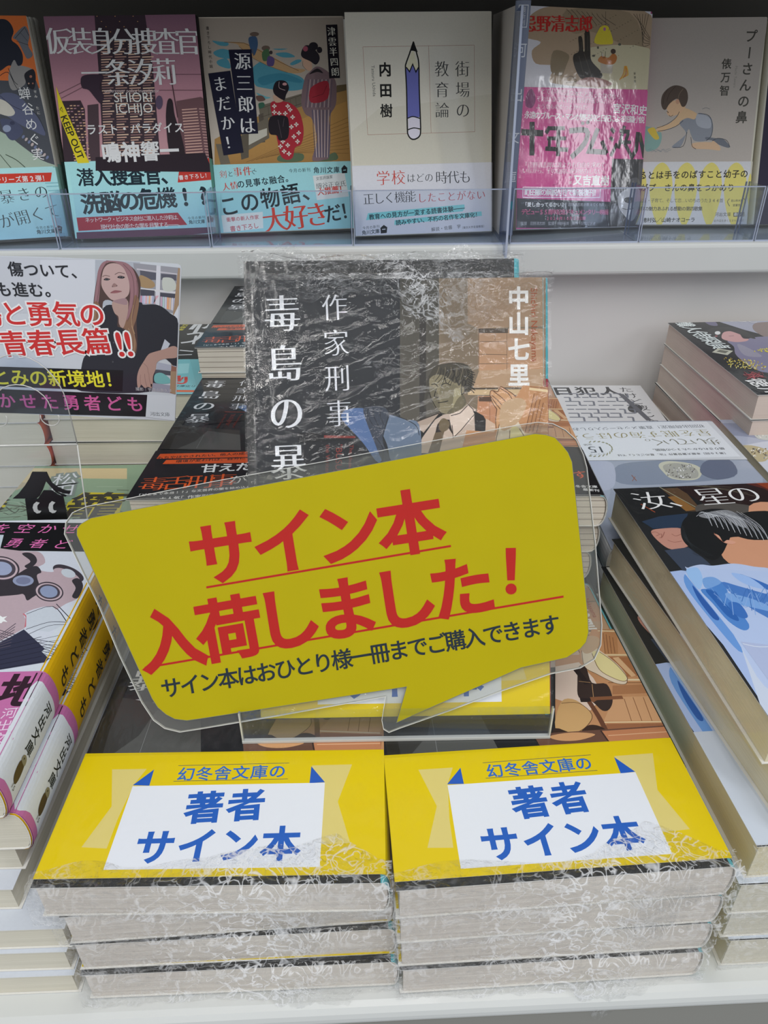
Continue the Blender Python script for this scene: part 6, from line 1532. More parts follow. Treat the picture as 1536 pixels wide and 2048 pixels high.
ART['KB'] = '''
P 1c1d20 16 1537 1349 -28 -534 -1659 -870 103
P a8aabc 388 1532 380 -24 190 -123 -244 -460 -107 202 -93 143
S 706c88 307 1556 73 -42 -22 -128 -58 22
S 8c7c78 650 1404 118 48 208 -31 -221 -419 -145 25 -33 204
S 84809c 269 1016 97 -6 173 88 225 -80 -303 -571 -246 -65 -25 303 69 205
S 9a96a8 312 949 43 -126 4 -148 -108 35
S d0a0a0 325 1212 67 30 41 -54 -22 -116 33 -18 -38 -47 -76 -19 -51 27 -23 67
S 2c2c2c 231 1270 72 66 82 12 92 -41 31 -106 -5 -134 -31 1 -39 86 -41 88 -60 -13 -72 -115 -45 -30 4 83
S e8ecec 300 1205 -10 -18 -12 -14 -12 -7 -9 0 -5 9 0 14 6 19 10 18 12 14 12 7 10 0 5 -9 -1 -15
S 8c4c50 247 1132 -6 -10 -6 -8 -6 -4 -5 1 -2 4 1 8 3 10 5 10 7 8 6 4 4 0 3 -5 -1 -8
Q 3c2c30 57 330 1127 40 6
P c4c4b4 53 781 75 79 85 -59 -78 -84
P 6c6c60 89 794 41 35 50 -33 -44 -42
S e4dc88 59 501 1 3 2 6 4 7 5 7 5 6 3 3 1 0 -1 -3 -2 -6 -5 -8 -4 -7 -4 -5 -4 -3
S e4dc88 196 449 0 2 2 5 3 8 4 8 4 7 4 5 2 1 0 -2 -2 -6 -3 -7 -4 -8 -5 -7 -3 -5
S e4dc88 193 439 1 4 4 5 4 7 5 6 4 4 3 2 1 -1 -1 -4 -4 -5 -4 -7 -5 -6 -4 -4 -3 -2
S e4dc88 216 535 0 3 3 6 4 7 5 8 4 6 4 4 2 1 -1 -4 -3 -6 -4 -7 -5 -8 -4 -6 -3 -4
S e4dc88 207 601 -1 0 -1 3 1 6 1 7 3 7 2 6 3 4 1 0 1 -3 -1 -6 -1 -7 -3 -7 -2 -6
S e4dc88 128 577 -2 0 0 3 1 6 2 7 2 8 3 6 2 3 2 0 0 -3 -1 -6 -2 -7 -2 -8 -3 -6
S 9c8434 197 457 -1 0 0 3 0 6 2 7 3 7 3 6 2 3 2 0 0 -3 -1 -6 -2 -7 -3 -7 -2 -6
S 9c8434 233 426 2 4 4 4 4 3 3 1 3 0 1 -2 0 -3 -2 -3 -4 -4 -4 -3 -3 -1 -3 0 -1 2
S c4a83c 279 474 -2 -2 -2 1 -1 3 0 5 1 5 1 5 2 4 2 2 2 -1 1 -3 0 -5 -1 -5 -1 -5
S e4dc88 124 462 1 3 3 6 4 7 5 7 4 6 3 3 2 0 -1 -4 -3 -6 -4 -7 -5 -7 -4 -5 -3 -3
S c4a83c 208 450 1 2 2 6 4 8 4 7 5 7 3 4 2 1 0 -3 -3 -6 -3 -7 -5 -8 -4 -7 -4 -4
S 9c8434 271 472 -2 0 -1 2 1 5 1 6 2 7 3 6 2 4 2 0 1 -2 -1 -5 -1 -7 -2 -7 -3 -5
S e4dc88 167 442 1 4 2 6 5 6 5 7 4 5 3 3 1 -1 -1 -3 -3 -6 -4 -7 -5 -6 -4 -5 -3 -3
S 9c8434 69 624 1 3 2 6 4 8 4 9 4 6 4 5 2 0 -1 -3 -2 -6 -4 -8 -4 -8 -5 -7 -3 -4
S c4a83c 87 495 0 3 3 6 3 7 5 8 4 7 4 3 1 1 0 -3 -2 -6 -4 -7 -5 -8 -4 -6 -3 -4
S c4a83c 76 571 -3 -2 -2 0 -1 3 -1 4 0 5 1 5 2 4 2 2 2 0 2 -2 1 -5 -1 -5 -1 -5
S c4a83c 270 549 -1 2 1 5 3 7 4 8 4 8 3 5 2 3 1 -2 -1 -5 -3 -7 -3 -9 -4 -7 -4 -6
S e4dc88 185 526 -1 0 0 3 1 7 3 7 3 8 3 6 2 3 1 0 0 -4 -1 -6 -3 -8 -3 -8 -2 -6
S c4a83c 188 488 1 4 3 6 4 6 5 7 5 5 3 3 1 0 -1 -4 -3 -5 -4 -8 -5 -6 -4 -6 -4 -2
S e4dc88 143 562 1 4 4 5 4 5 5 5 4 2 2 1 0 -2 -1 -4 -4 -5 -4 -6 -5 -4 -4 -3 -2 0
S e4dc88 244 457 2 4 4 4 4 3 4 2 2 0 2 -2 -1 -3 -2 -3 -3 -4 -4 -3 -4 -2 -3 0 -1 1
S e4dc88 185 546 0 2 2 5 3 8 4 8 4 8 4 5 2 1 0 -2 -2 -5 -3 -8 -4 -9 -4 -7 -4 -5
S e4dc88 128 520 1 4 3 5 5 6 5 5 4 3 2 1 1 -1 -2 -4 -3 -6 -4 -5 -5 -6 -4 -3 -3 -1
S e4dc88 142 462 -1 1 1 5 2 7 4 8 3 7 3 6 2 2 1 -1 -1 -5 -2 -7 -3 -8 -4 -7 -3 -6
S 9c8434 94 582 2 4 3 4 4 3 4 2 3 1 2 -2 -1 -3 -2 -4 -3 -4 -4 -3 -4 -2 -3 0 -1 1
S e4dc88 267 456 2 3 3 5 5 6 5 5 4 3 2 1 1 -1 -2 -4 -3 -5 -5 -6 -5 -5 -4 -3 -2 -1
S e4dc88 208 520 -1 2 2 6 4 7 4 8 4 8 4 4 2 2 0 -3 -2 -5 -3 -8 -5 -8 -4 -7 -4 -5
S 9c8434 208 571 -1 1 0 4 2 7 3 8 4 8 3 6 2 2 1 -1 0 -4 -2 -7 -3 -8 -4 -8 -3 -6
S 9c8434 275 484 3 3 3 4 4 3 4 2 3 0 1 -2 -1 -3 -2 -4 -3 -3 -4 -4 -4 -1 -3 0 -1 1
S c4a83c 126 438 0 3 2 5 4 8 4 8 4 7 4 4 2 1 0 -3 -2 -5 -4 -8 -4 -8 -5 -6 -3 -5
S 9c8434 108 451 -2 -1 -2 1 0 4 0 6 2 6 2 6 2 3 1 2 2 -2 0 -4 0 -6 -2 -6 -1 -5
S e4dc88 48 474 -1 2 1 5 3 7 3 8 4 8 3 5 2 2 1 -1 -1 -5 -3 -8 -3 -8 -4 -7 -3 -6
S d8c43c 119 539 0 3 3 6 4 8 5 7 4 6 3 4 2 0 -1 -3 -2 -6 -4 -8 -5 -7 -4 -6 -4 -4
S d8c43c 278 522 1 4 4 6 4 6 5 6 4 4 3 2 1 -1 -1 -4 -4 -6 -4 -6 -5 -6 -4 -4 -3 -2
S e4dc88 266 580 -2 -1 -2 1 0 4 0 6 2 6 2 6 2 4 2 1 1 -1 1 -4 -1 -6 -1 -6 -2 -6
S 9c8434 184 609 -2 -1 -1 2 0 4 1 7 1 6 2 6 3 4 2 1 1 -2 0 -4 -1 -7 -2 -6 -2 -6
S e4dc88 77 454 -1 1 2 5 2 7 3 8 4 8 3 5 2 2 1 -1 -1 -5 -2 -8 -4 -8 -4 -7 -3 -5
S d8c43c 292 480 -2 -3 -3 -3 -3 -1 -3 1 -1 2 -1 3 1 3 3 4 3 2 3 1 3 -1 1 -2 1 -3
S e4dc88 88 591 1 3 2 6 3 7 5 9 4 6 4 5 2 1 -1 -3 -2 -6 -4 -8 -4 -8 -4 -7 -4 -4
S e4dc88 240 583 -2 0 0 3 2 6 2 8 2 8 3 6 3 3 1 0 0 -4 -1 -6 -2 -7 -3 -8 -3 -6
S d8c43c 235 490 -2 -3 -3 -3 -3 -1 -3 0 -2 2 0 3 0 3 3 4 3 2 3 2 3 -1 2 -1 0 -3
S d8c43c 173 483 2 4 3 5 5 4 4 4 4 2 2 0 0 -3 -2 -4 -3 -4 -5 -5 -4 -4 -4 -2 -2 1
S 9c8434 193 602 0 2 2 6 4 8 4 8 5 8 3 4 2 1 0 -3 -2 -6 -4 -7 -4 -9 -5 -7 -3 -4
S 9c8434 195 420 1 3 4 5 4 5 5 4 3 3 3 0 0 -2 -2 -4 -3 -4 -5 -6 -4 -4 -4 -2 -2 0
S c4a83c 244 496 2 4 4 4 4 5 5 3 3 2 2 -1 0 -2 -2 -4 -3 -5 -5 -4 -4 -3 -4 -2 -2 0
S e4dc88 151 475 1 4 4 5 4 6 5 4 4 4 2 0 1 -2 -2 -4 -4 -5 -4 -5 -5 -5 -3 -3 -3 0
S e4dc88 212 508 1 3 2 6 4 7 5 8 5 6 3 4 2 1 -1 -3 -3 -6 -4 -8 -4 -8 -5 -6 -3 -3
S c4a83c 169 551 -1 2 1 5 3 7 3 8 4 8 3 5 3 3 0 -2 -1 -5 -2 -7 -4 -8 -4 -8 -3 -6
S e4dc88 179 508 0 2 1 6 4 7 4 9 4 7 3 5 2 2 0 -2 -1 -6 -3 -8 -4 -8 -5 -7 -3 -5
S d8c43c 164 526 -3 -3 -3 -1 -2 0 -2 2 -1 3 0 4 1 4 2 3 3 1 3 0 2 -2 1 -3 0 -4
S d8c43c 96 480 1 3 2 6 4 7 5 8 4 6 3 3 2 0 -1 -3 -2 -6 -4 -7 -5 -7 -4 -6 -3 -4
S d8c43c 55 532 2 4 4 3 3 2 4 1 2 0 1 -2 0 -4 -2 -3 -4 -4 -3 -2 -4 -1 -2 0 -1 3
S d8c43c 237 586 -2 -1 -2 1 -1 4 1 5 1 6 1 5 3 4 2 2 1 -1 1 -4 0 -5 -1 -6 -2 -6
S c4a83c 188 431 2 3 3 4 4 2 3 1 3 0 1 -2 -1 -3 -2 -4 -3 -3 -4 -3 -4 -1 -2 1 -1 2
S c4a83c 215 506 0 2 2 6 4 8 5 7 4 7 4 4 2 1 -1 -3 -2 -5 -4 -8 -4 -8 -5 -7 -3 -4
S c4a83c 174 602 -3 -4 -3 -2 -3 0 -2 1 -1 3 -1 4 2 4 2 3 3 2 3 0 2 -1 2 -3 0 -3
S d8c43c 90 578 -2 -1 -1 2 0 5 1 6 1 7 2 6 3 3 1 1 1 -2 0 -5 0 -6 -2 -7 -2 -6
S 9c8434 195 589 2 4 3 5 5 5 5 4 3 2 2 0 1 -3 -2 -4 -4 -4 -4 -6 -5 -3 -4 -3 -2 0
S e4dc88 85 563 1 3 3 6 4 8 5 7 4 6 3 3 2 0 -1 -3 -3 -6 -4 -8 -5 -7 -4 -6 -3 -3
S e4dc88 170 553 2 4 3 5 4 4 5 3 3 1 2 0 0 -3 -2 -4 -4 -4 -4 -5 -4 -3 -4 -1 -1 1
S e4dc88 91 598 2 4 4 5 4 4 4 4 4 1 1 -1 0 -2 -1 -4 -4 -5 -4 -4 -4 -4 -4 -1 -2 1
S e4dc88 190 499 -2 -3 -3 -1 -3 0 -2 1 -1 4 0 3 2 4 2 3 3 2 2 0 3 -2 1 -3 0 -4
S e4dc88 99 475 0 2 1 5 3 7 3 9 4 7 4 5 2 2 0 -2 -1 -5 -3 -7 -4 -9 -4 -7 -3 -5
S e4dc88 95 599 -1 1 0 5 3 7 3 8 3 8 3 6 3 3 1 -1 -1 -5 -2 -7 -3 -9 -4 -8 -3 -5
S d8c43c 153 595 0 3 3 6 4 8 5 8 4 6 3 4 2 0 0 -3 -3 -6 -4 -7 -5 -8 -4 -7 -4 -3
S d8c43c 68 529 2 4 3 5 4 6 5 4 4 2 2 0 0 -2 -2 -4 -3 -5 -4 -5 -5 -4 -3 -2 -3 -1
S 9c8434 170 531 2 3 3 5 5 5 4 4 4 2 2 0 0 -2 -2 -4 -3 -5 -5 -5 -4 -4 -4 -2 -2 0
S d8c43c 169 548 0 2 1 6 4 7 4 9 4 7 3 5 2 2 1 -2 -2 -6 -3 -8 -4 -8 -5 -7 -3 -5
S 9c8434 130 460 0 4 3 5 4 8 5 7 4 6 4 3 1 0 -1 -3 -2 -6 -4 -8 -5 -7 -5 -5 -3 -4
S 9c8434 115 620 2 4 3 6 4 6 5 5 4 4 3 1 0 -2 -1 -4 -3 -6 -5 -6 -5 -5 -4 -3 -2 -1
S e4dc88 81 531 2 4 3 5 5 6 4 5 4 3 3 0 0 -1 -2 -4 -3 -6 -4 -5 -5 -5 -4 -3 -2 -1
S e4dc88 106 458 2 4 3 5 4 6 5 5 4 4 2 2 1 -2 -1 -3 -3 -6 -5 -6 -4 -5 -4 -4 -3 -1
S e4dc88 132 484 1 3 2 5 4 8 5 7 4 7 4 3 1 1 0 -3 -3 -6 -4 -7 -4 -8 -5 -6 -3 -4
S e4dc88 239 496 -1 2 2 5 3 8 4 8 4 7 3 6 2 1 1 -1 -2 -6 -3 -7 -4 -8 -4 -8 -3 -5
S c4a83c 190 491 -1 1 0 4 1 6 3 8 3 7 3 6 2 3 1 -1 0 -3 -1 -7 -3 -8 -3 -7 -3 -6
S c4a83c 100 650 -2 -2 -2 1 -1 3 -1 5 1 6 1 5 2 4 2 2 2 -1 2 -3 0 -5 -1 -6 -1 -5
S e4dc88 168 450 -3 -4 -3 -2 -3 -1 -3 0 -2 1 0 3 1 4 2 3 3 3 3 1 3 0 2 -2 1 -3
S 9c8434 155 446 -2 -1 0 3 0 5 2 7 2 7 2 6 3 3 1 0 1 -2 -1 -6 -1 -6 -2 -7 -3 -6
S c4a83c 183 590 -3 -3 -2 -2 -3 0 -2 2 -1 3 0 4 2 4 2 3 3 2 2 0 2 -2 1 -3 0 -4
S 9c8434 249 420 -2 -3 -2 0 -2 2 -1 4 0 5 2 4 1 4 3 2 2 0 1 -2 1 -3 0 -5 -1 -5
S c4a83c 117 583 1 4 3 6 5 7 4 6 5 5 3 2 1 -1 -1 -4 -3 -5 -5 -7 -5 -7 -4 -5 -3 -2
S d8c43c 227 588 -2 0 0 3 1 6 2 7 2 8 3 6 3 3 1 0 0 -3 -1 -6 -2 -7 -2 -8 -3 -6
S d8c43c 229 526 0 3 3 6 5 7 5 8 4 5 3 3 2 0 -1 -3 -3 -6 -4 -7 -5 -7 -5 -6 -3 -3
S c4a83c 220 513 -2 -2 -3 -1 -2 1 -1 3 0 4 0 5 2 4 2 2 3 1 2 -1 1 -3 0 -4 0 -5
S c4a83c 211 540 1 3 3 6 4 7 5 7 5 5 3 3 1 -1 -1 -4 -3 -6 -5 -6 -5 -7 -4 -5 -3 -3
S d8c43c 100 602 0 3 2 6 3 8 4 8 5 7 3 5 2 1 0 -2 -2 -6 -3 -8 -4 -8 -5 -8 -3 -4
S e4dc88 198 478 0 3 3 6 4 7 5 7 4 6 4 3 1 0 -1 -3 -2 -6 -4 -7 -5 -7 -5 -6 -3 -3
S d8c43c 99 573 1 4 3 5 4 8 5 6 4 5 3 3 1 -1 -1 -3 -3 -6 -4 -7 -5 -7 -4 -5 -3 -3
S c4a83c 238 565 -2 -2 -2 0 -1 3 -1 4 1 5 1 5 2 4 2 2 2 0 2 -2 0 -5 0 -5 -2 -5
S 9c8434 114 632 1 4 3 6 4 7 5 7 4 5 3 3 2 0 -1 -4 -3 -6 -5 -8 -5 -6 -4 -6 -3 -2
S d8cc4c 386 784 -2 1 1 4 2 6 3 8 4 7 3 6 3 2 1 0 -1 -5 -2 -6 -3 -8 -3 -7 -4 -6
S d8cc4c 457 818 -3 -5 -3 -3 -3 -1 -3 1 -1 3 1 4 2 5 3 4 3 3 3 1 2 -1 1 -3 -1 -4
S d8cc4c 436 753 0 2 2 5 3 7 4 8 4 7 4 4 2 1 0 -2 -1 -6 -4 -7 -4 -8 -4 -6 -4 -4
S d8cc4c 461 766 -3 -2 -1 1 -1 3 1 5 1 6 3 6 3 4 2 3 2 -1 0 -3 0 -5 -2 -7 -2 -5
S d8cc4c 461 807 -1 1 1 4 2 7 4 8 3 7 4 6 3 2 1 -1 -1 -5 -2 -6 -4 -8 -4 -7 -3 -6
S d8cc4c 426 767 0 2 1 5 2 6 4 8 4 7 3 5 3 2 1 -1 -1 -5 -3 -7 -3 -7 -4 -8 -4 -5
S d8cc4c 458 818 2 4 3 6 5 6 4 4 4 3 2 0 0 -3 -2 -4 -3 -6 -5 -6 -4 -5 -4 -2 -2 0
S d8cc4c 398 778 2 5 3 6 4 5 5 3 3 2 1 -1 0 -3 -2 -5 -3 -5 -5 -5 -4 -4 -3 -1 -2 0
S d8cc4c 472 801 1 3 3 6 4 8 4 6 5 5 3 3 1 -1 -1 -4 -2 -6 -5 -7 -4 -7 -5 -5 -3 -2
S d8cc4c 445 807 -3 -2 -1 0 -1 3 0 6 2 6 2 6 3 4 3 2 2 0 0 -3 0 -5 -2 -7 -2 -6
S d8cc4c 462 768 -3 -4 -3 -2 -3 0 -1 2 -1 4 1 5 3 4 3 4 2 2 3 0 1 -2 1 -4 -1 -5
S d8cc4c 492 814 -3 -4 -3 -2 -3 -1 -2 2 0 4 1 5 2 4 3 4 3 2 3 1 1 -2 1 -4 -1 -5
S d8cc4c 434 769 -1 1 0 4 2 6 3 8 4 7 3 5 3 3 1 -1 0 -4 -2 -6 -3 -8 -4 -7 -3 -5
S d8cc4c 394 790 1 5 3 6 5 6 4 6 4 4 3 1 1 -2 -2 -4 -3 -6 -4 -7 -5 -5 -4 -4 -2 -1
S d8cc4c 440 822 -3 -4 -3 -3 -4 -2 -2 1 -1 2 0 4 2 4 2 5 4 3 3 2 2 -1 2 -2 0 -4
S d8cc4c 433 774 2 4 3 6 5 4 4 4 3 1 1 -1 0 -3 -2 -5 -4 -5 -4 -5 -4 -4 -3 -1 -2 1
S d8cc4c 477 782 -3 -4 -2 -1 -2 1 -1 4 0 4 2 6 2 4 3 4 3 1 2 -1 1 -4 -1 -4 -1 -6
S d8cc4c 404 764 -2 -2 -2 1 0 4 1 5 2 7 3 6 2 4 3 2 1 -1 1 -4 -1 -6 -2 -6 -3 -6
S d8cc4c 411 807 0 2 1 5 3 7 4 8 4 7 4 4 2 2 0 -2 -1 -5 -3 -7 -4 -8 -4 -7 -4 -5
S d8cc4c 398 771 1 4 4 6 4 6 5 5 3 4 3 0 0 -2 -2 -4 -3 -6 -4 -6 -5 -6 -3 -3 -3 0
S d8cc4c 465 768 -2 -2 -2 2 0 4 1 6 2 6 3 6 3 4 2 2 2 -1 0 -4 -1 -6 -2 -7 -3 -6
S d8cc4c 416 800 1 4 3 6 4 7 4 7 5 5 3 2 1 -1 -1 -4 -3 -6 -4 -7 -5 -7 -4 -4 -3 -3
S d8cc4c 430 759 2 5 4 5 4 5 4 3 3 2 2 -1 0 -4 -3 -4 -3 -6 -4 -4 -4 -4 -3 -1 -2 1
S d8cc4c 353 764 -2 0 0 3 1 5 2 8 4 7 3 6 3 3 1 0 1 -3 -2 -5 -2 -8 -3 -7 -3 -6
S d8cc4c 466 818 -3 -2 -1 2 0 4 1 6 2 7 3 6 3 4 2 2 2 -2 0 -4 -1 -6 -3 -7 -3 -6
S d8cc4c 489 819 -3 -5 -3 -3 -3 -1 -3 1 -1 3 1 4 2 4 2 5 4 3 3 1 2 -1 1 -3 0 -4
Q a03840 47 174 322 19 -48
Q c0505c 48 150 386 32 -92
Q 7c2c34 47 97 382 5 -96
Q 7c2c34 47 73 340 129 14
Q a03840 48 97 387 8 -122
Q c0505c 47 72 342 37 -3
Q 7c2c34 47 68 336 108 -60
Q a03840 48 102 331 79 11
Q 7c2c34 47 200 382 -103 -123
Q 7c2c34 48 170 378 -96 -90
Q a03840 48 118 289 60 57
Q 7c2c34 47 180 373 -125 -111
Q a03840 47 116 299 28 37
Q 7c2c34 47 194 361 -62 -87
Q a03840 47 104 308 73 -25
Q a03840 47 160 352 -82 -83
Q 7c2c34 48 145 388 -29 -112
Q 7c2c34 48 210 372 -17 -52
Q c0505c 47 133 338 -29 2
Q c0505c 47 72 344 100 -7
Q 7c2c34 48 64 325 94 -24
Q c0505c 47 125 319 -21 -68
Q c0505c 47 186 317 -21 -19
Q 7c2c34 48 115 332 52 -33
Q 7c2c34 48 135 397 40 -108
Q c0505c 47 102 290 -46 -30
Q a03840 46 67 317 75 -65
Q 7c2c34 47 146 302 24 -13
Q a03840 48 159 388 -58 -64
Q c0505c 47 104 290 69 25
T e0ecec 113 1438 154 920 b 100 - 0 1527 殲人侍探偵
T ecf0f0 100 194 116 46 b 100 - 0 1438 徳川
Q f4f4f8 73 391 1513 36 -21 46 16
Q f4f4f8 73 475 1500 29 -24 45 12
Q f4f4f8 73 560 1488 21 -28 43 9
Q f4f4f8 73 644 1475 14 -31 41 5
'''
ART['GR'] = '''
P d2be92 -602 1416 1205 -45 58 -207 -1156 36
P 8ea88c -500 1211 527 -16 144 60 472 -26 364 -1296 -885 25
S b8a888 -289 1205 206 4 121 -15 -28 -84 -100 -7
Q 4c5444 50 634 839 -384 118
Q a8bca0 50 68 965 164 -151
Q 6c7c5c 50 594 934 -99 -122
Q 4c5444 49 430 854 51 -16
Q 5c5c4c 50 230 891 194 -105
Q a8bca0 50 203 964 465 -67
Q 5c5c4c 51 -107 967 535 -120
Q 4c5444 50 236 911 -154 -91
Q a8bca0 50 452 961 -68 -160
Q 6c7c5c 48 188 804 328 -25
Q 4c5444 49 621 839 8 -46
Q 6c7c5c 51 29 954 -11 1
Q 6c7c5c 50 357 883 -104 -64
Q 4c5444 49 500 780 240 53
Q 6c7c5c 50 221 810 -106 106
Q 4c5444 50 284 836 251 118
Q 5c5c4c 49 649 869 -626 -86
Q a8bca0 51 -35 989 300 -82
Q 6c7c5c 50 328 782 178 188
Q 5c5c4c 50 712 808 -595 103
Q 4c5444 49 136 878 411 -72
Q 6c7c5c 50 127 912 521 -54
Q 6c7c5c 48 122 779 86 51
Q 4c5444 50 86 965 304 -194
Q 5c5c4c 50 566 918 -261 33
Q 6c7c5c 50 -65 829 287 149
Q a8bca0 49 386 777 249 175
Q 4c5444 50 86 817 -99 61
Q a8bca0 50 405 800 -94 174
Q 4c5444 49 240 817 87 35
Q 6c7c5c 49 70 896 499 -96
Q 5c5c4c 49 623 888 157 -83
Q a8bca0 49 48 822 298 -47
Q a8bca0 50 71 896 117 -13
Q a8bca0 49 -80 857 681 -47
Q 6c7c5c 49 -46 908 755 -127
Q 4c5444 50 437 817 -84 93
Q 5c5c4c 50 -10 938 740 -168
Q 6c7c5c 51 -54 819 64 141
Q a8bca0 50 147 938 93 -145
Q 484c40 66 -107 914 45 8 43 -30
Q 484c40 65 -49 884 43 12 32 -5
Q 484c40 64 8 854 42 15 20 20
Q 484c40 64 28 910 76 -67 11 45
Q 484c40 64 84 880 34 37 42 -30
Q 484c40 64 140 849 33 41 31 -5
Q 484c40 65 162 906 65 -42 22 20
Q 484c40 64 218 875 63 -37 13 44
Q 484c40 64 273 845 25 66 40 -30
Q 484c40 64 296 902 56 -18 31 -4
Q 484c40 64 352 871 53 -13 22 20
Q 484c40 64 406 841 52 -9 14 45
Q 484c40 64 431 897 46 9 39 -30
Q 484c40 64 485 867 45 12 31 -5
Q 484c40 63 539 837 43 16 24 20
Q 484c40 63 565 893 69 -66 16 45
K b8ccb4 38 484 1134 161 -5
Q 5c6450 60 620 1091 74 -7
T f0f4f0 257 1236 288 1091 v 100 8a948a 174 1580 松田
P d8c418 374 948 50 118 51 -1 203 -17 22 -130 22 -142 -277 8 -64 115
T 26241c 550 894 550 894 hb 100 - 0 3425 籠
S d8c418 -258 1027 233 -27 35 -60 -3 -39 -205 -3
T 26241c -89 962 -88 962 hb 100 - 0 2205 森
'''
ART['FI'] = '''
P 1e2220 -183 1689 951 -66 49 -443 -3 -542 -635 -55
T d4cc2c 586 1338 603 1562 b 90 - 0 0 新装文庫版
Q d8dce0 356 662 1336 27 190 82 30 16 -130 -36 -62
Q d8dce0 316 709 1526 2 -283
Q d8dce0 300 661 1214 106 27 -19 -175 -88 -54
Q d8dce0 197 737 1182 20 -201
K d0d4d8 187 689 847 103 -29
K d0d4d8 151 696 743 102 9
'''
ART['FIb'] = '''
P 7cc0c8 161 639 640 19 167 -550 6 -101 -625 57
P 9cd4da 205 505 618 54 33 -188 -576 -95
K c83c34 215 831 217 -26 110
Q c83c34 213 816 196 42 -12 16 32 -19 88
T c83c34 861 260 861 260 b 100 - 0 936 ！
T 24424c 836 143 939 134 b 100 - 0 0 文庫化リ
P d86030 335 105 626 -37 5 -33 -617 29
'''
ART['G1'] = '''
P d4dae2 -70 1547 1051 -56 16 -54 -1043 65
P 141417 -45 1500 1042 -63 70 -243 -984 69
P ccd4dc 83 1263 983 -65 -22 -795 -507 19
P c0ccd6 410 1368 131 -11 31 -114 -109 4
T e074b4 510 1413 831 1393 - 80 - 0 0 を空かせ
T e074b4 617 1289 835 1268 - 72 - 0 0 勇者ど
P ccd2de 91 1248 975 -50 -47 -397 -31 -361 -471 18
S b8a4ac 422 1220 266 -1 73 -13 49 -76 -20 -43 72 -29 84 22 80 -122 6 -81 -36 -37 -30 -37 -42 24 -69 -42 34 -88 -191 -82
S 38343a 533 978 161 43 32 33 22 34 35 17 37 -46 -10 -25 52 -102 -16 -48 -14 -15 -30 41 -41 -6 -191 -8
S 38343a 684 1200 29 8 37 -29 23 -47 -14 -44 -28 19 12 35
S 8f98b4 810 1000 2 -17 -7 -12 -15 -7 -19 1 -20 8 -17 14 -11 16 -2 17 7 13 14 7 20 -1 20 -8 17 -14
S 767c98 797 1000 1 -11 -5 -8 -10 -5 -14 1 -14 5 -12 10 -7 11 -1 11 5 8 10 5 14 -1 14 -5 12 -9
S 403a42 964 905 0 -26 -12 -17 -22 -5 -28 7 -28 19 -24 27 -14 29 -2 27 12 18 22 6 29 -8 30 -20 23 -27
S c0acb4 958 907 0 -23 -11 -15 -20 -4 -25 6 -26 17 -21 24 -13 26 -1 23 11 16 20 4 26 -7 26 -17 22 -24
S 4a444e 949 909 1 -19 -10 -13 -17 -4 -21 5 -22 15 -19 20 -10 22 -1 20 9 14 17 4 22 -6 23 -15 18 -21
S 8c98b6 938 912 1 -16 -7 -10 -14 -3 -16 4 -18 11 -14 17 -9 17 -1 16 8 11 13 3 17 -4 18 -12 14 -16
S 403a42 722 1076 4 -36 -12 -25 -27 -11 -36 8 -39 23 -34 34 -23 41 -6 37 12 28 27 11 38 -8 40 -25 35 -36
S c0acb4 714 1078 4 -33 -11 -23 -25 -9 -32 7 -35 20 -31 32 -20 36 -6 34 11 24 24 10 35 -7 36 -22 30 -33
S 4a444e 704 1080 4 -28 -10 -19 -22 -8 -28 6 -31 18 -26 26 -18 31 -4 28 9 21 22 8 30 -6 31 -19 27 -27
S 9aa4c0 688 1083 2 -20 -7 -15 -16 -5 -22 4 -23 13 -19 20 -13 23 -3 21 7 15 16 5 22 -4 24 -14 19 -20
S 403a42 1015 998 -6 -14 -21 -2 -30 11 -35 21 -33 28 -24 29 -10 24 6 15 21 2 32 -12 36 -22 32 -28 23 -29
S b8a4ac 1000 992 -5 -10 -18 0 -26 10 -29 18 -28 23 -20 23 -9 19 6 10 17 1 27 -11 31 -19 27 -23 20 -23
S c4ccd6 971 1029 -1 -10 -8 -5 -13 1 -16 7 -14 12 -12 15 -5 14 1 10 9 6 13 -2 15 -7 15 -13 11 -14
S 38343a 969 993 20 16 37 -51 6 -81 -27 9 -4 56
Q c4707c 49 850 785 21 -23 18 -58
P c4ccd6 860 792 89 34 95 -100 -54 -54 -94 24
Q 2c2c3a 31 864 781 85 45 90 -100
Q 2c2c3a 31 958 841 86 -93
Q 2c2c3a 30 897 690 72 39 70 -3
Q 2c2c3a 24 917 661 60 47 63 4
Q 2c2c3a 24 687 740 196 -85 156 -46
Q 2c2c3a 23 710 711 209 -80 127 -43
Q 2c2c3a 23 731 682 224 -75 98 -38
Q 2c2c3a 23 753 654 238 -71 69 -34
Q 2c2c3a 23 774 626 252 -67 41 -29
Q 2c2c3a 22 794 598 266 -62 13 -26
Q 2c2c3a 22 815 571 279 -58 -14 -22
Q 2c2c3a 17 907 594 55 31 72 25
Q 2c2c3a 17 930 580 54 32 59 10
Q 2c2c3a 17 953 566 54 33 46 -4
Q 2c2c3a 17 976 552 53 35 33 -19
Q 2c2c3a 16 998 538 53 36 20 -32
Q 2c2c3a 16 1021 525 52 36 7 -45
P 34364a 890 690 120 -113 -8 -13 41 -40 -7 -18 -262 -58 -42 95 99 74
K 20212e 23 764 567 208 78
K 20212e 23 774 545 208 73
K 20212e 22 784 523 208 68
K 20212e 22 793 501 209 63
K 20212e 22 803 480 209 58
K 20212e 22 812 459 209 53
P ecf0f4 764 777 15 -11 16 6 -5 -18 20 -18 -18 4 -3 -11 -22 8 -15 37
K 5c5460 35 789 612 56 115
K 5c5460 35 791 606 59 102
K 5c5460 35 793 601 62 89
K 5c5460 34 796 596 63 76
K 5c5460 34 798 590 66 63
K 5c5460 34 800 585 68 51
K 5c5460 34 802 580 70 38
K 5c5460 34 805 574 72 26
'''
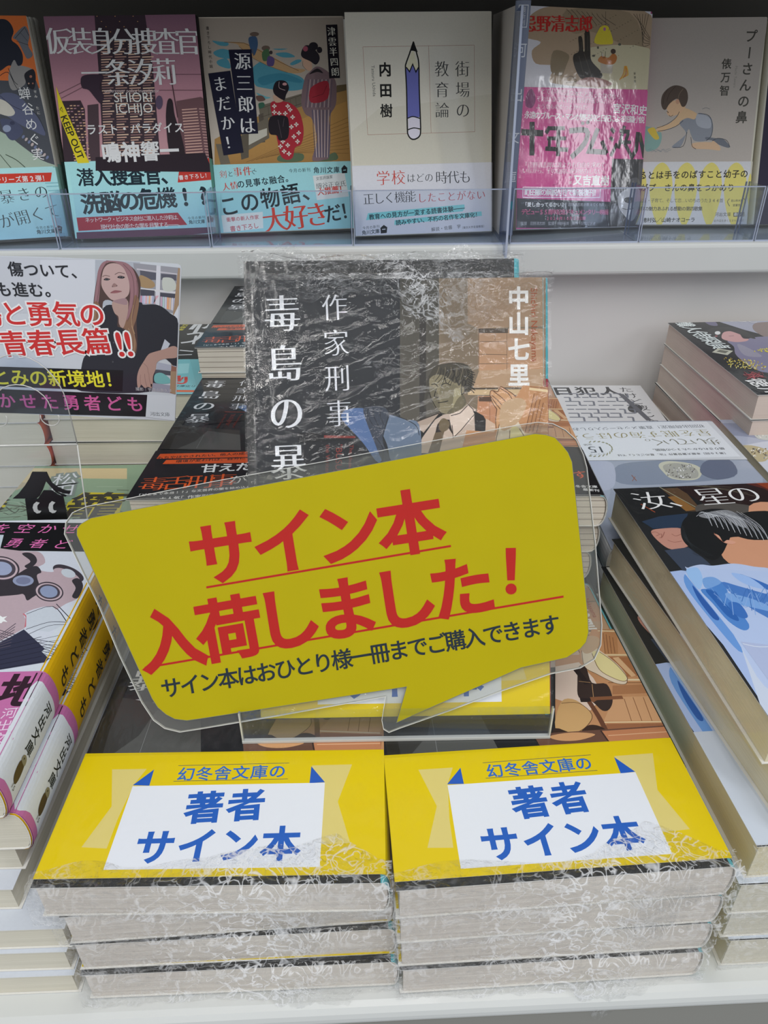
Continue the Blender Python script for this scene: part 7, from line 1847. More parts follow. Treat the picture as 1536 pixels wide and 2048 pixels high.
ART['G1b'] = '''
P bc6ca0 601 473 395 -19 136 -24 68 -201 -66 -342 -371 13
T 34202c 1010 366 1011 366 hb 100 - 0 1632 地
T e0cce0 1008 264 1024 104 v 95 - 0 0 河出文庫
'''
ART['BU'] = '''
T c02420 -123 652 549 749 hb 106 - 0 0 サイン本
K c02420 75 -184 531 877 136
T c02420 -313 344 731 514 hb 113 - 0 0 入荷しました
T c02420 959 570 960 570 hb 100 - 0 2063 ！
K c02420 75 -411 245 1507 234
T 26323c -317 170 1046 376 b 112 - 0 0 サイン本はおひとり様一冊までご購入できます
'''
ART['BUo'] = '''
P c8b800 -639 725 1 22 13 16 37 21 33 6 392 71 392 68 357 63 361 62 50 9 37 -4 34 -11 23 -24 23 -29 14 -34 28 -276 26 -274 3 -63 -9 -35 -20 -23 -50 -32 -165 -34 -450 -192 38 130 -386 -54 -344 -48 -63 -8 -43 6 -31 17 -29 26 -20 33 -125 296
P ffffff -681 730 6 40 24 34 52 22 98 17 339 63 392 65 356 63 358 61 62 8 54 -6 44 -22 39 -36 25 -53 12 -45 30 -278 22 -289 -4 -72 -23 -51 -51 -30 -108 -20 -182 -61 -181 -66 -181 -61 -40 -15 -18 11 -6 33 15 87 -202 -33 -181 -30 -288 -44 -72 -10 -53 14 -39 30 -40 64 -76 173 -66 172
'''
ART['CAo'] = '''
P d6dbe2 46 642 80 -4 182 -6 182 -10 183 -12 173 -12 12 -7 2 -12 -62 -326 -72 -363 -411 29 -383 26 -90 7
'''
ART['CA'] = '''
P c8ccd4 86 636 405 -12 84 -8 104 -8 -39 -212 -620 8
P b4bac4 511 621 182 -12 -35 -196 -194 20
P d4d8e0 286 620 225 1 -40 -188 -240 -32
P 9c9ca4 665 604 189 -22 -34 -196 -163 45
P c8c4cc 675 582 165 -23 -1 -5 -165 22
P 5c5c68 687 574 65 -11 -5 -29 -64 1
P 5c5c68 772 559 63 -5 -3 -24 -64 4
P d8d8e0 759 593 17 -2 -33 -165 -16 8
P d8d8dc 674 502 147 -17 -1 -9 -148 18
P 4c4c58 676 497 58 -7 -6 -25 -57 5
P 4c4c58 756 481 64 -6 -7 -21 -60 11
S a88c68 679 549 18 3 37 -24 3 -21 -29 -7 -33 11
S c8ccc4 773 534 12 10 34 -7 8 -38 -30 -14 -27 8
P c890a8 671 470 7 -1 -8 -35 -6 2
P b8c0d8 678 469 7 0 -8 -35 -6 2
P d0c8e0 685 469 7 0 -8 -35 -6 2
P e0b0b8 692 469 7 -1 -8 -34 -6 2
P c8ccd8 699 469 7 -1 -8 -34 -6 2
P e4b48c 706 469 7 -1 -8 -34 -6 2
P d8d0d8 713 469 7 -1 -8 -34 -6 2
P a8b4d0 720 469 7 -1 -8 -34 -6 2
P d8a8b4 748 469 -14 -1 -8 -34 -6 2
P c8a8c0 755 465 7 -1 -9 -48 -7 3
P b8d0d0 764 464 7 -1 -9 -50 -7 4
P d0d0e0 773 463 7 -1 -9 -51 -7 4
P e8a880 782 462 7 -2 -9 -51 -8 4
P e0c0a0 791 460 7 -1 -10 -52 -7 3
P d8d4dc 800 459 7 -1 -10 -54 -7 4
P b8bcd8 808 458 8 -1 -10 -55 -7 4
P a88c70 847 582 15 -3 -113 -557 -23 12 69 353
P d8dce4 830 429 -17 -86 -19 36
S 2a2b33 503 419 63 13 97 10 12 -11 43 1 33 -9 31 -29 32 -47 -33 -191 -34 19 -19 16 -39 -11 -12 -46 -27 -95 -322 5 5 56 36 96 38 37 33 56
P c8ccd8 742 280 20 -21 -16 -23 -30 -7
P b0b4c4 692 176 82 -20 -7 -20 -85 6
P 50525c 679 142 69 -9 -7 -20 -69 9
S 78b8b8 671 118 31 8 30 -24 3 -24 -41 -4 -29 9
P 9c9cac 657 79 76 -13 -9 -36 -81 9
P 986858 752 160 21 -8 -24 -130 -25 8
P a88c70 744 133 24 -1 -19 -110 -23 12
S 54403c 558 616 33 -2 33 -8 37 -23 19 -48 -8 -52 -19 -59 -19 -64 -10 -73 -16 -68 -22 1 6 67 -28 45 -16 7 7 36 -7 22 0 49 -39 1 -18 -71 -27 -43 -13 7 13 93 36 104 20 47
S 9c747a 546 611 52 2 46 -13 20 -38 3 -61 -20 -70 -39 -57 -19 -24 -14 3 40 79 17 69 -5 69 -27 33 -37 4 -30 -26 -16 -44 -21 -69 -14 -35 -13 7 30 90 17 48
S 8c6a54 648 473 12 -28 -24 -71 -23 -50 3 -60 -13 -41 -17 -3 8 82 -23 30 -13 7 43 36 27 49
S 8c6850 474 447 15 -14 -2 -57 -30 -43 -17 7 9 58
Q 6c4c50 21 600 603 27 -33 5 -69 -17 -69 -30 -64
Q 6c4c50 21 623 600 27 -41 -2 -65 -20 -70 -33 -64
Q 6c4c50 21 556 607 -28 -36 -25 -68 -23 -63
Q 6c4c50 21 666 535 -6 -51 -26 -67 -22 -57
Q b09070 22 609 342 4 -55 -14 -56
Q b09070 22 593 331 6 -44 -9 -64
Q b09070 22 473 426 -14 -50 -1 -36
Q b09070 22 633 431 -21 -71 4 -55
S b89a90 548 446 61 7 0 -35 -15 -43 -23 -43 -14 18 3 32 -14 18
S c4a6a2 536 577 25 23 35 3 24 -17 11 -33 2 -38 -9 -35 -21 -20 -30 -9 -27 3 -17 21 -12 28 1 27
S a4868a 559 452 44 8 8 -14 -6 -14 -28 4 -26 10
S 232229 529 537 10 6 17 -3 -10 -6
S 232229 588 546 12 5 16 -2 3 -4 -14 -4
S 6a6a70 550 538 -1 -2 -2 -1 -3 -1 -3 0 -2 1 -1 2 -1 1 1 2 2 2 3 0 3 0 2 -1 2 -1
S 18181c 547 538 -1 -1 -1 -1 -1 -1 -2 0 -1 1 -1 1 0 1 1 2 1 1 2 1 1 0 1 -1 1 -1
S 6a6a70 611 547 -1 -2 -2 -1 -3 -1 -3 0 -3 1 -1 1 -1 2 1 2 2 2 3 0 3 0 3 -1 2 -1
S 18181c 608 547 -1 -1 -1 -2 -2 0 -1 0 -2 0 -1 2 0 1 1 2 1 1 2 1 2 0 1 -1 1 -1
Q 6c5450 24 527 550 13 5 18 -4
Q 6c5450 24 580 558 19 8 23 -5
Q 3a2c30 17 530 537 11 7 17 -5
Q 3a2c30 17 588 547 14 6 18 -6
S 9c7c78 558 511 12 12 12 -9 -5 -5 -12 -2
S 5a4044 564 508 -1 0 -1 -1 -1 0 -1 0 -1 0 -1 1 0 0 0 1 1 1 1 0 2 0 1 0 0 -1
S 5a4044 582 512 -1 -1 -1 -1 -1 0 -1 0 -1 0 -1 1 0 1 0 0 1 1 1 0 2 0 1 0 0 -1
S 9c6468 546 483 18 10 14 0 18 -4 -17 -6 -17 -2
Q 6c4044 14 546 483 21 6 29 -1
S b89488 793 236 -19 13 -39 -13 -53 -14 -24 -11 -28 -34 -25 -34 -16 -39 -5 -44 10 0 8 12 13 -16 16 4 14 -5 9 16 8 39 17 32 13 34 36 15 58 7
Q 8c6a64 15 608 119 -6 -23 -2 -28
Q 8c6a64 16 627 123 -3 -28 2 -35
Q 8c6a64 15 646 126 -3 -31 3 -28
Q 8c6a64 15 629 173 15 -19 -1 -28
S 1c1c20 651 67 -1 -3 -2 -3 -1 -1 -2 0 -1 1 0 3 0 3 1 4 1 3 2 1 2 0 1 -2 0 -2
S 1c1c20 631 48 -1 -4 -2 -3 -2 -1 -3 0 -1 1 -1 3 0 4 1 3 2 3 2 1 2 0 2 -1 1 -3
S 4c4c54 521 268 -1 -2 -1 -2 -2 -1 -1 0 -2 1 0 2 0 2 0 2 2 1 1 1 2 0 1 -1 1 -2
S 4c4c54 500 181 -1 -2 -1 -2 -2 -1 -2 0 -1 1 0 2 0 2 1 2 1 1 1 1 2 0 1 -1 1 -1
P 0e0e10 -48 167 582 -27 -23 -99 -585 35
P 111113 -108 64 729 -42 -27 -107 -736 32
P d6dbe2 621 23 128 -6 -21 -125 -134 22
T 24262c 175 584 431 571 b 98 - 0 0 傷ついて、
T 24262c 100 555 100 555 b 100 - 0 614 、
T 24262c 105 502 304 496 b 98 - 0 649 も進む。
T d03030 8 400 449 391 b 100 f4f0f2 64 1134 傷と勇気の
T d03030 82 266 445 273 b 100 f4f0f2 66 1223 青春長篇
T d03030 542 260 581 261 b 100 f4f0f2 65 1380 !!
T e8e030 -102 119 484 96 b 100 - 0 0 さとみの新境地！
T d0609c -117 6 557 -24 b 82 - 0 0 空かせた勇者ども
T c8c4c8 582 51 727 40 - 100 - 0 0 撮影｜宇壽山貴久子
T 2c3038 628 -72 697 -76 m 100 - 0 0 河出文庫
'''
ART['MA'] = '''
P 101012 135 600 65 -2 3 -21 7 -35 21 -23 28 -17 28 -6 -9 -14 -30 7 -18 9 -15 17 13 -26 34 -16 -5 -4 -13 4 -26 21 -17 30 -14 29 -30 -51 -19 -27 -17 -14 -111 2 35 27 43 45 28 35
P 101012 161 502 39 -1 22 -23 23 -10 -7 -116 -22 -90 -189 3 24 91 15 102 58 -1
P c4c6c6 129 438 -14 6 -15 -12 -9 -18 1 -21 11 -12 15 3 8 10 -12 1 -3 9 4 19
P c4c6c6 202 438 -14 8 -15 -13 -9 -21 0 -21 12 -10 13 3 9 10 -12 1 -2 10 5 21
'''
# ------------------------------------------------------------------ materials
def lin(h, g=1.0):
    r = []
    for i in (0, 2, 4):
        v = int(h[i:i+2], 16)/255
        v = v/12.92 if v <= .04045 else ((v+.055)/1.055)**2.4
        r.append(min(.93, v*g))
    return (*r, 1)
def mat(name, col=None, rough=.5, metal=0, attr=False, coat=0, coat_rough=.05, bump=None, noise_amt=0, nscale=300, spec=.5):
    m = bpy.data.materials.new(name); m.use_nodes = True; nt = m.node_tree; N, L = nt.nodes, nt.links
    b = N['Principled BSDF']; b.inputs['Roughness'].default_value = rough; b.inputs['Metallic'].default_value = metal
    b.inputs['Coat Weight'].default_value = coat; b.inputs['Coat Roughness'].default_value = coat_rough
    b.inputs['Specular IOR Level'].default_value = spec
    src = None
    if attr:
        a = N.new('ShaderNodeAttribute'); a.attribute_name = 'Col'; src = a.outputs['Color']
    elif col: b.inputs['Base Color'].default_value = col
    if noise_amt:
        tc = N.new('ShaderNodeTexCoord'); nz = N.new('ShaderNodeTexNoise'); nz.inputs['Scale'].default_value = nscale
        L.new(tc.outputs['Object'], nz.inputs['Vector'])
        mr = N.new('ShaderNodeMapRange'); mr.inputs['To Min'].default_value = 1-noise_amt; mr.inputs['To Max'].default_value = 1+noise_amt*.4
        L.new(nz.outputs['Fac'], mr.inputs['Value'])
        mx = N.new('ShaderNodeVectorMath'); mx.operation = 'SCALE'
        if src is not None: L.new(src, mx.inputs[0])
        else: mx.inputs[0].default_value = col[:3]
        L.new(mr.outputs['Result'], mx.inputs['Scale']); src = mx.outputs[0]
    if src is not None: L.new(src, b.inputs['Base Color'])
    if bump:
        tc = N.new('ShaderNodeTexCoord'); mp = N.new('ShaderNodeMapping'); nz = N.new('ShaderNodeTexNoise')
        mp.inputs['Scale'].default_value = bump[0]; nz.inputs['Scale'].default_value = 1; nz.inputs['Detail'].default_value = 3
        L.new(tc.outputs['Object'], mp.inputs['Vector']); L.new(mp.outputs[0], nz.inputs['Vector'])
        bp = N.new('ShaderNodeBump'); bp.inputs['Strength'].default_value = bump[1]; bp.inputs['Distance'].default_value = bump[2]
        L.new(nz.outputs['Fac'], bp.inputs['Height']); L.new(bp.outputs[0], b.inputs['Coat Normal' if coat else 'Normal'])
    return m
PRINT = mat('printed_paper', attr=True, rough=.5, noise_amt=.06, nscale=900, spec=.15)
GLOSS = mat('glossy_printed_paper', attr=True, rough=.4, coat=.6, coat_rough=.08, noise_amt=.05, nscale=900, bump=((90, 60, 400), .25, .001), spec=.2)
FILMED = mat('printed_paper_under_film', attr=True, rough=.5, coat=.45, coat_rough=.12, bump=((160, 60, 200), .35, .001), spec=.2)
SHELF = mat('white_enamel', (.66, .675, .66, 1), rough=.35, coat=.2, noise_amt=.03, nscale=40)
PANEL = mat('white_back_panel', (.70, .685, .67, 1), rough=.45, noise_amt=.04, nscale=15)
DARKW = mat('dark_upper_panel', (.13, .12, .105, 1), rough=.7, noise_amt=.1, nscale=10)
def page_mat(name, c1, c2, lines=0, fan=False):
    m = bpy.data.materials.new(name); m.use_nodes = True; nt = m.node_tree; N, L = nt.nodes, nt.links
    b = N['Principled BSDF']; b.inputs['Roughness'].default_value = .8; b.inputs['Specular IOR Level'].default_value = .15
    tc = N.new('ShaderNodeTexCoord'); mp = N.new('ShaderNodeMapping'); mp.inputs['Scale'].default_value = (14, 14, 2600)
    L.new(tc.outputs['Object'], mp.inputs['Vector'])
    nz = N.new('ShaderNodeTexNoise'); nz.inputs['Scale'].default_value = 1; nz.inputs['Detail'].default_value = 4
    L.new(mp.outputs[0], nz.inputs['Vector'])
    n2 = N.new('ShaderNodeTexNoise'); n2.inputs['Scale'].default_value = 22; L.new(tc.outputs['Object'], n2.inputs['Vector'])
    ad = N.new('ShaderNodeMath'); ad.operation = 'MULTIPLY_ADD'; ad.inputs[1].default_value = .6; L.new(nz.outputs['Fac'], ad.inputs[0]); 
    m2 = N.new('ShaderNodeMath'); m2.operation = 'MULTIPLY'; m2.inputs[1].default_value = .4; L.new(n2.outputs['Fac'], m2.inputs[0]); L.new(m2.outputs[0], ad.inputs[2])
    r = N.new('ShaderNodeValToRGB'); r.color_ramp.elements[0].position = .32; r.color_ramp.elements[1].position = .62
    r.color_ramp.elements[0].color = (*c1, 1); r.color_ramp.elements[1].color = (*c2, 1); L.new(ad.outputs[0], r.inputs[0])
    out = r.outputs[0]
    if lines:   # gaps between the sewn signatures
        sp = N.new('ShaderNodeSeparateXYZ'); L.new(tc.outputs['Object'], sp.inputs[0])
        w = N.new('ShaderNodeMath'); w.operation = 'MULTIPLY'; w.inputs[1].default_value = lines; L.new(sp.outputs['Z'], w.inputs[0])
        fr = N.new('ShaderNodeMath'); fr.operation = 'FRACT'; L.new(w.outputs[0], fr.inputs[0])
        lt = N.new('ShaderNodeMath'); lt.operation = 'LESS_THAN'; lt.inputs[1].default_value = .09; L.new(fr.outputs[0], lt.inputs[0])
        mx = N.new('ShaderNodeMix'); mx.data_type = 'RGBA'; L.new(lt.outputs[0], mx.inputs[0]); L.new(out, mx.inputs[6]); mx.inputs[7].default_value = (.22, .18, .14, 1); out = mx.outputs[2]
    L.new(out, b.inputs['Base Color'])
    bp = N.new('ShaderNodeBump'); bp.inputs['Strength'].default_value = .3; bp.inputs['Distance'].default_value = .0004
    L.new(nz.outputs['Fac'], bp.inputs['Height']); L.new(bp.outputs[0], b.inputs['Normal'])
    return m
PAGE = page_mat('book_pages', (.58, .52, .47), (.80, .75, .68))
PAGE_SIG = page_mat('book_pages_signatures', (.66, .60, .50), (.82, .76, .66), lines=310)
PAGE_CREAM = page_mat('cream_book_pages', (.62, .585, .48), (.74, .70, .59))
PAGE_TAN = page_mat('tan_book_pages', (.68, .61, .42), (.82, .74, .53))
PAGE_PINK = page_mat('rosy_book_pages', (.62, .50, .43), (.74, .62, .54))
def clear_mat(name, tint=(1, 1, 1), gloss=.06, rough=.08, haze=0.0, bump=None, fres=1.0, hazecol=(.9, .92, .95, 1), crease_glint=None):
    m = bpy.data.materials.new(name); m.use_nodes = True; nt = m.node_tree; N, L = nt.nodes, nt.links
    N.remove(N['Principled BSDF']); out = N['Material Output']
    t = N.new('ShaderNodeBsdfTransparent'); t.inputs[0].default_value = (*tint, 1)
    g = N.new('ShaderNodeBsdfGlossy'); g.inputs['Roughness'].default_value = rough
    fr = N.new('ShaderNodeLayerWeight'); fr.inputs['Blend'].default_value = .5
    if bump:
        tc = N.new('ShaderNodeTexCoord'); mp = N.new('ShaderNodeMapping'); mp.inputs['Scale'].default_value = bump[0]
        nz = N.new('ShaderNodeTexNoise'); nz.inputs['Scale'].default_value = 1; nz.inputs['Detail'].default_value = 4; nz.inputs['Distortion'].default_value = 1.2
        L.new(tc.outputs['Object'], mp.inputs['Vector']); L.new(mp.outputs[0], nz.inputs['Vector'])
        bp = N.new('ShaderNodeBump'); bp.inputs['Strength'].default_value = bump[1]; bp.inputs['Distance'].default_value = bump[2]
        L.new(nz.outputs['Fac'], bp.inputs['Height']); L.new(bp.outputs[0], g.inputs['Normal']); L.new(bp.outputs[0], fr.inputs['Normal'])
    ma = N.new('ShaderNodeMath'); ma.operation = 'MULTIPLY_ADD'; ma.inputs[1].default_value = fres; ma.inputs[2].default_value = gloss; ma.use_clamp = True
    pw = N.new('ShaderNodeMath'); pw.operation = 'POWER'; pw.inputs[1].default_value = 4; L.new(fr.outputs['Facing'], pw.inputs[0]); L.new(pw.outputs[0], ma.inputs[0])
    mx = N.new('ShaderNodeMixShader'); L.new(ma.outputs[0], mx.inputs[0]); L.new(t.outputs[0], mx.inputs[1]); L.new(g.outputs[0], mx.inputs[2])
    last = mx
    if crease_glint:  # white diffuse streaks along noise ridges, painted in for the highlights on crumpled film
        tc = N.new('ShaderNodeTexCoord'); cs = []
        for sc, th in ((crease_glint[0], .030), (crease_glint[0]*2.3, .045)):
            nz = N.new('ShaderNodeTexNoise'); nz.inputs['Scale'].default_value = sc; nz.inputs['Detail'].default_value = 2; nz.inputs['Distortion'].default_value = 1.6
            L.new(tc.outputs['Object'], nz.inputs['Vector'])
            a = N.new('ShaderNodeMath'); a.operation = 'SUBTRACT'; a.inputs[1].default_value = .5; L.new(nz.outputs['Fac'], a.inputs[0])
            c = N.new('ShaderNodeMath'); c.operation = 'ABSOLUTE'; L.new(a.outputs[0], c.inputs[0])
            d = N.new('ShaderNodeMapRange'); d.inputs['From Min'].default_value = 0; d.inputs['From Max'].default_value = th; d.inputs['To Min'].default_value = 1; d.inputs['To Max'].default_value = 0; L.new(c.outputs[0], d.inputs['Value']); cs.append(d)
        n3 = N.new('ShaderNodeTexNoise'); n3.inputs['Scale'].default_value = crease_glint[0]*.45; L.new(tc.outputs['Object'], n3.inputs['Vector'])
        r3 = N.new('ShaderNodeMapRange'); r3.inputs['From Min'].default_value = .42; r3.inputs['From Max'].default_value = .66; L.new(n3.outputs['Fac'], r3.inputs['Value'])
        mxm = N.new('ShaderNodeMath'); mxm.operation = 'MAXIMUM'; L.new(cs[0].outputs[0], mxm.inputs[0]); L.new(cs[1].outputs[0], mxm.inputs[1])
        mm = N.new('ShaderNodeMath'); mm.operation = 'MULTIPLY'; L.new(mxm.outputs[0], mm.inputs[0]); L.new(r3.outputs[0], mm.inputs[1])
        m5 = N.new('ShaderNodeMath'); m5.operation = 'MULTIPLY'; m5.inputs[1].default_value = crease_glint[1]; L.new(mm.outputs[0], m5.inputs[0])
        g2 = N.new('ShaderNodeBsdfDiffuse'); g2.inputs['Color'].default_value = (.93, .94, .96, 1); g2.inputs['Roughness'].default_value = .2
        m4 = N.new('ShaderNodeMixShader'); L.new(m5.outputs[0], m4.inputs[0]); L.new(last.outputs[0], m4.inputs[1]); L.new(g2.outputs[0], m4.inputs[2]); last = m4
    if haze:
        d = N.new('ShaderNodeBsdfDiffuse'); d.inputs[0].default_value = hazecol
        m3 = N.new('ShaderNodeMixShader'); m3.inputs[0].default_value = haze
        L.new(last.outputs[0], m3.inputs[1]); L.new(d.outputs[0], m3.inputs[2]); last = m3
    L.new(last.outputs[0], out.inputs[0]); return m
FILM = clear_mat('crumpled_shrink_film', gloss=.035, rough=.09, haze=.0, bump=((260, 260, 420), 1.0, .005), fres=.45, crease_glint=(60, .62))
FILM_T = clear_mat('tight_rippled_film', gloss=.05, rough=.07, haze=0, bump=((150, 260, 200), .5, .0015), fres=.8)
FILM_FLAT = clear_mat('smooth_shrink_film', gloss=.02, rough=.05, haze=.0, bump=((120, 50, 100), .4, .001), fres=.6)
ACRYL = clear_mat('clear_acrylic', tint=(.92, .945, .98), gloss=.035, rough=.05, haze=.012, fres=.5)
ACRYL_T = clear_mat('tinted_acrylic', tint=(.66, .72, .86), gloss=.02, rough=.05, haze=.10, hazecol=(.45, .5, .62, 1))
ACRYL_E = mat('acrylic_edge', (.42, .47, .60, 1), rough=.2, coat=.5)  # solid pale blue painted in place of the highlight on clear edges
CLEAR_E = mat('clear_edge', (.62, .62, .58, 1), rough=.15, coat=.6)
LAM = clear_mat('laminating_film', tint=(.97, .97, .96), gloss=.010, rough=.12, haze=.0, bump=((25, 60, 30), .25, .001), fres=.4)
LAM_B = clear_mat('laminating_film_back', tint=(.95, .95, .93), gloss=.02, rough=.12, haze=.045, fres=.5)
LAM_E = mat('laminate_rim', (.66, .66, .62, 1), rough=.2, coat=.5)
BLACK = mat('black_card', (.010, .010, .011, 1), rough=.35)
# ------------------------------------------------------------------ object helpers
def pose_matrix(p):
    x, y, z, rz, rx, rl, W, L, T = p
    m = Matrix.Rotation(rz, 4, 'Z') @ Matrix.Rotation(rx, 4, 'X') @ Matrix.Rotation(rl, 4, 'Z')
    base = Vector((x, y, z)) - m.to_3x3() @ Vector((0, 0, T))
    return Matrix.Translation(base) @ m
def add_mesh(name, me, parent=None, mtx=None):
    o = bpy.data.objects.new(name, me); COL.objects.link(o)
    if parent: o.parent = parent
    if mtx is not None: o.matrix_world = mtx
    return o
def mesh(name, V, F, m, cols=None, smooth=False, mats=None, midx=None):
    me = bpy.data.meshes.new(name); me.from_pydata(V, [], F)
    for k in (mats or [m]): me.materials.append(k)
    if midx: me.polygons.foreach_set('material_index', midx)
    if cols:
        ca = me.color_attributes.new('Col', 'FLOAT_COLOR', 'CORNER'); buf = []
        for f, c in zip(F, cols):
            if isinstance(c, list):
                for q in c: buf += q
            else: buf += list(c)*len(f)
        ca.data.foreach_set('color', buf)
    if smooth: me.polygons.foreach_set('use_smooth', [True]*len(F))
    me.update(); return me
def box(V, F, x0, x1, y0, y1, z0, z1, bev=0):
    n = len(V)
    V += [(x0,y0,z0),(x1,y0,z0),(x1,y1,z0),(x0,y1,z0),(x0,y0,z1),(x1,y0,z1),(x1,y1,z1),(x0,y1,z1)]
    F += [tuple(n+i for i in f) for f in ((3,2,1,0),(4,5,6,7),(0,1,5,4),(1,2,6,5),(2,3,7,6),(3,0,4,7))]
def thing(name, label, cat, mtx, group=None):
    o = bpy.data.objects.new(name, None); COL.objects.link(o); o.empty_display_size = .02; o.matrix_world = mtx
    tag(o, label, cat, group); return o
def tag(o, label, cat=None, group=None):
    o['label'] = label
    if cat: o['category'] = cat
    if group: o['group'] = group
# ------------------------------------------------------------------ flat print: vector art turned into thin meshes
_GC = {}
def glyph(s):
    """outline contours of a string in em units, sampled from Blender's built-in font"""
    if s in _GC: return _GC[s]
    c = bpy.data.curves.new('t', 'FONT'); c.body = s; o = bpy.data.objects.new('t', c); COL.objects.link(o)
    dg = bpy.context.evaluated_depsgraph_get(); cu = o.to_curve(dg); out = []
    for sp in cu.splines:
        bp = sp.bezier_points; n = len(bp); pl = []
        for i in range(n):
            a, b = bp[i], bp[(i+1) % n]; p0, p1, p2, p3 = a.co, a.handle_right, b.handle_left, b.co
            chord = (p3-p0).length; dev = max((p1-(p0*2+p3)/3).length, (p2-(p0+p3*2)/3).length)
            k = 1 if dev < .003 else (2 if dev < .02 else (3 if dev < .07 else 5))
            if chord < 1e-5 and dev < .003: continue
            for j in range(k):
                t = j/k; u = 1-t; q = p0*u**3+p1*3*u*u*t+p2*3*u*t*t+p3*t**3; pl.append((q.x, q.y))
        q = []
        for v in pl:
            if not q or abs(v[0]-q[-1][0])+abs(v[1]-q[-1][1]) > 1e-4: q.append(v)
        if len(q) > 2: out.append(q)
    o.to_curve_clear(); bpy.data.objects.remove(o); bpy.data.curves.remove(c)
    _GC[s] = out; return out
def offset(cs, ox, oy):
    """move every outline along its normal: ox for upright strokes, oy for level strokes (font outlines fill on their right)"""
    res = []
    for c in cs:
        n = len(c); r = []
        for i in range(n):
            p, q, s = c[i-1], c[i], c[(i+1) % n]
            ax, ay = q[0]-p[0], q[1]-p[1]; bx, by = s[0]-q[0], s[1]-q[1]
            la, lb = math.hypot(ax, ay) or 1, math.hypot(bx, by) or 1
            n1 = (-ay/la, ax/la); n2 = (-by/lb, bx/lb)
            mx, my = n1[0]+n2[0], n1[1]+n2[1]; d = mx*mx+my*my
            if d < .35: k = 1.2
            else: k = 2/d
            r.append((q[0]+mx*k*ox, q[1]+my*k*oy))
        res.append(r)
    return res
def fill(cs):
    """triangles of the region with non-zero winding, robust to outlines that cross themselves"""
    co = []; ed = []
    for c in cs:
        n0 = len(co); co += [Vector(p) for p in c]; ed += [(n0+i, n0+(i+1) % len(c)) for i in range(len(c))]
    r = delaunay_2d_cdt(co, ed, [], 0, 1e-6, False); V = [(v.x, v.y) for v in r[0]]; F = [tuple(f) for f in r[2]]
    if not F: return V, []
    A = np.array([c[i] for c in cs for i in range(len(c))]); B = np.array([c[(i+1) % len(c)] for c in cs for i in range(len(c))])
    cen = np.array([[sum(V[i][0] for i in f)/len(f), sum(V[i][1] for i in f)/len(f)] for f in F])
    up = (A[None, :, 1] <= cen[:, None, 1]) & (B[None, :, 1] > cen[:, None, 1]); dn = (A[None, :, 1] > cen[:, None, 1]) & (B[None, :, 1] <= cen[:, None, 1])
    cr = (B[None, :, 0]-A[None, :, 0])*(cen[:, None, 1]-A[None, :, 1])-(cen[:, None, 0]-A[None, :, 0])*(B[None, :, 1]-A[None, :, 1])
    w = (up & (cr > 0)).sum(1)-(dn & (cr < 0)).sum(1)
    T = []
    for f, k in zip(F, w):
        if k:
            for i in range(1, len(f)-1): T.append((f[0], f[i], f[i+1]))
    return V, T
def _area(c): return sum(c[i-1][0]*c[i][1]-c[i][0]*c[i-1][1] for i in range(len(c)))/2
_TC = {}
def glyph_tris(s, style, halo=0):
    key = (s, style, halo)
    if key in _TC: return _TC[key]
    cs = glyph(s)
    if cs:
        sg = 1 if _area(max(cs, key=lambda c: abs(_area(c)))) < 0 else -1
        if 'h' in style and 'm' in style: o = (.036, -.004)
        elif 'h' in style: o = (.034, .030)
        elif 'm' in style and 'b' in style: o = (.018, -.012)
        elif 'm' in style: o = (.000, -.017)
        elif 'b' in style: o = (.019, .016)
        else: o = (0, 0)
        dense = sum(len(c) for c in cs) > 90
        if dense and 'h' in style: o = (o[0]*.62, o[1]*.55)
        o = (o[0]+halo, o[1]+halo)
        if o != (0, 0): cs = offset(cs, o[0]*sg, o[1]*sg)
    _TC[key] = fill(cs) if cs else ([], []); return _TC[key]
def smooth_closed(p, closed=True, k=4):
    n = len(p); out = []
    rng = range(n) if closed else range(n-1)
    for i in rng:
        if closed: a, b, c, d = p[i-1], p[i], p[(i+1) % n], p[(i+2) % n]
        else: a, b, c, d = p[max(i-1, 0)], p[i], p[i+1], p[min(i+2, n-1)]
        for j in range(k):
            t = j/k
            out.append(tuple(.5*(2*b[q]+(c[q]-a[q])*t+(2*a[q]-5*b[q]+4*c[q]-d[q])*t*t+(3*b[q]-a[q]-3*c[q]+d[q])*t**3) for q in (0, 1)))
    if not closed: out.append(p[-1])
    return out
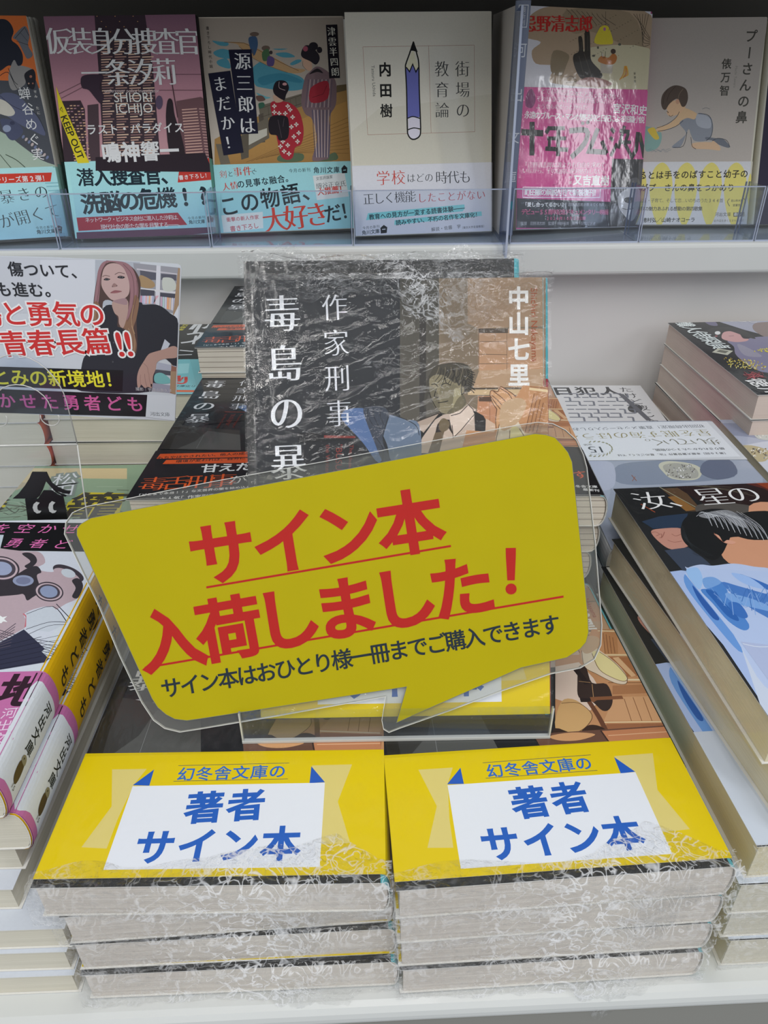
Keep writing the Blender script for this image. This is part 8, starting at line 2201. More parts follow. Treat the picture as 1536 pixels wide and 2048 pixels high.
class Sheet:
    """collects coloured triangles in millimetres; each command lies a hair above the one before"""
    def __init__(s, W, L, gain=1.0, clip=True, vmin=0.0, umin=0.0):
        s.R = (umin*1000, vmin*1000, W*1000, L*1000) if clip else None; s.g = gain; s.V = []; s.F = []; s.C = []; s.k = 0
    def tri(s, pts, cols):
        if s.R:
            x0, y0, x1, y1 = s.R
            if all(x0 <= p[0] <= x1 and y0 <= p[1] <= y1 for p in pts): pass
            else:
                q = [(p[0], p[1], c) for p, c in zip(pts, cols)]
                for ax, lim, sg in ((0, x0, 1), (0, x1, -1), (1, y0, 1), (1, y1, -1)):
                    r = []
                    for i in range(len(q)):
                        a, b = q[i-1], q[i]; da, db = (a[ax]-lim)*sg, (b[ax]-lim)*sg
                        if (da >= 0) != (db >= 0):
                            t = da/(da-db); r.append((a[0]+(b[0]-a[0])*t, a[1]+(b[1]-a[1])*t, tuple(u+(v-u)*t for u, v in zip(a[2], b[2]))))
                        if db >= 0: r.append(b)
                    q = r
                    if not q: return
                if len(q) < 3: return
                pts = [(a[0], a[1]) for a in q]; cols = [a[2] for a in q]
        n = len(s.V); z = s.k*.0013
        s.V += [(p[0], p[1], z) for p in pts]; ar = _area(pts)
        idx = list(range(n, n+len(pts))); cc = list(cols)
        if ar < 0: idx.reverse(); cc.reverse()
        s.F.append(tuple(idx)); s.C.append([tuple(c) for c in cc])
    def poly(s, col, p, raw=False):
        c = col if raw else lin(col, s.g); s.k += 1
        if len(p) <= 4:
            for t in tessellate_polygon([[Vector((x, y, 0)) for x, y in p]]): s.tri([p[i] for i in t], [c]*3)
        else:
            V, T = fill([p])
            for t in T: s.tri([V[i] for i in t], [c]*3)
    def stroke(s, col, w, p):
        c = lin(col, s.g); s.k += 1; n = len(p); h = w/2; Lf = []; Rt = []
        for i in range(n):
            a, b = p[max(i-1, 0)], p[min(i+1, n-1)]; q = p[i]
            d1 = (q[0]-a[0], q[1]-a[1]) if i else (b[0]-q[0], b[1]-q[1]); d2 = (b[0]-q[0], b[1]-q[1]) if i < n-1 else d1
            l1, l2 = math.hypot(*d1) or 1, math.hypot(*d2) or 1
            mx, my = -(d1[1]/l1+d2[1]/l2), d1[0]/l1+d2[0]/l2; d = mx*mx+my*my; k = 2/max(d, .8)
            Lf.append((q[0]+mx*k*h, q[1]+my*k*h)); Rt.append((q[0]-mx*k*h, q[1]-my*k*h))
        for i in range(n-1):
            s.tri([Lf[i], Rt[i], Rt[i+1]], [c]*3); s.tri([Lf[i], Rt[i+1], Lf[i+1]], [c]*3)
    def grad(s, c1, c2, p):
        a, b = lin(c1, s.g), lin(c2, s.g); s.k += 1; cs = [a, a, b, b]
        s.tri([p[0], p[1], p[2]], [a, a, b]); s.tri([p[0], p[2], p[3]], [a, b, b])
    def glyphs(s, ch, style, cx, cy, ang, sx, sy, col, halo=0, ox=.5, oy=.357):
        V, T = glyph_tris(ch, style, halo); ca, sa = math.cos(ang), math.sin(ang)
        P = [(cx+(x-ox)*sx*ca-(y-oy)*sy*sa, cy+(x-ox)*sx*sa+(y-oy)*sy*ca) for x, y in V]
        for t in T: s.tri([P[i] for i in t], [col]*3)
    def text(s, txt, x0, y0, x1, y1, col, style='', k=1.0, halo=None, hw=0, size=0):
        ang = math.atan2(y1-y0, x1-x0) if (x0, y0) != (x1, y1) else 0.0; D = math.hypot(x1-x0, y1-y0)
        if 'l' in style:      # whole Latin word fitted between two points
            V = [v for c in glyph(txt) for v in c]; a, b = min(v[0] for v in V), max(v[0] for v in V)
            f = D/(b-a); s.k += 1; s.glyphs(txt, style, (x0+x1)/2, (y0+y1)/2, ang, f, f, lin(col, s.g), ox=(a+b)/2, oy=.34); return
        n = len(txt); pitch = D/(n-1) if n > 1 else size
        em = size or pitch*k
        rot = ang+math.pi/2 if ('v' in style and n > 1) else ang
        if abs(rot) < .02 and n == 1: rot = 0
        sx = em; sy = em
        for ph in ((1, 0) if halo else (0,)):
            s.k += 1; c = lin(halo if ph else col, s.g)
            for i, ch in enumerate(txt):
                if ch in ' 　': continue
                t = i/(n-1) if n > 1 else 0; r = rot
                dx = dy = 0
                if 'v' in style and ch in 'ー―…〜': r = rot-math.pi/2
                g = ch
                wide = ord(ch) > 0x2000
                if wide: s.glyphs(g, style, x0+(x1-x0)*t, y0+(y1-y0)*t, r, sx, sy, c, halo=(hw/em if ph else 0))
                else:
                    V = [v for q in glyph(g) for v in q]
                    if V: s.glyphs(g, style, x0+(x1-x0)*t, y0+(y1-y0)*t, r, sx*1.1, sy*1.1, c, halo=(hw/em if ph else 0), ox=(min(v[0] for v in V)+max(v[0] for v in V))/2, oy=.35)
    def run(s, src, sx=1.0, sy=1.0):
        for ln in src.strip().split('\n'):
            t = ln[0]
            if t == 'T':
                a = ln[2:].split(' ', 10); f = [int(v)/10 for v in a[1:5]]
                s.text(a[10], f[0]*sx, f[1]*sy, f[2]*sx, f[3]*sy, a[0], a[5].replace('-', ''), int(a[6])/100, None if a[7] == '-' else a[7], int(a[8])/100, int(a[9])/100); continue
            a = ln[2:].split(); c = a[0]; o = 1; w = 0
            if t in 'KQ': w = int(a[1])/100; o = 2
            if t == 'G': o = 2
            v = [int(q) for q in a[o:]]; P = []; x = y = 0
            for i in range(0, len(v)-1, 2):
                x += v[i]; y += v[i+1]; P.append((x/10*sx, y/10*sy))
            if t == 'P': s.poly(c, P)
            elif t == 'S': s.poly(c, smooth_closed(P))
            elif t == 'K': s.stroke(c, w, P)
            elif t == 'Q': s.stroke(c, w, smooth_closed(P, False))
            elif t == 'G': s.grad(c, a[1], P)
        return s
    def mesh(s, name, m, z=0.0, fn=None, scale_v=1.0):
        f = fn or (lambda u, v, h: (u, v*scale_v, h+z))
        return mesh(name, [f(x/1000, y/1000, h/1000) for x, y, h in s.V], s.F, m, s.C)
_AM = {}
def art_mesh(key, W, L, m, gain=1.0, z=0.0, vmin=0.0, sv=1.0):
    k = (key, round(W, 4), round(L, 4), m.name, gain, z, vmin, sv)
    if k not in _AM: _AM[k] = Sheet(W, L, gain, vmin=vmin).run(ART[key]).mesh('print_'+key, m, z, scale_v=sv)
    return _AM[k]
def decode(key, i):
    """the i-th outline of a sheet, in metres"""
    ln = ART[key].strip().split('\n')[i]; v = [int(q) for q in ln.split()[2:]]; P = []; x = y = 0
    for j in range(0, len(v)-1, 2): x += v[j]; y += v[j+1]; P.append((x/10000, y/10000))
    return P
def slab(name, P, z0, z1, m, edge=None, wave=None):
    """flat outlined sheet with real thickness"""
    n = len(P); wv = wave or (lambda x, y: 0)
    V = [(x, y, z0+wv(x, y)) for x, y in P]+[(x, y, z1+wv(x, y)) for x, y in P]
    T = tessellate_polygon([[Vector((x, y, 0)) for x, y in P]]); F = []; mi = []
    for t in T:
        a = _area([P[i] for i in t]); t = tuple(t) if a > 0 else tuple(reversed(t))
        F.append(tuple(reversed(t))); F.append(tuple(n+i for i in t)); mi += [0, 0]
    ccw = _area(P) > 0
    for i in range(n):
        j = (i+1) % n; q = (i, j, n+j, n+i); F.append(q if ccw else tuple(reversed(q))); mi.append(1 if edge else 0)
    return mesh(name, V, F, m, mats=[m, edge] if edge else None, midx=mi if edge else None)
# ------------------------------------------------------------------ books
def profile(W, T, bulge, off=0.0, x0=0.0, n=10):
    """cross-section path front cover -> round spine -> back cover; z from T down to 0"""
    r = .0016; P = [(x0, T+off)]
    for i in range(n+1):
        th = math.pi*i/n; s = abs(math.sin(th))**.75
        P.append((W-r+(r+bulge+off)*s, T/2+(T/2+off)*math.cos(th)))
    P.append((x0, -off)); return P
def ribbon(P, th, y0, y1, cols, m, name, closed_cols=None):
    """bend a sheet of thickness th along path P and extrude it from y0 to y1; cols(i) colours segment i"""
    n = len(P); Q = []
    for i in range(n):
        a, b = P[max(i-1, 0)], P[min(i+1, n-1)]; dx, dz = b[0]-a[0], b[1]-a[1]; l = math.hypot(dx, dz) or 1
        Q.append((P[i][0]+dz/l*th, P[i][1]-dx/l*th))
    V = []; F = []; C = []
    for p in P: V += [(p[0], y0, p[1]), (p[0], y1, p[1])]
    for p in Q: V += [(p[0], y0, p[1]), (p[0], y1, p[1])]
    o = 2*n; white = (.75, .74, .70, 1)
    for i in range(n-1):
        a, b, c, d = 2*i, 2*i+1, 2*i+3, 2*i+2
        F.append((a, d, c, b)); C.append(cols(i)); F.append((o+a, o+b, o+c, o+d)); C.append(white)
        F.append((a, o+a, o+d, d)); C.append(white); F.append((b, c, o+c, o+b)); C.append(white)
    F.append((0, 1, o+1, o)); C.append(white); F.append((2*n-2, o+2*n-2, o+2*n-1, 2*n-1)); C.append(white)
    return mesh(name, V, F, m, C)
_BM = {}
def cached(key, fn):
    if key not in _BM: _BM[key] = fn()
    return _BM[key]
def mirror_mesh(me, W):
    c = me.copy()
    for v in c.vertices: v.co.x = W-v.co.x
    c.flip_normals(); return c
def book(key, label, group, cols=('222224', '222224', '222224'), pages=None, bulge=.0012, art=(), obi=None, obi_art=(), spine='R', mt=None, gain=1.0, P=None, name='paperback_book', cover_label=None, uneven=0.0):
    x, y, z, rz, rx, rl, W, L, T = p = P or POSE[key]
    pages = pages or PAGE; mt = mt or PRINT
    root = thing(name, label, 'book', pose_matrix(p), group)
    def mk_cover():
        Pf = profile(W, T, bulge); cf, cs, cb = [lin(c, gain) for c in cols]; n = len(Pf)
        me = ribbon([(a, b) for a, b in Pf], .0003, 0, L, lambda i: cf if i == 0 else (cb if i == n-2 else cs), mt, 'cover')
        return mirror_mesh(me, W) if spine == 'L' else me
    def mk_pages():
        Pf = profile(W, T-.0008, bulge-.0006, x0=.0012); Pf = [(a, b+.0004) for a, b in Pf]; n = len(Pf)
        V = []; F = []
        for yy in (.0006, L-.0007):
            V += [(a, yy, b) for a, b in Pf]
        F.append(tuple(range(n))); F.append(tuple(reversed(range(n, 2*n))))
        for i in range(n): j = (i+1) % n; F.append((i, n+i, n+j, j))
        me = mesh('pages', V, F, pages)
        return mirror_mesh(me, W) if spine == 'L' else me
    add_mesh('page_block', cached(('p', W, L, T, bulge, pages.name, spine), mk_pages), root)
    add_mesh('cover', cached(('c', W, L, T, bulge, cols, mt.name, spine, gain), mk_cover), root)
    for (k, g) in art:
        o = add_mesh('cover_print', art_mesh(k, W, L if key != 'SF' and key != 'SB' else .148, mt, g, T+.00003, sv=L/.148 if key in ('SF', 'SB') else 1.0), root)
    if obi:
        fc, sc, h = obi[:3]; y0 = obi[3] if len(obi) > 3 else .0004; yb = y0+h
        def mk_obi():
            Pf = profile(W, T, bulge, off=.0004, x0=-.0002); a, b = lin(fc, gain), lin(sc, gain); n = len(Pf)
            me = ribbon(Pf, .00012, y0, yb, lambda i: a if i in (0, n-2) else b, mt, 'obi')
            return mirror_mesh(me, W) if spine == 'L' else me
        ob = add_mesh('paper_band', cached(('o', W, L, T, bulge, fc, sc, h, y0, mt.name, spine, gain), mk_obi), root)
        for (k, g) in obi_art:
            q = add_mesh('band_print', art_mesh(k, W, yb, mt, g, T+.00043, vmin=y0), ob)
    return root
def spine_fn(W, T, bulge, off):
    Pf = profile(W, T, bulge, off=off, n=24)[1:-1]; S = [0]
    for a, b in zip(Pf, Pf[1:]): S.append(S[-1]+math.hypot(a[0]-b[0], a[1]-b[1]))
    def fn(u, v, h):
        u = max(0, min(S[-1]-1e-6, u)); i = 0
        while S[i+1] < u: i += 1
        t = (u-S[i])/(S[i+1]-S[i]); a, b = Pf[i], Pf[i+1]; dx, dz = b[0]-a[0], b[1]-a[1]; l = math.hypot(dx, dz)
        h *= 35; return (a[0]+dx*t-dz/l*h, v, a[1]+dz*t+dx/l*h)
    return fn, S[-1]
def spine_art(root, W, T, bulge, off, sheet_fn, m=None, name='spine_print'):
    fn, Ls = spine_fn(W, T, bulge, off); s = Sheet(Ls, .2, 1.0); sheet_fn(s, Ls*1000)
    # split wide faces so they follow the round back
    step = Ls*1000/14; i = 0
    while i < len(s.F):
        f = s.F[i]; c = s.C[i]
        if len(f) > 3:
            s.F[i] = f[:3]; s.C[i] = c[:3]
            for j in range(2, len(f)-1): s.F.append((f[0], f[j], f[j+1])); s.C.append([c[0], c[j], c[j+1]])
            continue
        e = max(range(3), key=lambda k: abs(s.V[f[k]][0]-s.V[f[(k+1) % 3]][0])); a, d, q = f[e], f[(e+1) % 3], f[(e+2) % 3]
        if abs(s.V[a][0]-s.V[d][0]) > step:
            s.V.append(tuple((u+v)/2 for u, v in zip(s.V[a], s.V[d]))); m_ = len(s.V)-1; cm = tuple((u+v)/2 for u, v in zip(c[e], c[(e+1) % 3]))
            s.F[i] = (a, m_, q); s.C[i] = [c[e], cm, c[(e+2) % 3]]; s.F.append((m_, d, q)); s.C.append([cm, c[(e+1) % 3], c[(e+2) % 3]])
        else: i += 1
    return add_mesh(name, s.mesh('spine_print', m or PRINT, fn=fn), root)
# ------------------------------------------------------------------ crumpled film
def film_mesh(W, T, amp, seed, top=.012, drop=0.0, nx=100, ny=30, peaks=()):
    """loose film folded from the cover over the tail edge of the page block"""
    V = []; F = []; tot = top+T+drop
    for j in range(ny+1):
        s = tot*j/ny
        for i in range(nx+1):
            x = -.0015+(W+.0035)*i/nx; q = Vector((x*38, s*60, seed*7.3))
            n1 = noise.noise(q); n2 = abs(noise.noise(q*2.3)); n3 = abs(noise.noise(q*5.1)); n4 = noise.noise(Vector((x*160, s*160, seed)))
            cr = max(0, .55*n1+.25)+.65*(1-n2)*.6-.3+.45*(.5-n3)+.12*n4
            d = .0008+amp*max(0, cr)
            tl = top*(.35+.65*noise.noise(Vector((x*24, seed, 3.1)))**2*2.2+.2*abs(n1)) if top else 0
            for px_, pw_, ph_ in peaks: tl += ph_*max(0, 1-abs(x-px_)/pw_)
            if s < top:
                f = s/top; y = tl*(1-f); z = T+.0006+.35*amp*max(0, cr)*(.3+f*.7)+.0005*n4*f
            else:
                f = s-top; y = -d; z = T-f+.0004*n4
                if drop and f > T: y = -d-.5*(f-T)*(n1+.3)
            V.append((x+.0006*n4, y, z))
    for j in range(ny):
        for i in range(nx): a = j*(nx+1)+i; F.append((a, a+1, a+nx+2, a+nx+1))
    return mesh('film', V, F, FILM, smooth=True)
def flap(root, x0, x1, T, length, seed, name='film_flap', y=-.0015, side=None):
    """loose corner of film hanging from the front of the book"""
    V = []; F = []; nx = 14; ny = 14
    for j in range(ny+1):
        f = j/ny; w = (1-f)**.8
        for i in range(nx+1):
            g = i/nx-.5; x = (x0+x1)/2+(x1-x0)*g*w+.3*(x1-x0)*f*f*(random.Random(seed).random()-.5)
            n = noise.noise(Vector((x*300, f*6, seed))); n2 = noise.noise(Vector((x*900, f*16, seed+4)))
            V.append((x, y-.0022*f-.0016*n-.0008*n2, T*.55-f*length+.0006*n2))
    for j in range(ny):
        for i in range(nx): a = j*(nx+1)+i; F.append((a, a+nx+1, a+nx+2, a+1))
    return add_mesh(name, mesh('flap', V, F, FILM, smooth=True), root)
def top_film(root, W, L, T, seed, sv=1.0):
    """tight film over the cover with a few ripples near the spine and tail"""
    V = []; F = []; nx, ny = 60, 70
    for j in range(ny+1):
        for i in range(nx+1):
            x = -.0004+(W+.0006)*i/nx; y = L*j/ny
            e = max(0, 1-abs(W-x)/.022)+.8*max(0, 1-y/.02)+.5*max(0, 1-(L-y)/.02)
            z = T+.00075+.0016*min(1.2, e)*max(0, noise.noise(Vector((x*60+y*40, y*260-x*90, seed)))-.12)
            V.append((x, y, z))
    for j in range(ny):
        for i in range(nx): a = j*(nx+1)+i; F.append((a, a+1, a+nx+2, a+nx+1))
    return add_mesh('shrink_film', mesh('tight_film', V, F, FILM_FLAT, smooth=True), root)
# ------------------------------------------------------------------ the shelf unit
def struct(name, V, F, m, label=None, bev=0):
    o = add_mesh(name, mesh(name, V, F, m)); o['kind'] = 'structure'
    if bev:
        b = o.modifiers.new('b', 'BEVEL'); b.width = bev; b.segments = 3
    return o
V, F = [], []; box(V, F, -.75, .75, 0, .53, -.010, 0); o = struct('floor', V, F, SHELF, bev=.0040); o.rotation_euler.z = .022; o.location = (0, -.0068, 0)
o['label'] = 'white enamelled display shelf carrying the stacked books'
V, F = [], []; box(V, F, -.75, .75, .001, .03, -.8, -.0095); o = struct('trim_1', V, F, mat('shaded_front_panel', (.25, .245, .22, 1), rough=.5)); o.rotation_euler.z = .022; o.location = (0, -.0068, 0); o['label'] = 'front panel under the display shelf, its grey tone painted-in shade'  # panel colour darkened to hold the shade below the shelf edge
V, F = [], []; box(V, F, -.75, .75, .4475, .47, 0, .1370); o = struct('wall_back', V, F, PANEL)
V, F = [], []; box(V, F, -.75, .75, .428, .64, .1380, .1604); o = struct('trim_2', V, F, SHELF, bev=.003); o['label'] = 'white front edge of the raised upper shelf'
V, F = [], []; box(V, F, -.75, .75, .625, .65, .15, .9); o = struct('wall_upper', V, F, DARKW)
V, F = [], []; box(V, F, -.75, .75, .375, .65, .333, .352); o = struct('ceiling', V, F, DARKW, bev=.002); o['label'] = 'dark underside of the next shelf up'
# ------------------------------------------------------------------ signed copies in film, two front stacks
SIGN = dict(cols=('2a2b2c', '58b0bc', '2a2b2c'), pages=PAGE, obi=('dcc200', 'dcc200', .0478, .0026), obi_art=(('YB', 1.12),), mt=FILMED)
left_lab = ['film-wrapped signed paperback with yellow band, top of the front left stack', 'film-wrapped signed paperback second from the top of the front left stack',
            'film-wrapped signed paperback third from the top of the front left stack', 'film-wrapped signed paperback at the bottom of the front left stack']
for side, labs, sd in (('L', left_lab, 0), ('R', [t.replace('left', 'right') for t in left_lab], 10)):
    for i in range(4):
        k = side+str(i+1); W, L, T = POSE[k][6:]
        kw = dict(SIGN)
        if i: kw['obi_art'] = ()
        r = book(k, labs[i], 'signed copies in the %s front stack' % ('left' if side == 'L' else 'right'), art=(('PZ', 1.0),) if i == 0 else (), **kw)
        add_mesh('shrink_film', film_mesh(W, T, .0034 if i != 2 else .0026, sd+i*1.7, top=.014 if i == 0 else .002, peaks=(() if i else (((.083, .020, .012),) if side == 'R' else ((.075, .040, .007), (.092, .014, .006))))), r)
        if i == 0: top_film(r, W, L, T, sd)
        if side == 'R' and i == 0: flap(r, .072, .098, T, .022, 3)
        if side == 'R' and i == 1: flap(r, .070, .092, T, .018, 5)
        if side == 'L' and i == 1: flap(r, .060, .088, T, .02, 6)
        if side == 'R' and i == 3: flap(r, .055, .090, T, .022, 8, y=-.004)
        if side == 'L' and i == 3: flap(r, .060, .095, T, .022, 9, y=-.004)
# ------------------------------------------------------------------ copies with the black band, second row and back
KOBI = dict(cols=('2a2b2c', '58b0bc', '2a2b2c'), pages=PAGE_SIG, obi=('17171b', '17171b', .047), bulge=.0022, mt=GLOSS)
def stack(key, n, labels, group, dz=None, jit=.0008, top_kw=None, low_kw=None, rot=.01):
    p = POSE[key]; dz = dz or p[8]; rnd = random.Random(sum(map(ord, key)))
    for i in range(n):
        if i == 0: q = p; kw = top_kw
        else:
            kw = low_kw or top_kw
            q = (p[0]+rnd.uniform(-jit, jit), p[1]+rnd.uniform(-jit, jit)*.8, p[2]-dz*i, p[3]+rnd.uniform(-rot, rot), 0, 0, p[6], p[7], p[8])
        yield book(key, labels(i), group, P=q, **kw)
def ordn(i, n):
    if i == 0: return 'topmost'
    if i == n-1: return 'bottom one'
    return ['second from the top', 'third from the top', 'fourth from the top', 'fifth from the top', 'sixth from the top', 'seventh from the top', 'eighth from the top'][i-1]
list(stack('BL', 7, lambda i: 'black-banded paperback behind the front left stack, %s' % ordn(i, 7), 'black-banded copies, second row left', jit=.0005,
     top_kw=dict(KOBI, art=(('PZ', 1.0),), obi_art=(('KO', 1.0),)), low_kw=KOBI))
list(stack('BR', 7, lambda i: 'black-banded paperback behind the front right stack, %s' % ordn(i, 7), 'black-banded copies, second row right', jit=.0022, rot=.02,
     top_kw=dict(KOBI, art=(('PZ', 1.0),), obi_art=(('KO', 1.0),)), low_kw=KOBI))
list(stack('CL', 8, lambda i: 'black-banded paperback in the rearmost pile, %s' % ordn(i, 8), 'black-banded copies, third row', jit=.0006,
     top_kw=dict(KOBI, art=(('PZ', 1.0),), obi_art=(('KO', 1.0),)), low_kw=KOBI))
# ------------------------------------------------------------------ film-wrapped blue shirt paperbacks at the right
STK = dict(cols=('26282a', '2c4c9c', '2c4c9c'), pages=PAGE_TAN, art=(('ST', 1.1),), mt=FILMED)
slabs = ['wrapped paperback showing a blue-shirted sleeper, top of the right front pile', 'wrapped blue-shirt paperback showing a strip of cover, second of the right front pile',
         'wrapped blue-shirt paperback with blue band edge, third of the right front pile', 'wrapped paperback in the right front pile just under the fanned ones',
         'wrapped paperback second from the bottom of the right front pile', 'wrapped paperback at the bottom of the right front pile']
for i in range(6):
    k = 'S%d' % (i+1); W, L, T = POSE[k][6:]
    kw = dict(STK)
    if i > 2: kw['pages'] = PAGE_CREAM; kw['art'] = ()
    r = book(k, slabs[i], 'wrapped blue-shirt paperbacks', obi=('cdd6e4', '2c4c9c', .045, .0002) if 0 < i else None, **kw)
    if i == 0: top_film(r, W, L, T, 21)
    # film lying along the fore-edge and the tail
    Vf, Ff = [], []
    for j in range(9):
        for q in range(61):
            y = -.001+(L+.002)*q/60; z = T+.0004-(T+.0006)*j/8; n = noise.noise(Vector((y*55, z*160, 31+i)))
            Vf.append((-.0008-.0007*max(0, n), y, z))
    for j in range(8):
        for q in range(60): a = j*61+q; Ff.append((a, a+61, a+62, a+1))
    add_mesh('side_film', mesh('side_film', Vf, Ff, FILM_FLAT, smooth=True), r)
    if i > 1: add_mesh('shrink_film', film_mesh(W, T, .0016, 40+i, top=.001), r)
# lettering ghosted on the fore-edge film of the second book is left to the film itself
# ------------------------------------------------------------------ right side: white band, jewel, maze and black piles
WOK = dict(cols=('98a0b0', 'd8dadc', '98a0b0'), pages=PAGE_CREAM, mt=GLOSS)
list(stack('WO', 4, lambda i: 'head-down jewel-photo paperback in the white-banded pile, %s' % ordn(i, 4), 'jewel-photo paperbacks', dz=.0181, jit=.001,
     top_kw=dict(WOK, art=(('WO', 1.25),), obi=('d4d8de', 'd4d8de', .0540, .0920), obi_art=(('WOb', 1.2),), spine='L'), low_kw=dict(WOK, spine='L')))
list(stack('JW', 4, lambda i: 'bandless jewel-photo paperback at the right edge, %s' % ordn(i, 4), 'jewel-photo paperbacks at the edge', dz=.0181, jit=.001,
     top_kw=dict(WOK, art=(('JW', 1.2),)), low_kw=WOK))
list(stack('MZ', 3, lambda i: 'paperback in the grey maze cover pile, %s' % ordn(i, 3), 'maze paperbacks', jit=.001,
     top_kw=dict(cols=('d4d4d6', 'd4d4d6', 'd4d4d6'), art=(('MZ', 1.15),), obi=('e048a0', 'e048a0', .062), obi_art=(('MZb', 1.05),), mt=GLOSS), low_kw=dict(cols=('d4d4d6', 'd4d4d6', 'd4d4d6'))))
list(stack('KB', 6, lambda i: 'paperback in the dark capped-youth cover pile, %s' % ordn(i, 6), 'dark illustrated paperbacks', jit=.0016, rot=.006,
     top_kw=dict(cols=('1c1d20', '1c1d20', '1c1d20'), pages=PAGE_PINK, art=(('KB', 1.15),), mt=GLOSS), low_kw=dict(cols=('1c1d20', '1c1d20', 'b8b0a8'), pages=PAGE_PINK)))
# ------------------------------------------------------------------ left side
WB = dict(cols=('cdd3dd', 'cdd3dd', 'cdd3dd'), pages=PAGE_CREAM, spine='L')
for i in range(5):
    book('B%d' % (i+1), 'white paperback beneath the pink-banded ones at left, %s' % ordn(i, 5), 'white paperbacks under the pink-banded ones', **WB)
def gspine(s, Ls):
    s.poly('d8aa10', [(0, 0), (Ls, 0), (Ls, 147.5), (0, 147.5)])
    x = Ls*.56
    s.text('を空かせた勇者ども', x, 138, x, 54, '26241e', 'vb', .78)
def gband(s, Ls):
    s.poly('c070a4', [(0, .5), (Ls, .5), (Ls, 45), (0, 45)])
    s.poly('d6dce4', smooth_closed([(0, 4), (Ls*.3, 3.6), (Ls*.8, 3.6), (Ls, 4), (Ls, 38), (Ls*.75, 40.5), (Ls*.3, 40.5), (0, 38)]))
    x = Ls*.5
    s.text('河出文庫', x, 36, x, 19.5, '2c3028', 'vb', .95)
    s.poly('54462a', smooth_closed([(x-1.6, 13.5), (x+1.4, 14), (x+2.2, 9.5), (x+1.2, 6.5), (x-1, 7), (x-2, 10)]))
    s.poly('8a8468', smooth_closed([(x-1.6, 15.5), (x, 16.4), (x+1.6, 15.5), (x+1.5, 13.6), (x-1.5, 13.6)])); s.poly('26241e', smooth_closed([(x-.8, 15.2), (x-.2, 15.2), (x-.5, 14.5)]))
    s.text('15', x, 5.3, x+1.5, 5.3, '3c3c30', '', 1, size=2.2)
for i, (k, lab) in enumerate((('G1', 'pink-banded paperback with a goggled face cover and yellow spine, top of the left pile'), ('G2', 'pink-banded paperback with yellow spine, directly under the goggled top copy'))):
    W, L, T = POSE[k][6:]
    r = book(k, lab, 'pink-banded yellow-spined paperbacks', cols=('ccd4dc', 'd8aa10', 'ccd4dc'), pages=PAGE_CREAM, bulge=.0020, art=(('G1', 1.08),), obi=('c070a4', 'c070a4', .0455), obi_art=(('G1b', 1.1),), gain=1.05)
    spine_art(r, W, T, .0020, .00010, gspine); spine_art(r, W, T, .0020, .00060, gband, name='band_print')
list(stack('GR', 3, lambda i: 'paperback in the green cover pile at left, %s' % ordn(i, 3), 'green paperbacks, second row left', dz=.0181, jit=.001,
     top_kw=dict(cols=('8ea88c', 'd2be92', '8ea88c'), art=(('GR', 1.1),), mt=GLOSS), low_kw=dict(cols=('8ea88c', 'd2be92', '8ea88c'))))
FIK = dict(cols=('1e2220', 'd86030', 'd86030'), pages=PAGE_CREAM)
list(stack('FI', 6, lambda i: 'paperback in the teal-banded brush-letter pile, %s' % ordn(i, 6), 'teal-banded paperbacks at the back left', dz=.0160, jit=.001,
     top_kw=dict(FIK, art=(('FI', 1.1),), obi=('7cc0c8', '7cc0c8', .0640), obi_art=(('FIb', 1.1),), mt=GLOSS), low_kw=FIK))
for i in range(6):
    book('FI', 'orange-edged paperback behind the photo card, far left pile, %s' % ordn(i, 6), 'orange-edged paperbacks at the far left', P=(-.3175-.0006*(i % 2), .293, .0990-.0152*i-.002*(i % 2)*0, .012, 0, 0, .1030, .148, .0150), **FIK)
# ------------------------------------------------------------------ two wrapped signed copies standing on a clear stand
Mst = Matrix.Translation((-.0550, .0575, .0617)) @ Matrix.Rotation(-.004, 4, 'Z')
st = thing('acrylic_book_stand', 'clear acrylic stand with a front lip holding two signed books upright', 'book stand', Mst)
V, F = [], []; box(V, F, 0, .1130, -.0005, .085, 0, .0012); add_mesh('base_plate', mesh('base', V, F, ACRYL), st)
V, F = [], []; box(V, F, 0, .1130, -.0018, -.0006, 0, .0150); add_mesh('front_lip', mesh('lip', V, F, ACRYL), st)
V, F = [], []; box(V, F, 0, .1130, -.0022, -.0006, -.0001, .0009); add_mesh('lip_edge', mesh('lipe', V, F, CLEAR_E), st)
for a in (0, .1124): V, F = [], []; box(V, F, a, a+.0006, -.002, -.0006, .0009, .0150); add_mesh('lip_side', mesh('lips', V, F, CLEAR_E), st)
bpv = [(0, .0445, 0), (.1130, .0445, 0), (.1130, .1015, .100), (0, .1015, .100)]
V = bpv+[(a, b+.0015, c) for a, b, c in bpv]; F = [(0, 1, 2, 3), (7, 6, 5, 4), (0, 4, 5, 1), (1, 5, 6, 2), (2, 6, 7, 3), (3, 7, 4, 0)]
add_mesh('back_rest', mesh('rest', V, F, ACRYL), st)
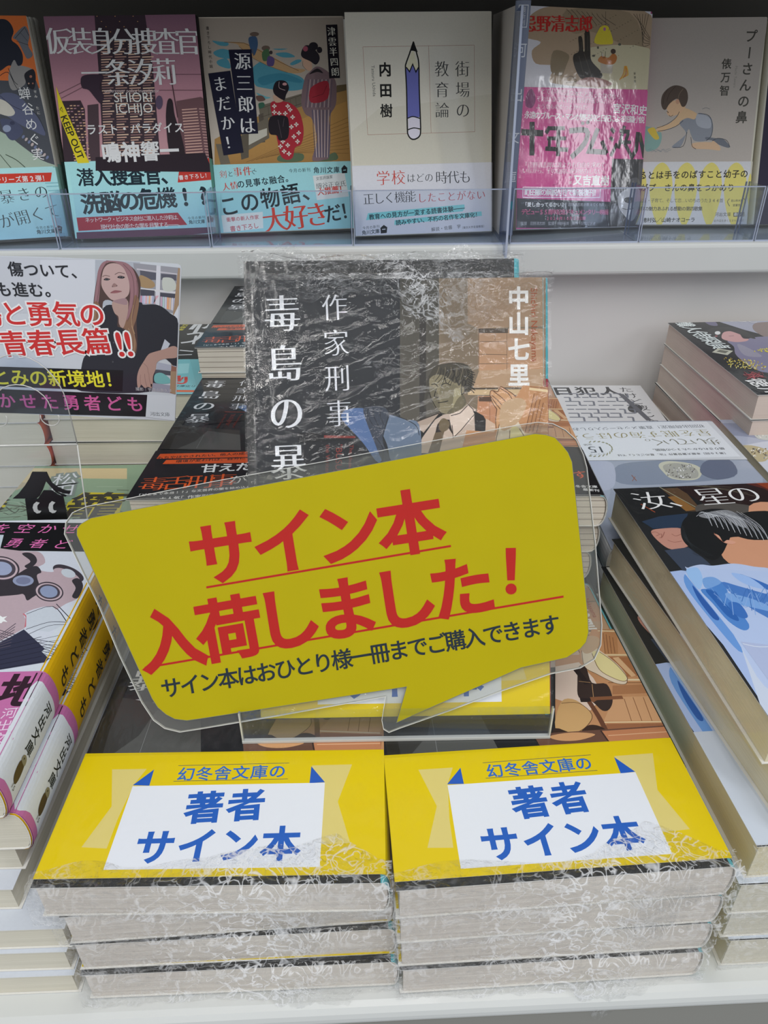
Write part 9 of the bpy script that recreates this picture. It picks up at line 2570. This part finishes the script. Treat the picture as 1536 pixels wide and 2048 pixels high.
for k, lab in (('SF', 'film-wrapped signed copy standing upright, the front one behind the speech bubble'), ('SB', 'film-wrapped signed copy standing upright, the rear one whose top edge shows')):
    W, L, T = POSE[k][6:]
    r = book(k, lab, 'signed copies standing on the clear stand', cols=('3a3b3c', '58b0bc', '3a3b3c'), pages=PAGE, art=(('PZ', 1.0),) if k == 'SF' else (), obi=('dcc200', '9c2430', .0505), obi_art=(('YB', 1.1),), mt=FILMED)
    def sp(s, Ls):
        s.poly('4cb0bc', [(0, 0), (Ls, 0), (Ls, L*1000), (0, L*1000)]); s.poly('9c2c38', [(0, 80), (Ls, 80), (Ls, 122), (0, 122)])
    spine_art(r, W, T, .0012, .00003, sp)
    # film: tight over the cover, gathered into a loose fold along the top
    Vf, Ff = [], []; nx, ny = 150, 200
    for j in range(ny+1):
        for i in range(nx+1):
            x = -.0006+(W+.0018)*i/nx; y = -.001+(L+.003)*j/ny
            t = y/L; q = Vector((x*40, y*60, 3 if k == 'SF' else 9)); n = noise.noise(q)
            dist = (L-y)
            sag = .012+.028*math.exp(-((x-.072)/.020)**2)+.006*noise.noise(Vector((x*40, 7, 1)))
            loose = max(0, 1-dist/sag)
            rip = 1.5*max(0, noise.noise(Vector((x*60+y*25, y*330-x*110, 5)))-.05)*(math.exp(-((x-.045)/.028)**2-((y-.122)/.020)**2)*1.0+.8*math.exp(-((x-.102)/.012)**2)*(.3+t))
            bub = 1.6*max(0, noise.noise(Vector((x*190, y*190, 11)))-.36)*(1.0 if (x < .010 or x > .095 or y < .085) else .25)
            e = .0009*max(0, n)
            cr = abs(noise.noise(Vector((x*120, y*200, 2))))+.6*abs(noise.noise(Vector((x*330, y*420, 4))))
            z = T+.0008+.0022*rip+.0012*bub+e*.25+loose*(.0008+.0052*cr)
            if j == ny: z -= .004
            Vf.append((x, y+loose*.001*(1 if k == 'SF' else 3)*noise.noise(Vector((x*60, y*60, 8))), z))
    for j in range(ny):
        for i in range(nx): a = j*(nx+1)+i; Ff.append((a, a+1, a+nx+2, a+nx+1))
    add_mesh('shrink_film', mesh('standing_film', Vf, Ff, FILM_T, smooth=True), r)
    # loose gathered fold lying over the top of the cover
    Vf, Ff = [], []; nx, ny = 130, 34
    for j in range(ny+1):
        for i in range(nx+1):
            f = i/nx; x = -.0015+(W+.003)*f
            dep = (.006+.017*math.exp(-((f-.69)/.17)**2)+.004*math.exp(-((f-.2)/.12)**2)+.003*noise.noise(Vector((f*14, 3, 3)))) if k == 'SF' else .009
            t = j/ny; y = L+.0015-dep*t
            cr = abs(noise.noise(Vector((x*90, t*4+f*5, 2))))+.7*abs(noise.noise(Vector((x*260, t*9, 4))))+.3*abs(noise.noise(Vector((x*600, t*20, 9))))
            Vf.append((x, y, T+.0022+.0060*cr*math.sin(math.pi*min(1, t*1.05+.02))**.5))
    for j in range(ny):
        for i in range(nx): a = j*(nx+1)+i; Ff.append((a, a+nx+1, a+nx+2, a+1))
    add_mesh('film_fold', mesh('film_fold', Vf, Ff, FILM, smooth=True), r)
    # gathered tuft sticking up past the top edge
    Vf, Ff = [], []; nx, ny = 90, 8
    for j in range(ny+1):
        for i in range(nx+1):
            f = i/nx; x = W*f; hh = .0012+(.008*math.exp(-((f-.15)/.07)**2)+.007*math.exp(-((f-.80)/.07)**2)) if k == 'SB' else .0012+.003*abs(noise.noise(Vector((f*9, 2, 2))))
            n = noise.noise(Vector((f*30, j*.7, 6))); n2 = noise.noise(Vector((f*80, j*1.7, 16)))
            Vf.append((x, L+hh*j/ny, T*.6+.003*n+.0015*n2))
    for j in range(ny):
        for i in range(nx): a = j*(nx+1)+i; Ff.append((a, a+1, a+nx+2, a+nx+1))
    add_mesh('film_tuft', mesh('tuft', Vf, Ff, FILM, smooth=True), r)
# ------------------------------------------------------------------ laminated speech bubble
bub = thing('speech_bubble_sign', 'yellow laminated speech bubble sign with red Japanese lettering', 'sign', pose_matrix(POSE['BU']))
YEL = mat('yellow_sign_paper', lin('c4b400', 1.0), rough=.45, noise_amt=.06, nscale=45, spec=.08)
Pp = [(a, b) for a, b in decode('BUo', 0)]; Pl = [(a, b) for a, b in decode('BUo', 1)]
def offs(P, d):
    out = offset([P], d, d)[0]; return out
add_mesh('paper_sheet', slab('bubble', Pp, 0, .0004, YEL), bub)
add_mesh('laminate', slab('lam', Pl, -.0003, -.0001, LAM_B), bub)
add_mesh('laminate', slab('lam', Pl, .00075, .00085, LAM), bub)
sg = 1 if _area(Pl) < 0 else -1
def rim(P, w, z0, z1, m, name):
    Q = offset([P], w*(1 if _area(P) < 0 else -1), w*(1 if _area(P) < 0 else -1))[0]; n = len(P); V = []; F = []
    for a in (P, Q):
        V += [(x, y, z0) for x, y in a]+[(x, y, z1) for x, y in a]
    for i in range(n):
        j = (i+1) % n; F += [(i, j, 2*n+j, 2*n+i), (n+i, 3*n+i, 3*n+j, n+j), (i, n+i, n+j, j), (2*n+i, 2*n+j, 3*n+j, 3*n+i)]
    return add_mesh(name, mesh(name, V, F, m), bub)
rim(Pl, .00022, -.0004, .0009, LAM_E, 'laminate_edge')
rim(Pp, .00016, .0000, .00042, mat('grey_seal_line', (.20, .22, .20, 1), rough=.4), 'seal_line')
s = Sheet(1, 1, 1.05, clip=False).run(ART['BU']); add_mesh('lettering', s.mesh('lettering', PRINT, z=.00045), bub)
# ------------------------------------------------------------------ photo card in its clear holder
ca = thing('photo_card', 'glossy promotional card with a photo of a long-haired woman in black', 'card', pose_matrix(POSE['CA']))
Pc = decode('CAo', 0); add_mesh('card_sheet', slab('card', Pc, 0, .0004, mat('card_white', lin('d6dbe2', 1.0), rough=.3)), ca)
s = Sheet(1, 1, 1.0)
xs = [a for a, b in Pc]; ys = [b for a, b in Pc]; s = Sheet(max(xs)-.0004, max(ys), 1.08, umin=min(xs), vmin=min(ys)).run(ART['CA'])
def inside_top(x):
    top = [(a, b) for a, b in Pc[:7]]
    for (a, b), (c, d) in zip(top, top[1:]):
        if a <= x <= c: return b+(d-b)*(x-a)/(c-a)
    return top[-1][1] if x > top[-1][0] else top[0][1]
br = Pc[-4]; tr = Pc[6]
def cardfn(u, v, h):
    v = min(v, inside_top(u)-.0002); lim = br[0]+(tr[0]-br[0])*(v-br[1])/(tr[1]-br[1]); return (min(u, lim-.0001), v, h+.00045)
add_mesh('card_print', s.mesh('card_print', mat('photo_print', attr=True, rough=.35, coat=.4, coat_rough=.1, spec=.3), fn=cardfn), ca)
hd = thing('card_holder', 'bent clear acrylic card holder with rounded clips in front of the photo card', 'card holder', Matrix.Translation((-.1430, .1790, .0553)))
def tube(P, r, n=6):
    V = []; F = []; m = len(P)
    for i in range(m):
        a = Vector(P[max(i-1, 0)]); b = Vector(P[min(i+1, m-1)]); t = (b-a).normalized(); s1 = t.cross(Vector((0, 1, 0)) if abs(t.y) < .9 else Vector((1, 0, 0))).normalized(); s2 = t.cross(s1)
        for k in range(n): th = 2*math.pi*k/n; V.append(tuple(Vector(P[i])+s1*math.cos(th)*r+s2*math.sin(th)*r))
    for i in range(m-1):
        for k in range(n): F.append((i*n+k, i*n+(k+1) % n, (i+1)*n+(k+1) % n, (i+1)*n+k))
    F += [tuple(reversed(range(n))), tuple((m-1)*n+k for k in range(n))]
    return V, F
HB = .0688                                   # height of the bend above the cover it stands on
def edge_line(P, r, name):
    V, F = tube(P, r); return add_mesh(name, mesh(name, V, F, CLEAR_E, smooth=True), hd)
arc = [(-.0180+.0180*math.cos(t), 0, HB+.0210+.0225*math.sin(t)) for t in [i*math.pi/16 for i in range(0, 17)]]
edge_line([(0, 0, HB)]+arc+[(-.0360, 0, HB)], .00024, 'plate_edge')
edge_line([(-.0075+.0*0, -.0006, HB+.0170)]+[(-.0200+.0125*math.cos(t), -.0006, HB+.0190+.0110*math.sin(t)) for t in [i*math.pi/12 for i in range(0, 13)]]+[(-.0325, -.0006, HB+.0160)], .00024, 'clip_edge')
for cx in (-.0325, -.0090): edge_line([(cx+.0042*math.cos(t), -.0006, HB+.0140+.0040*math.sin(t)) for t in [math.pi*.9+i*math.pi*1.2/10 for i in range(11)]], .00024, 'clip_tab')
edge_line([(-.0850, 0, HB-.0002), (0, 0, HB)], .0005, 'bend_edge')
edge_line([(0, 0, HB), (-.0035, -.0090, 0)], .00035, 'leg_edge')
pl = [(0, .0003, HB)]+[(a, .0003, c) for a, b, c in arc]+[(-.0360, .0003, HB)]
n = len(pl); V = pl+[(a, b+.0008, c) for a, b, c in pl]; F = [tuple(reversed(range(n))), tuple(range(n, 2*n))]+[(i, (i+1) % n, n+(i+1) % n, n+i) for i in range(n)]
add_mesh('back_plate', mesh('plate', V, F, ACRYL), hd)
V = [(-.085, 0, HB-.0002), (0, 0, HB-.0002), (-.0035, -.0090, 0), (-.085, -.0090, 0)]; V += [(a, b+.001, c) for a, b, c in V]; F = [(0, 3, 2, 1), (4, 5, 6, 7), (0, 1, 5, 4), (1, 2, 6, 5), (2, 3, 7, 6), (3, 0, 4, 7)]
add_mesh('sloping_foot', mesh('foot', V, F, ACRYL), hd)
# ------------------------------------------------------------------ black die-cut house emblem
mc = thing('die_cut_emblem', 'black die-cut card emblem of a curved-roof house with crescent eyes', 'emblem', pose_matrix(POSE['MA']))
MW = mat('emblem_white', (.62, .64, .63, 1), rough=.5)
def clampz(P): return [(a, max(b, .0005)) for a, b in P]
add_mesh('house_roof', slab('roof', clampz(decode('MA', 0)), 0, .0008, BLACK), mc)
add_mesh('house_wall', slab('hwall', clampz(decode('MA', 1)), 0, .0007, BLACK), mc)
for i in (2, 3): add_mesh('crescent_eye', slab('eye', decode('MA', i), .0007, .0010, MW), mc)
# ------------------------------------------------------------------ face-out books on the upper shelf
UPP = {
 'U1': ('face-out paperback with a kimono lady on orange, leftmost on the upper shelf', ('5a5c62', 'd4d0c8', 'd4d0c8'), 'a8d6dc', '8ab8b0', .0485, ('U1', 'U1b')),
 'U2': ('face-out paperback with a pink dusk skyline cover and yellow tape', ('8a6a7c', '1c1a1e', '1c1a1e'), 'a4d8dc', '5c8c7c', .0530, ('U2', 'U2b')),
 'U3': ('face-out paperback with two kimono figures on a wooden deck', ('c6bcae', 'c0b8ac', 'c0b8ac'), '9fd4d8', '9fd4d8', .0485, ('U3', 'U3b')),
 'U4': ('face-out white paperback with a blue pencil drawing', ('d6d2c4', 'd6d2c4', 'd6d2c4'), 'd0d2da', 'd0d2da', .0483, ('U4', 'U4b')),
 'U5': ('face-out paperback with a tall magenta band and scribbled art', ('d6d6dc', 'b04880', 'd6d6dc'), 'c8488c', 'c8488c', .0965, ('U5', 'U5b')),
 'U6': ('face-out pale paperback with a crawling toddler and yellow lozenge band', ('b4aca4', 'c8c4b4', 'c8c4b4'), 'ccccce', 'c8c4b4', .0462, ('U6', 'U6b')),
}
GU = {'U1': 1.35, 'U2': 1.35, 'U3': 1.35, 'U4': 1.2, 'U5': 1.25, 'U6': 1.25}
for k, (lab, cols, fc, sc, oh, (a, b)) in UPP.items():
    p = POSE[k]; W, L, T = p[6:]; g = GU[k]
    nrm = pose_matrix(p).to_3x3() @ Vector((0, 0, 1))
    rx_ = pose_matrix(p).to_3x3() @ Vector((1, 0, 0))
    for c in range(3 if k in ('U1', 'U6') else 1):
        sh = .0012*c
        q = (p[0]-nrm.x*(T+.0012)*c+rx_.x*(.0016*c if k in ('U1', 'U6') else 0), p[1]-nrm.y*(T+.0012)*c, p[2]+.0002*c, *p[3:])
        # every copy stands on the shelf: undo the rise from stepping back along the tilted normal
        lab2 = lab if c == 0 else ('second' if c == 1 else 'rearmost')+' copy behind the '+('kimono lady paperback, spine showing' if k == 'U1' else 'toddler paperback, cream spine showing')
        book(k, lab2, 'copies of the '+lab.split(' with ')[-1]+' book', cols=cols, pages=PAGE_CREAM, art=((a, g),) if c == 0 else (), obi=(fc, sc, oh), obi_art=((b, g),) if c == 0 else (), gain=g, P=q, mt=GLOSS if k == 'U5' else PRINT)
# clear jacket on the magenta-banded book, bowed so that it catches a lamp
u5 = [o for o in bpy.data.objects if o.get('label', '').startswith('face-out paperback with a tall magenta')][0]; W, L, T = POSE['U5'][6:]
Vf, Ff = [], []; nx, ny = 60, 60
for j in range(ny+1):
    for i in range(nx+1):
        f = i/nx; g = j/ny; c_ = .74+.10*math.sin(g*5+.6); z = T+.0010+.0085*math.exp(-((f-c_)/.30)**2)*min(1, f*12, (1-f)*12)+.0005*noise.noise(Vector((f*4, g*11, 2)))
        Vf.append((.0005+(W-.001)*f, .001+(L-.002)*g, z))
for j in range(ny):
    for i in range(nx): a = j*(nx+1)+i; Ff.append((a, a+1, a+nx+2, a+nx+1))
add_mesh('clear_jacket', mesh('jacket', Vf, Ff, clear_mat('clear_jacket_film', gloss=.034, rough=.06, fres=.4, bump=((500, 500, 500), .15, .0004)), smooth=True), u5)
# book standing spine-out beside the divider
p = (.0925, .5480, .1640, -1.5708, 1.5708, 0, .100, .143, .0100)
r = book('U5', 'grey spine-out paperback standing just left of the acrylic divider', 'spine-out paperbacks by the divider', cols=('c8c0b8', '8c92a0', 'c8c0b8'), pages=PAGE_CREAM, P=p, spine='R')
def sps(s, Ls):
    s.poly('7c8496', [(0, 0), (Ls, 0), (Ls, 145.6), (0, 145.6)]); x = Ls*.5
    s.text('河出文庫', x, 118, x, 40, 'd0d4d8', 'v', 1, size=9); s.stroke('d0d4d8', .5, [(x-3, 143), (x+3, 143), (x+3, 131), (x-3, 131), (x-3, 143)]); s.text('最新刊', x, 140.5, x, 133.5, 'd0d4d8', 'v', 1.0); s.poly('58a0a8', smooth_closed([(x-3, 22), (x+3, 24), (x+3, 19), (x-3, 18)]))
spine_art(r, .100, .010, .0012, .00003, sps)
# far right sliver: next pile of face-out books
q = (.2985, .4790, .1642, -.03, 1.245, 0, .105, .146, .0135)
book('U6', 'cream-spined face-out paperback cut off by the right edge of the upper shelf', 'cream-spined paperbacks at the right edge', cols=('3a3648', 'd8d4c4', 'd8d4c4'), pages=PAGE_CREAM, P=q, spine='L')
# ------------------------------------------------------------------ acrylic trays and divider on the upper shelf
def tray(x0, x1, y, rz, label, h=.0371):
    t = thing('acrylic_shelf_tray', label, 'shelf tray', Matrix.Translation((x0, y, .1605)) @ Matrix.Rotation(rz, 4, 'Z'), 'clear trays holding the face-out books')
    w = x1-x0
    V, F = [], []; box(V, F, 0, w, 0, .0012, 0, h); add_mesh('front_lip', mesh('lip', V, F, ACRYL), t)
    V, F = [], []; box(V, F, 0, w, .0012, .05, 0, .0006); add_mesh('base_plate', mesh('b', V, F, ACRYL), t)
    V, F = [], []; box(V, F, 0, w, -.0002, .0014, h, h+.0007); add_mesh('lip_edge', mesh('e', V, F, ACRYL_E), t)
    V, F = [], []; box(V, F, 0, w, -.0004, -.0001, -.0001, .0010); add_mesh('foot_edge', mesh('e', V, F, ACRYL_E), t)
    for a in (0, w-.0010):
        V, F = [], []; box(V, F, a, a+.0010, .0012, .030, 0, h); sw = add_mesh('side_wall', mesh('s', V, F, ACRYL), t)
        V, F = [], []; box(V, F, a, a+.0010, .0300, .0306, 0, h); add_mesh('side_edge', mesh('se', V, F, ACRYL_E), sw)
    for a in (-.0002, w-.0003):
        V, F = [], []; box(V, F, a, a+.0005, -.0001, .0012, 0, h); add_mesh('corner_edge', mesh('se', V, F, ACRYL_E), t)
    return t
tray(-.3420, -.2335, .4315, 0, 'clear tray in front of the kimono lady paperback')
tray(-.2320, -.1230, .4325, 0, 'clear tray in front of the pink skyline paperback')
tray(-.1215, -.0185, .4340, 0, 'clear tray in front of the kimono pair paperback')
tray(-.0170, .0945, .4340, 0, 'clear tray in front of the white pencil paperback')
tray(.0985, .1935, .4340, 0, 'clear tray in front of the magenta-banded paperback')
tray(.1950, .2800, .4340, 0, 'clear tray in front of the toddler paperback')
tray(.2815, .3800, .4340, 0, 'clear tray at the far right end of the upper shelf')
dv = thing('acrylic_divider', 'tall bluish acrylic divider standing between the white and magenta books', 'divider', Matrix.Translation((.0925, .4220, .1570)))
dp = [(0, -.0040, -.0035), (.0, .0600, .0062), (.0, .0950, .0062), (.0, .0950, .1370), (.0, .0060, .1490)]
V = dp+[(a+.0016, b, c) for a, b, c in dp]; n = 5
F = [tuple(range(n)), tuple(reversed(range(n, 2*n)))]
add_mesh('divider_plate', mesh('plate', V, F, ACRYL_T), dv)
add_mesh('divider_edge', mesh('edge', V, [(i, n+i, n+(i+1) % n, (i+1) % n) for i in range(n)], ACRYL_E), dv)
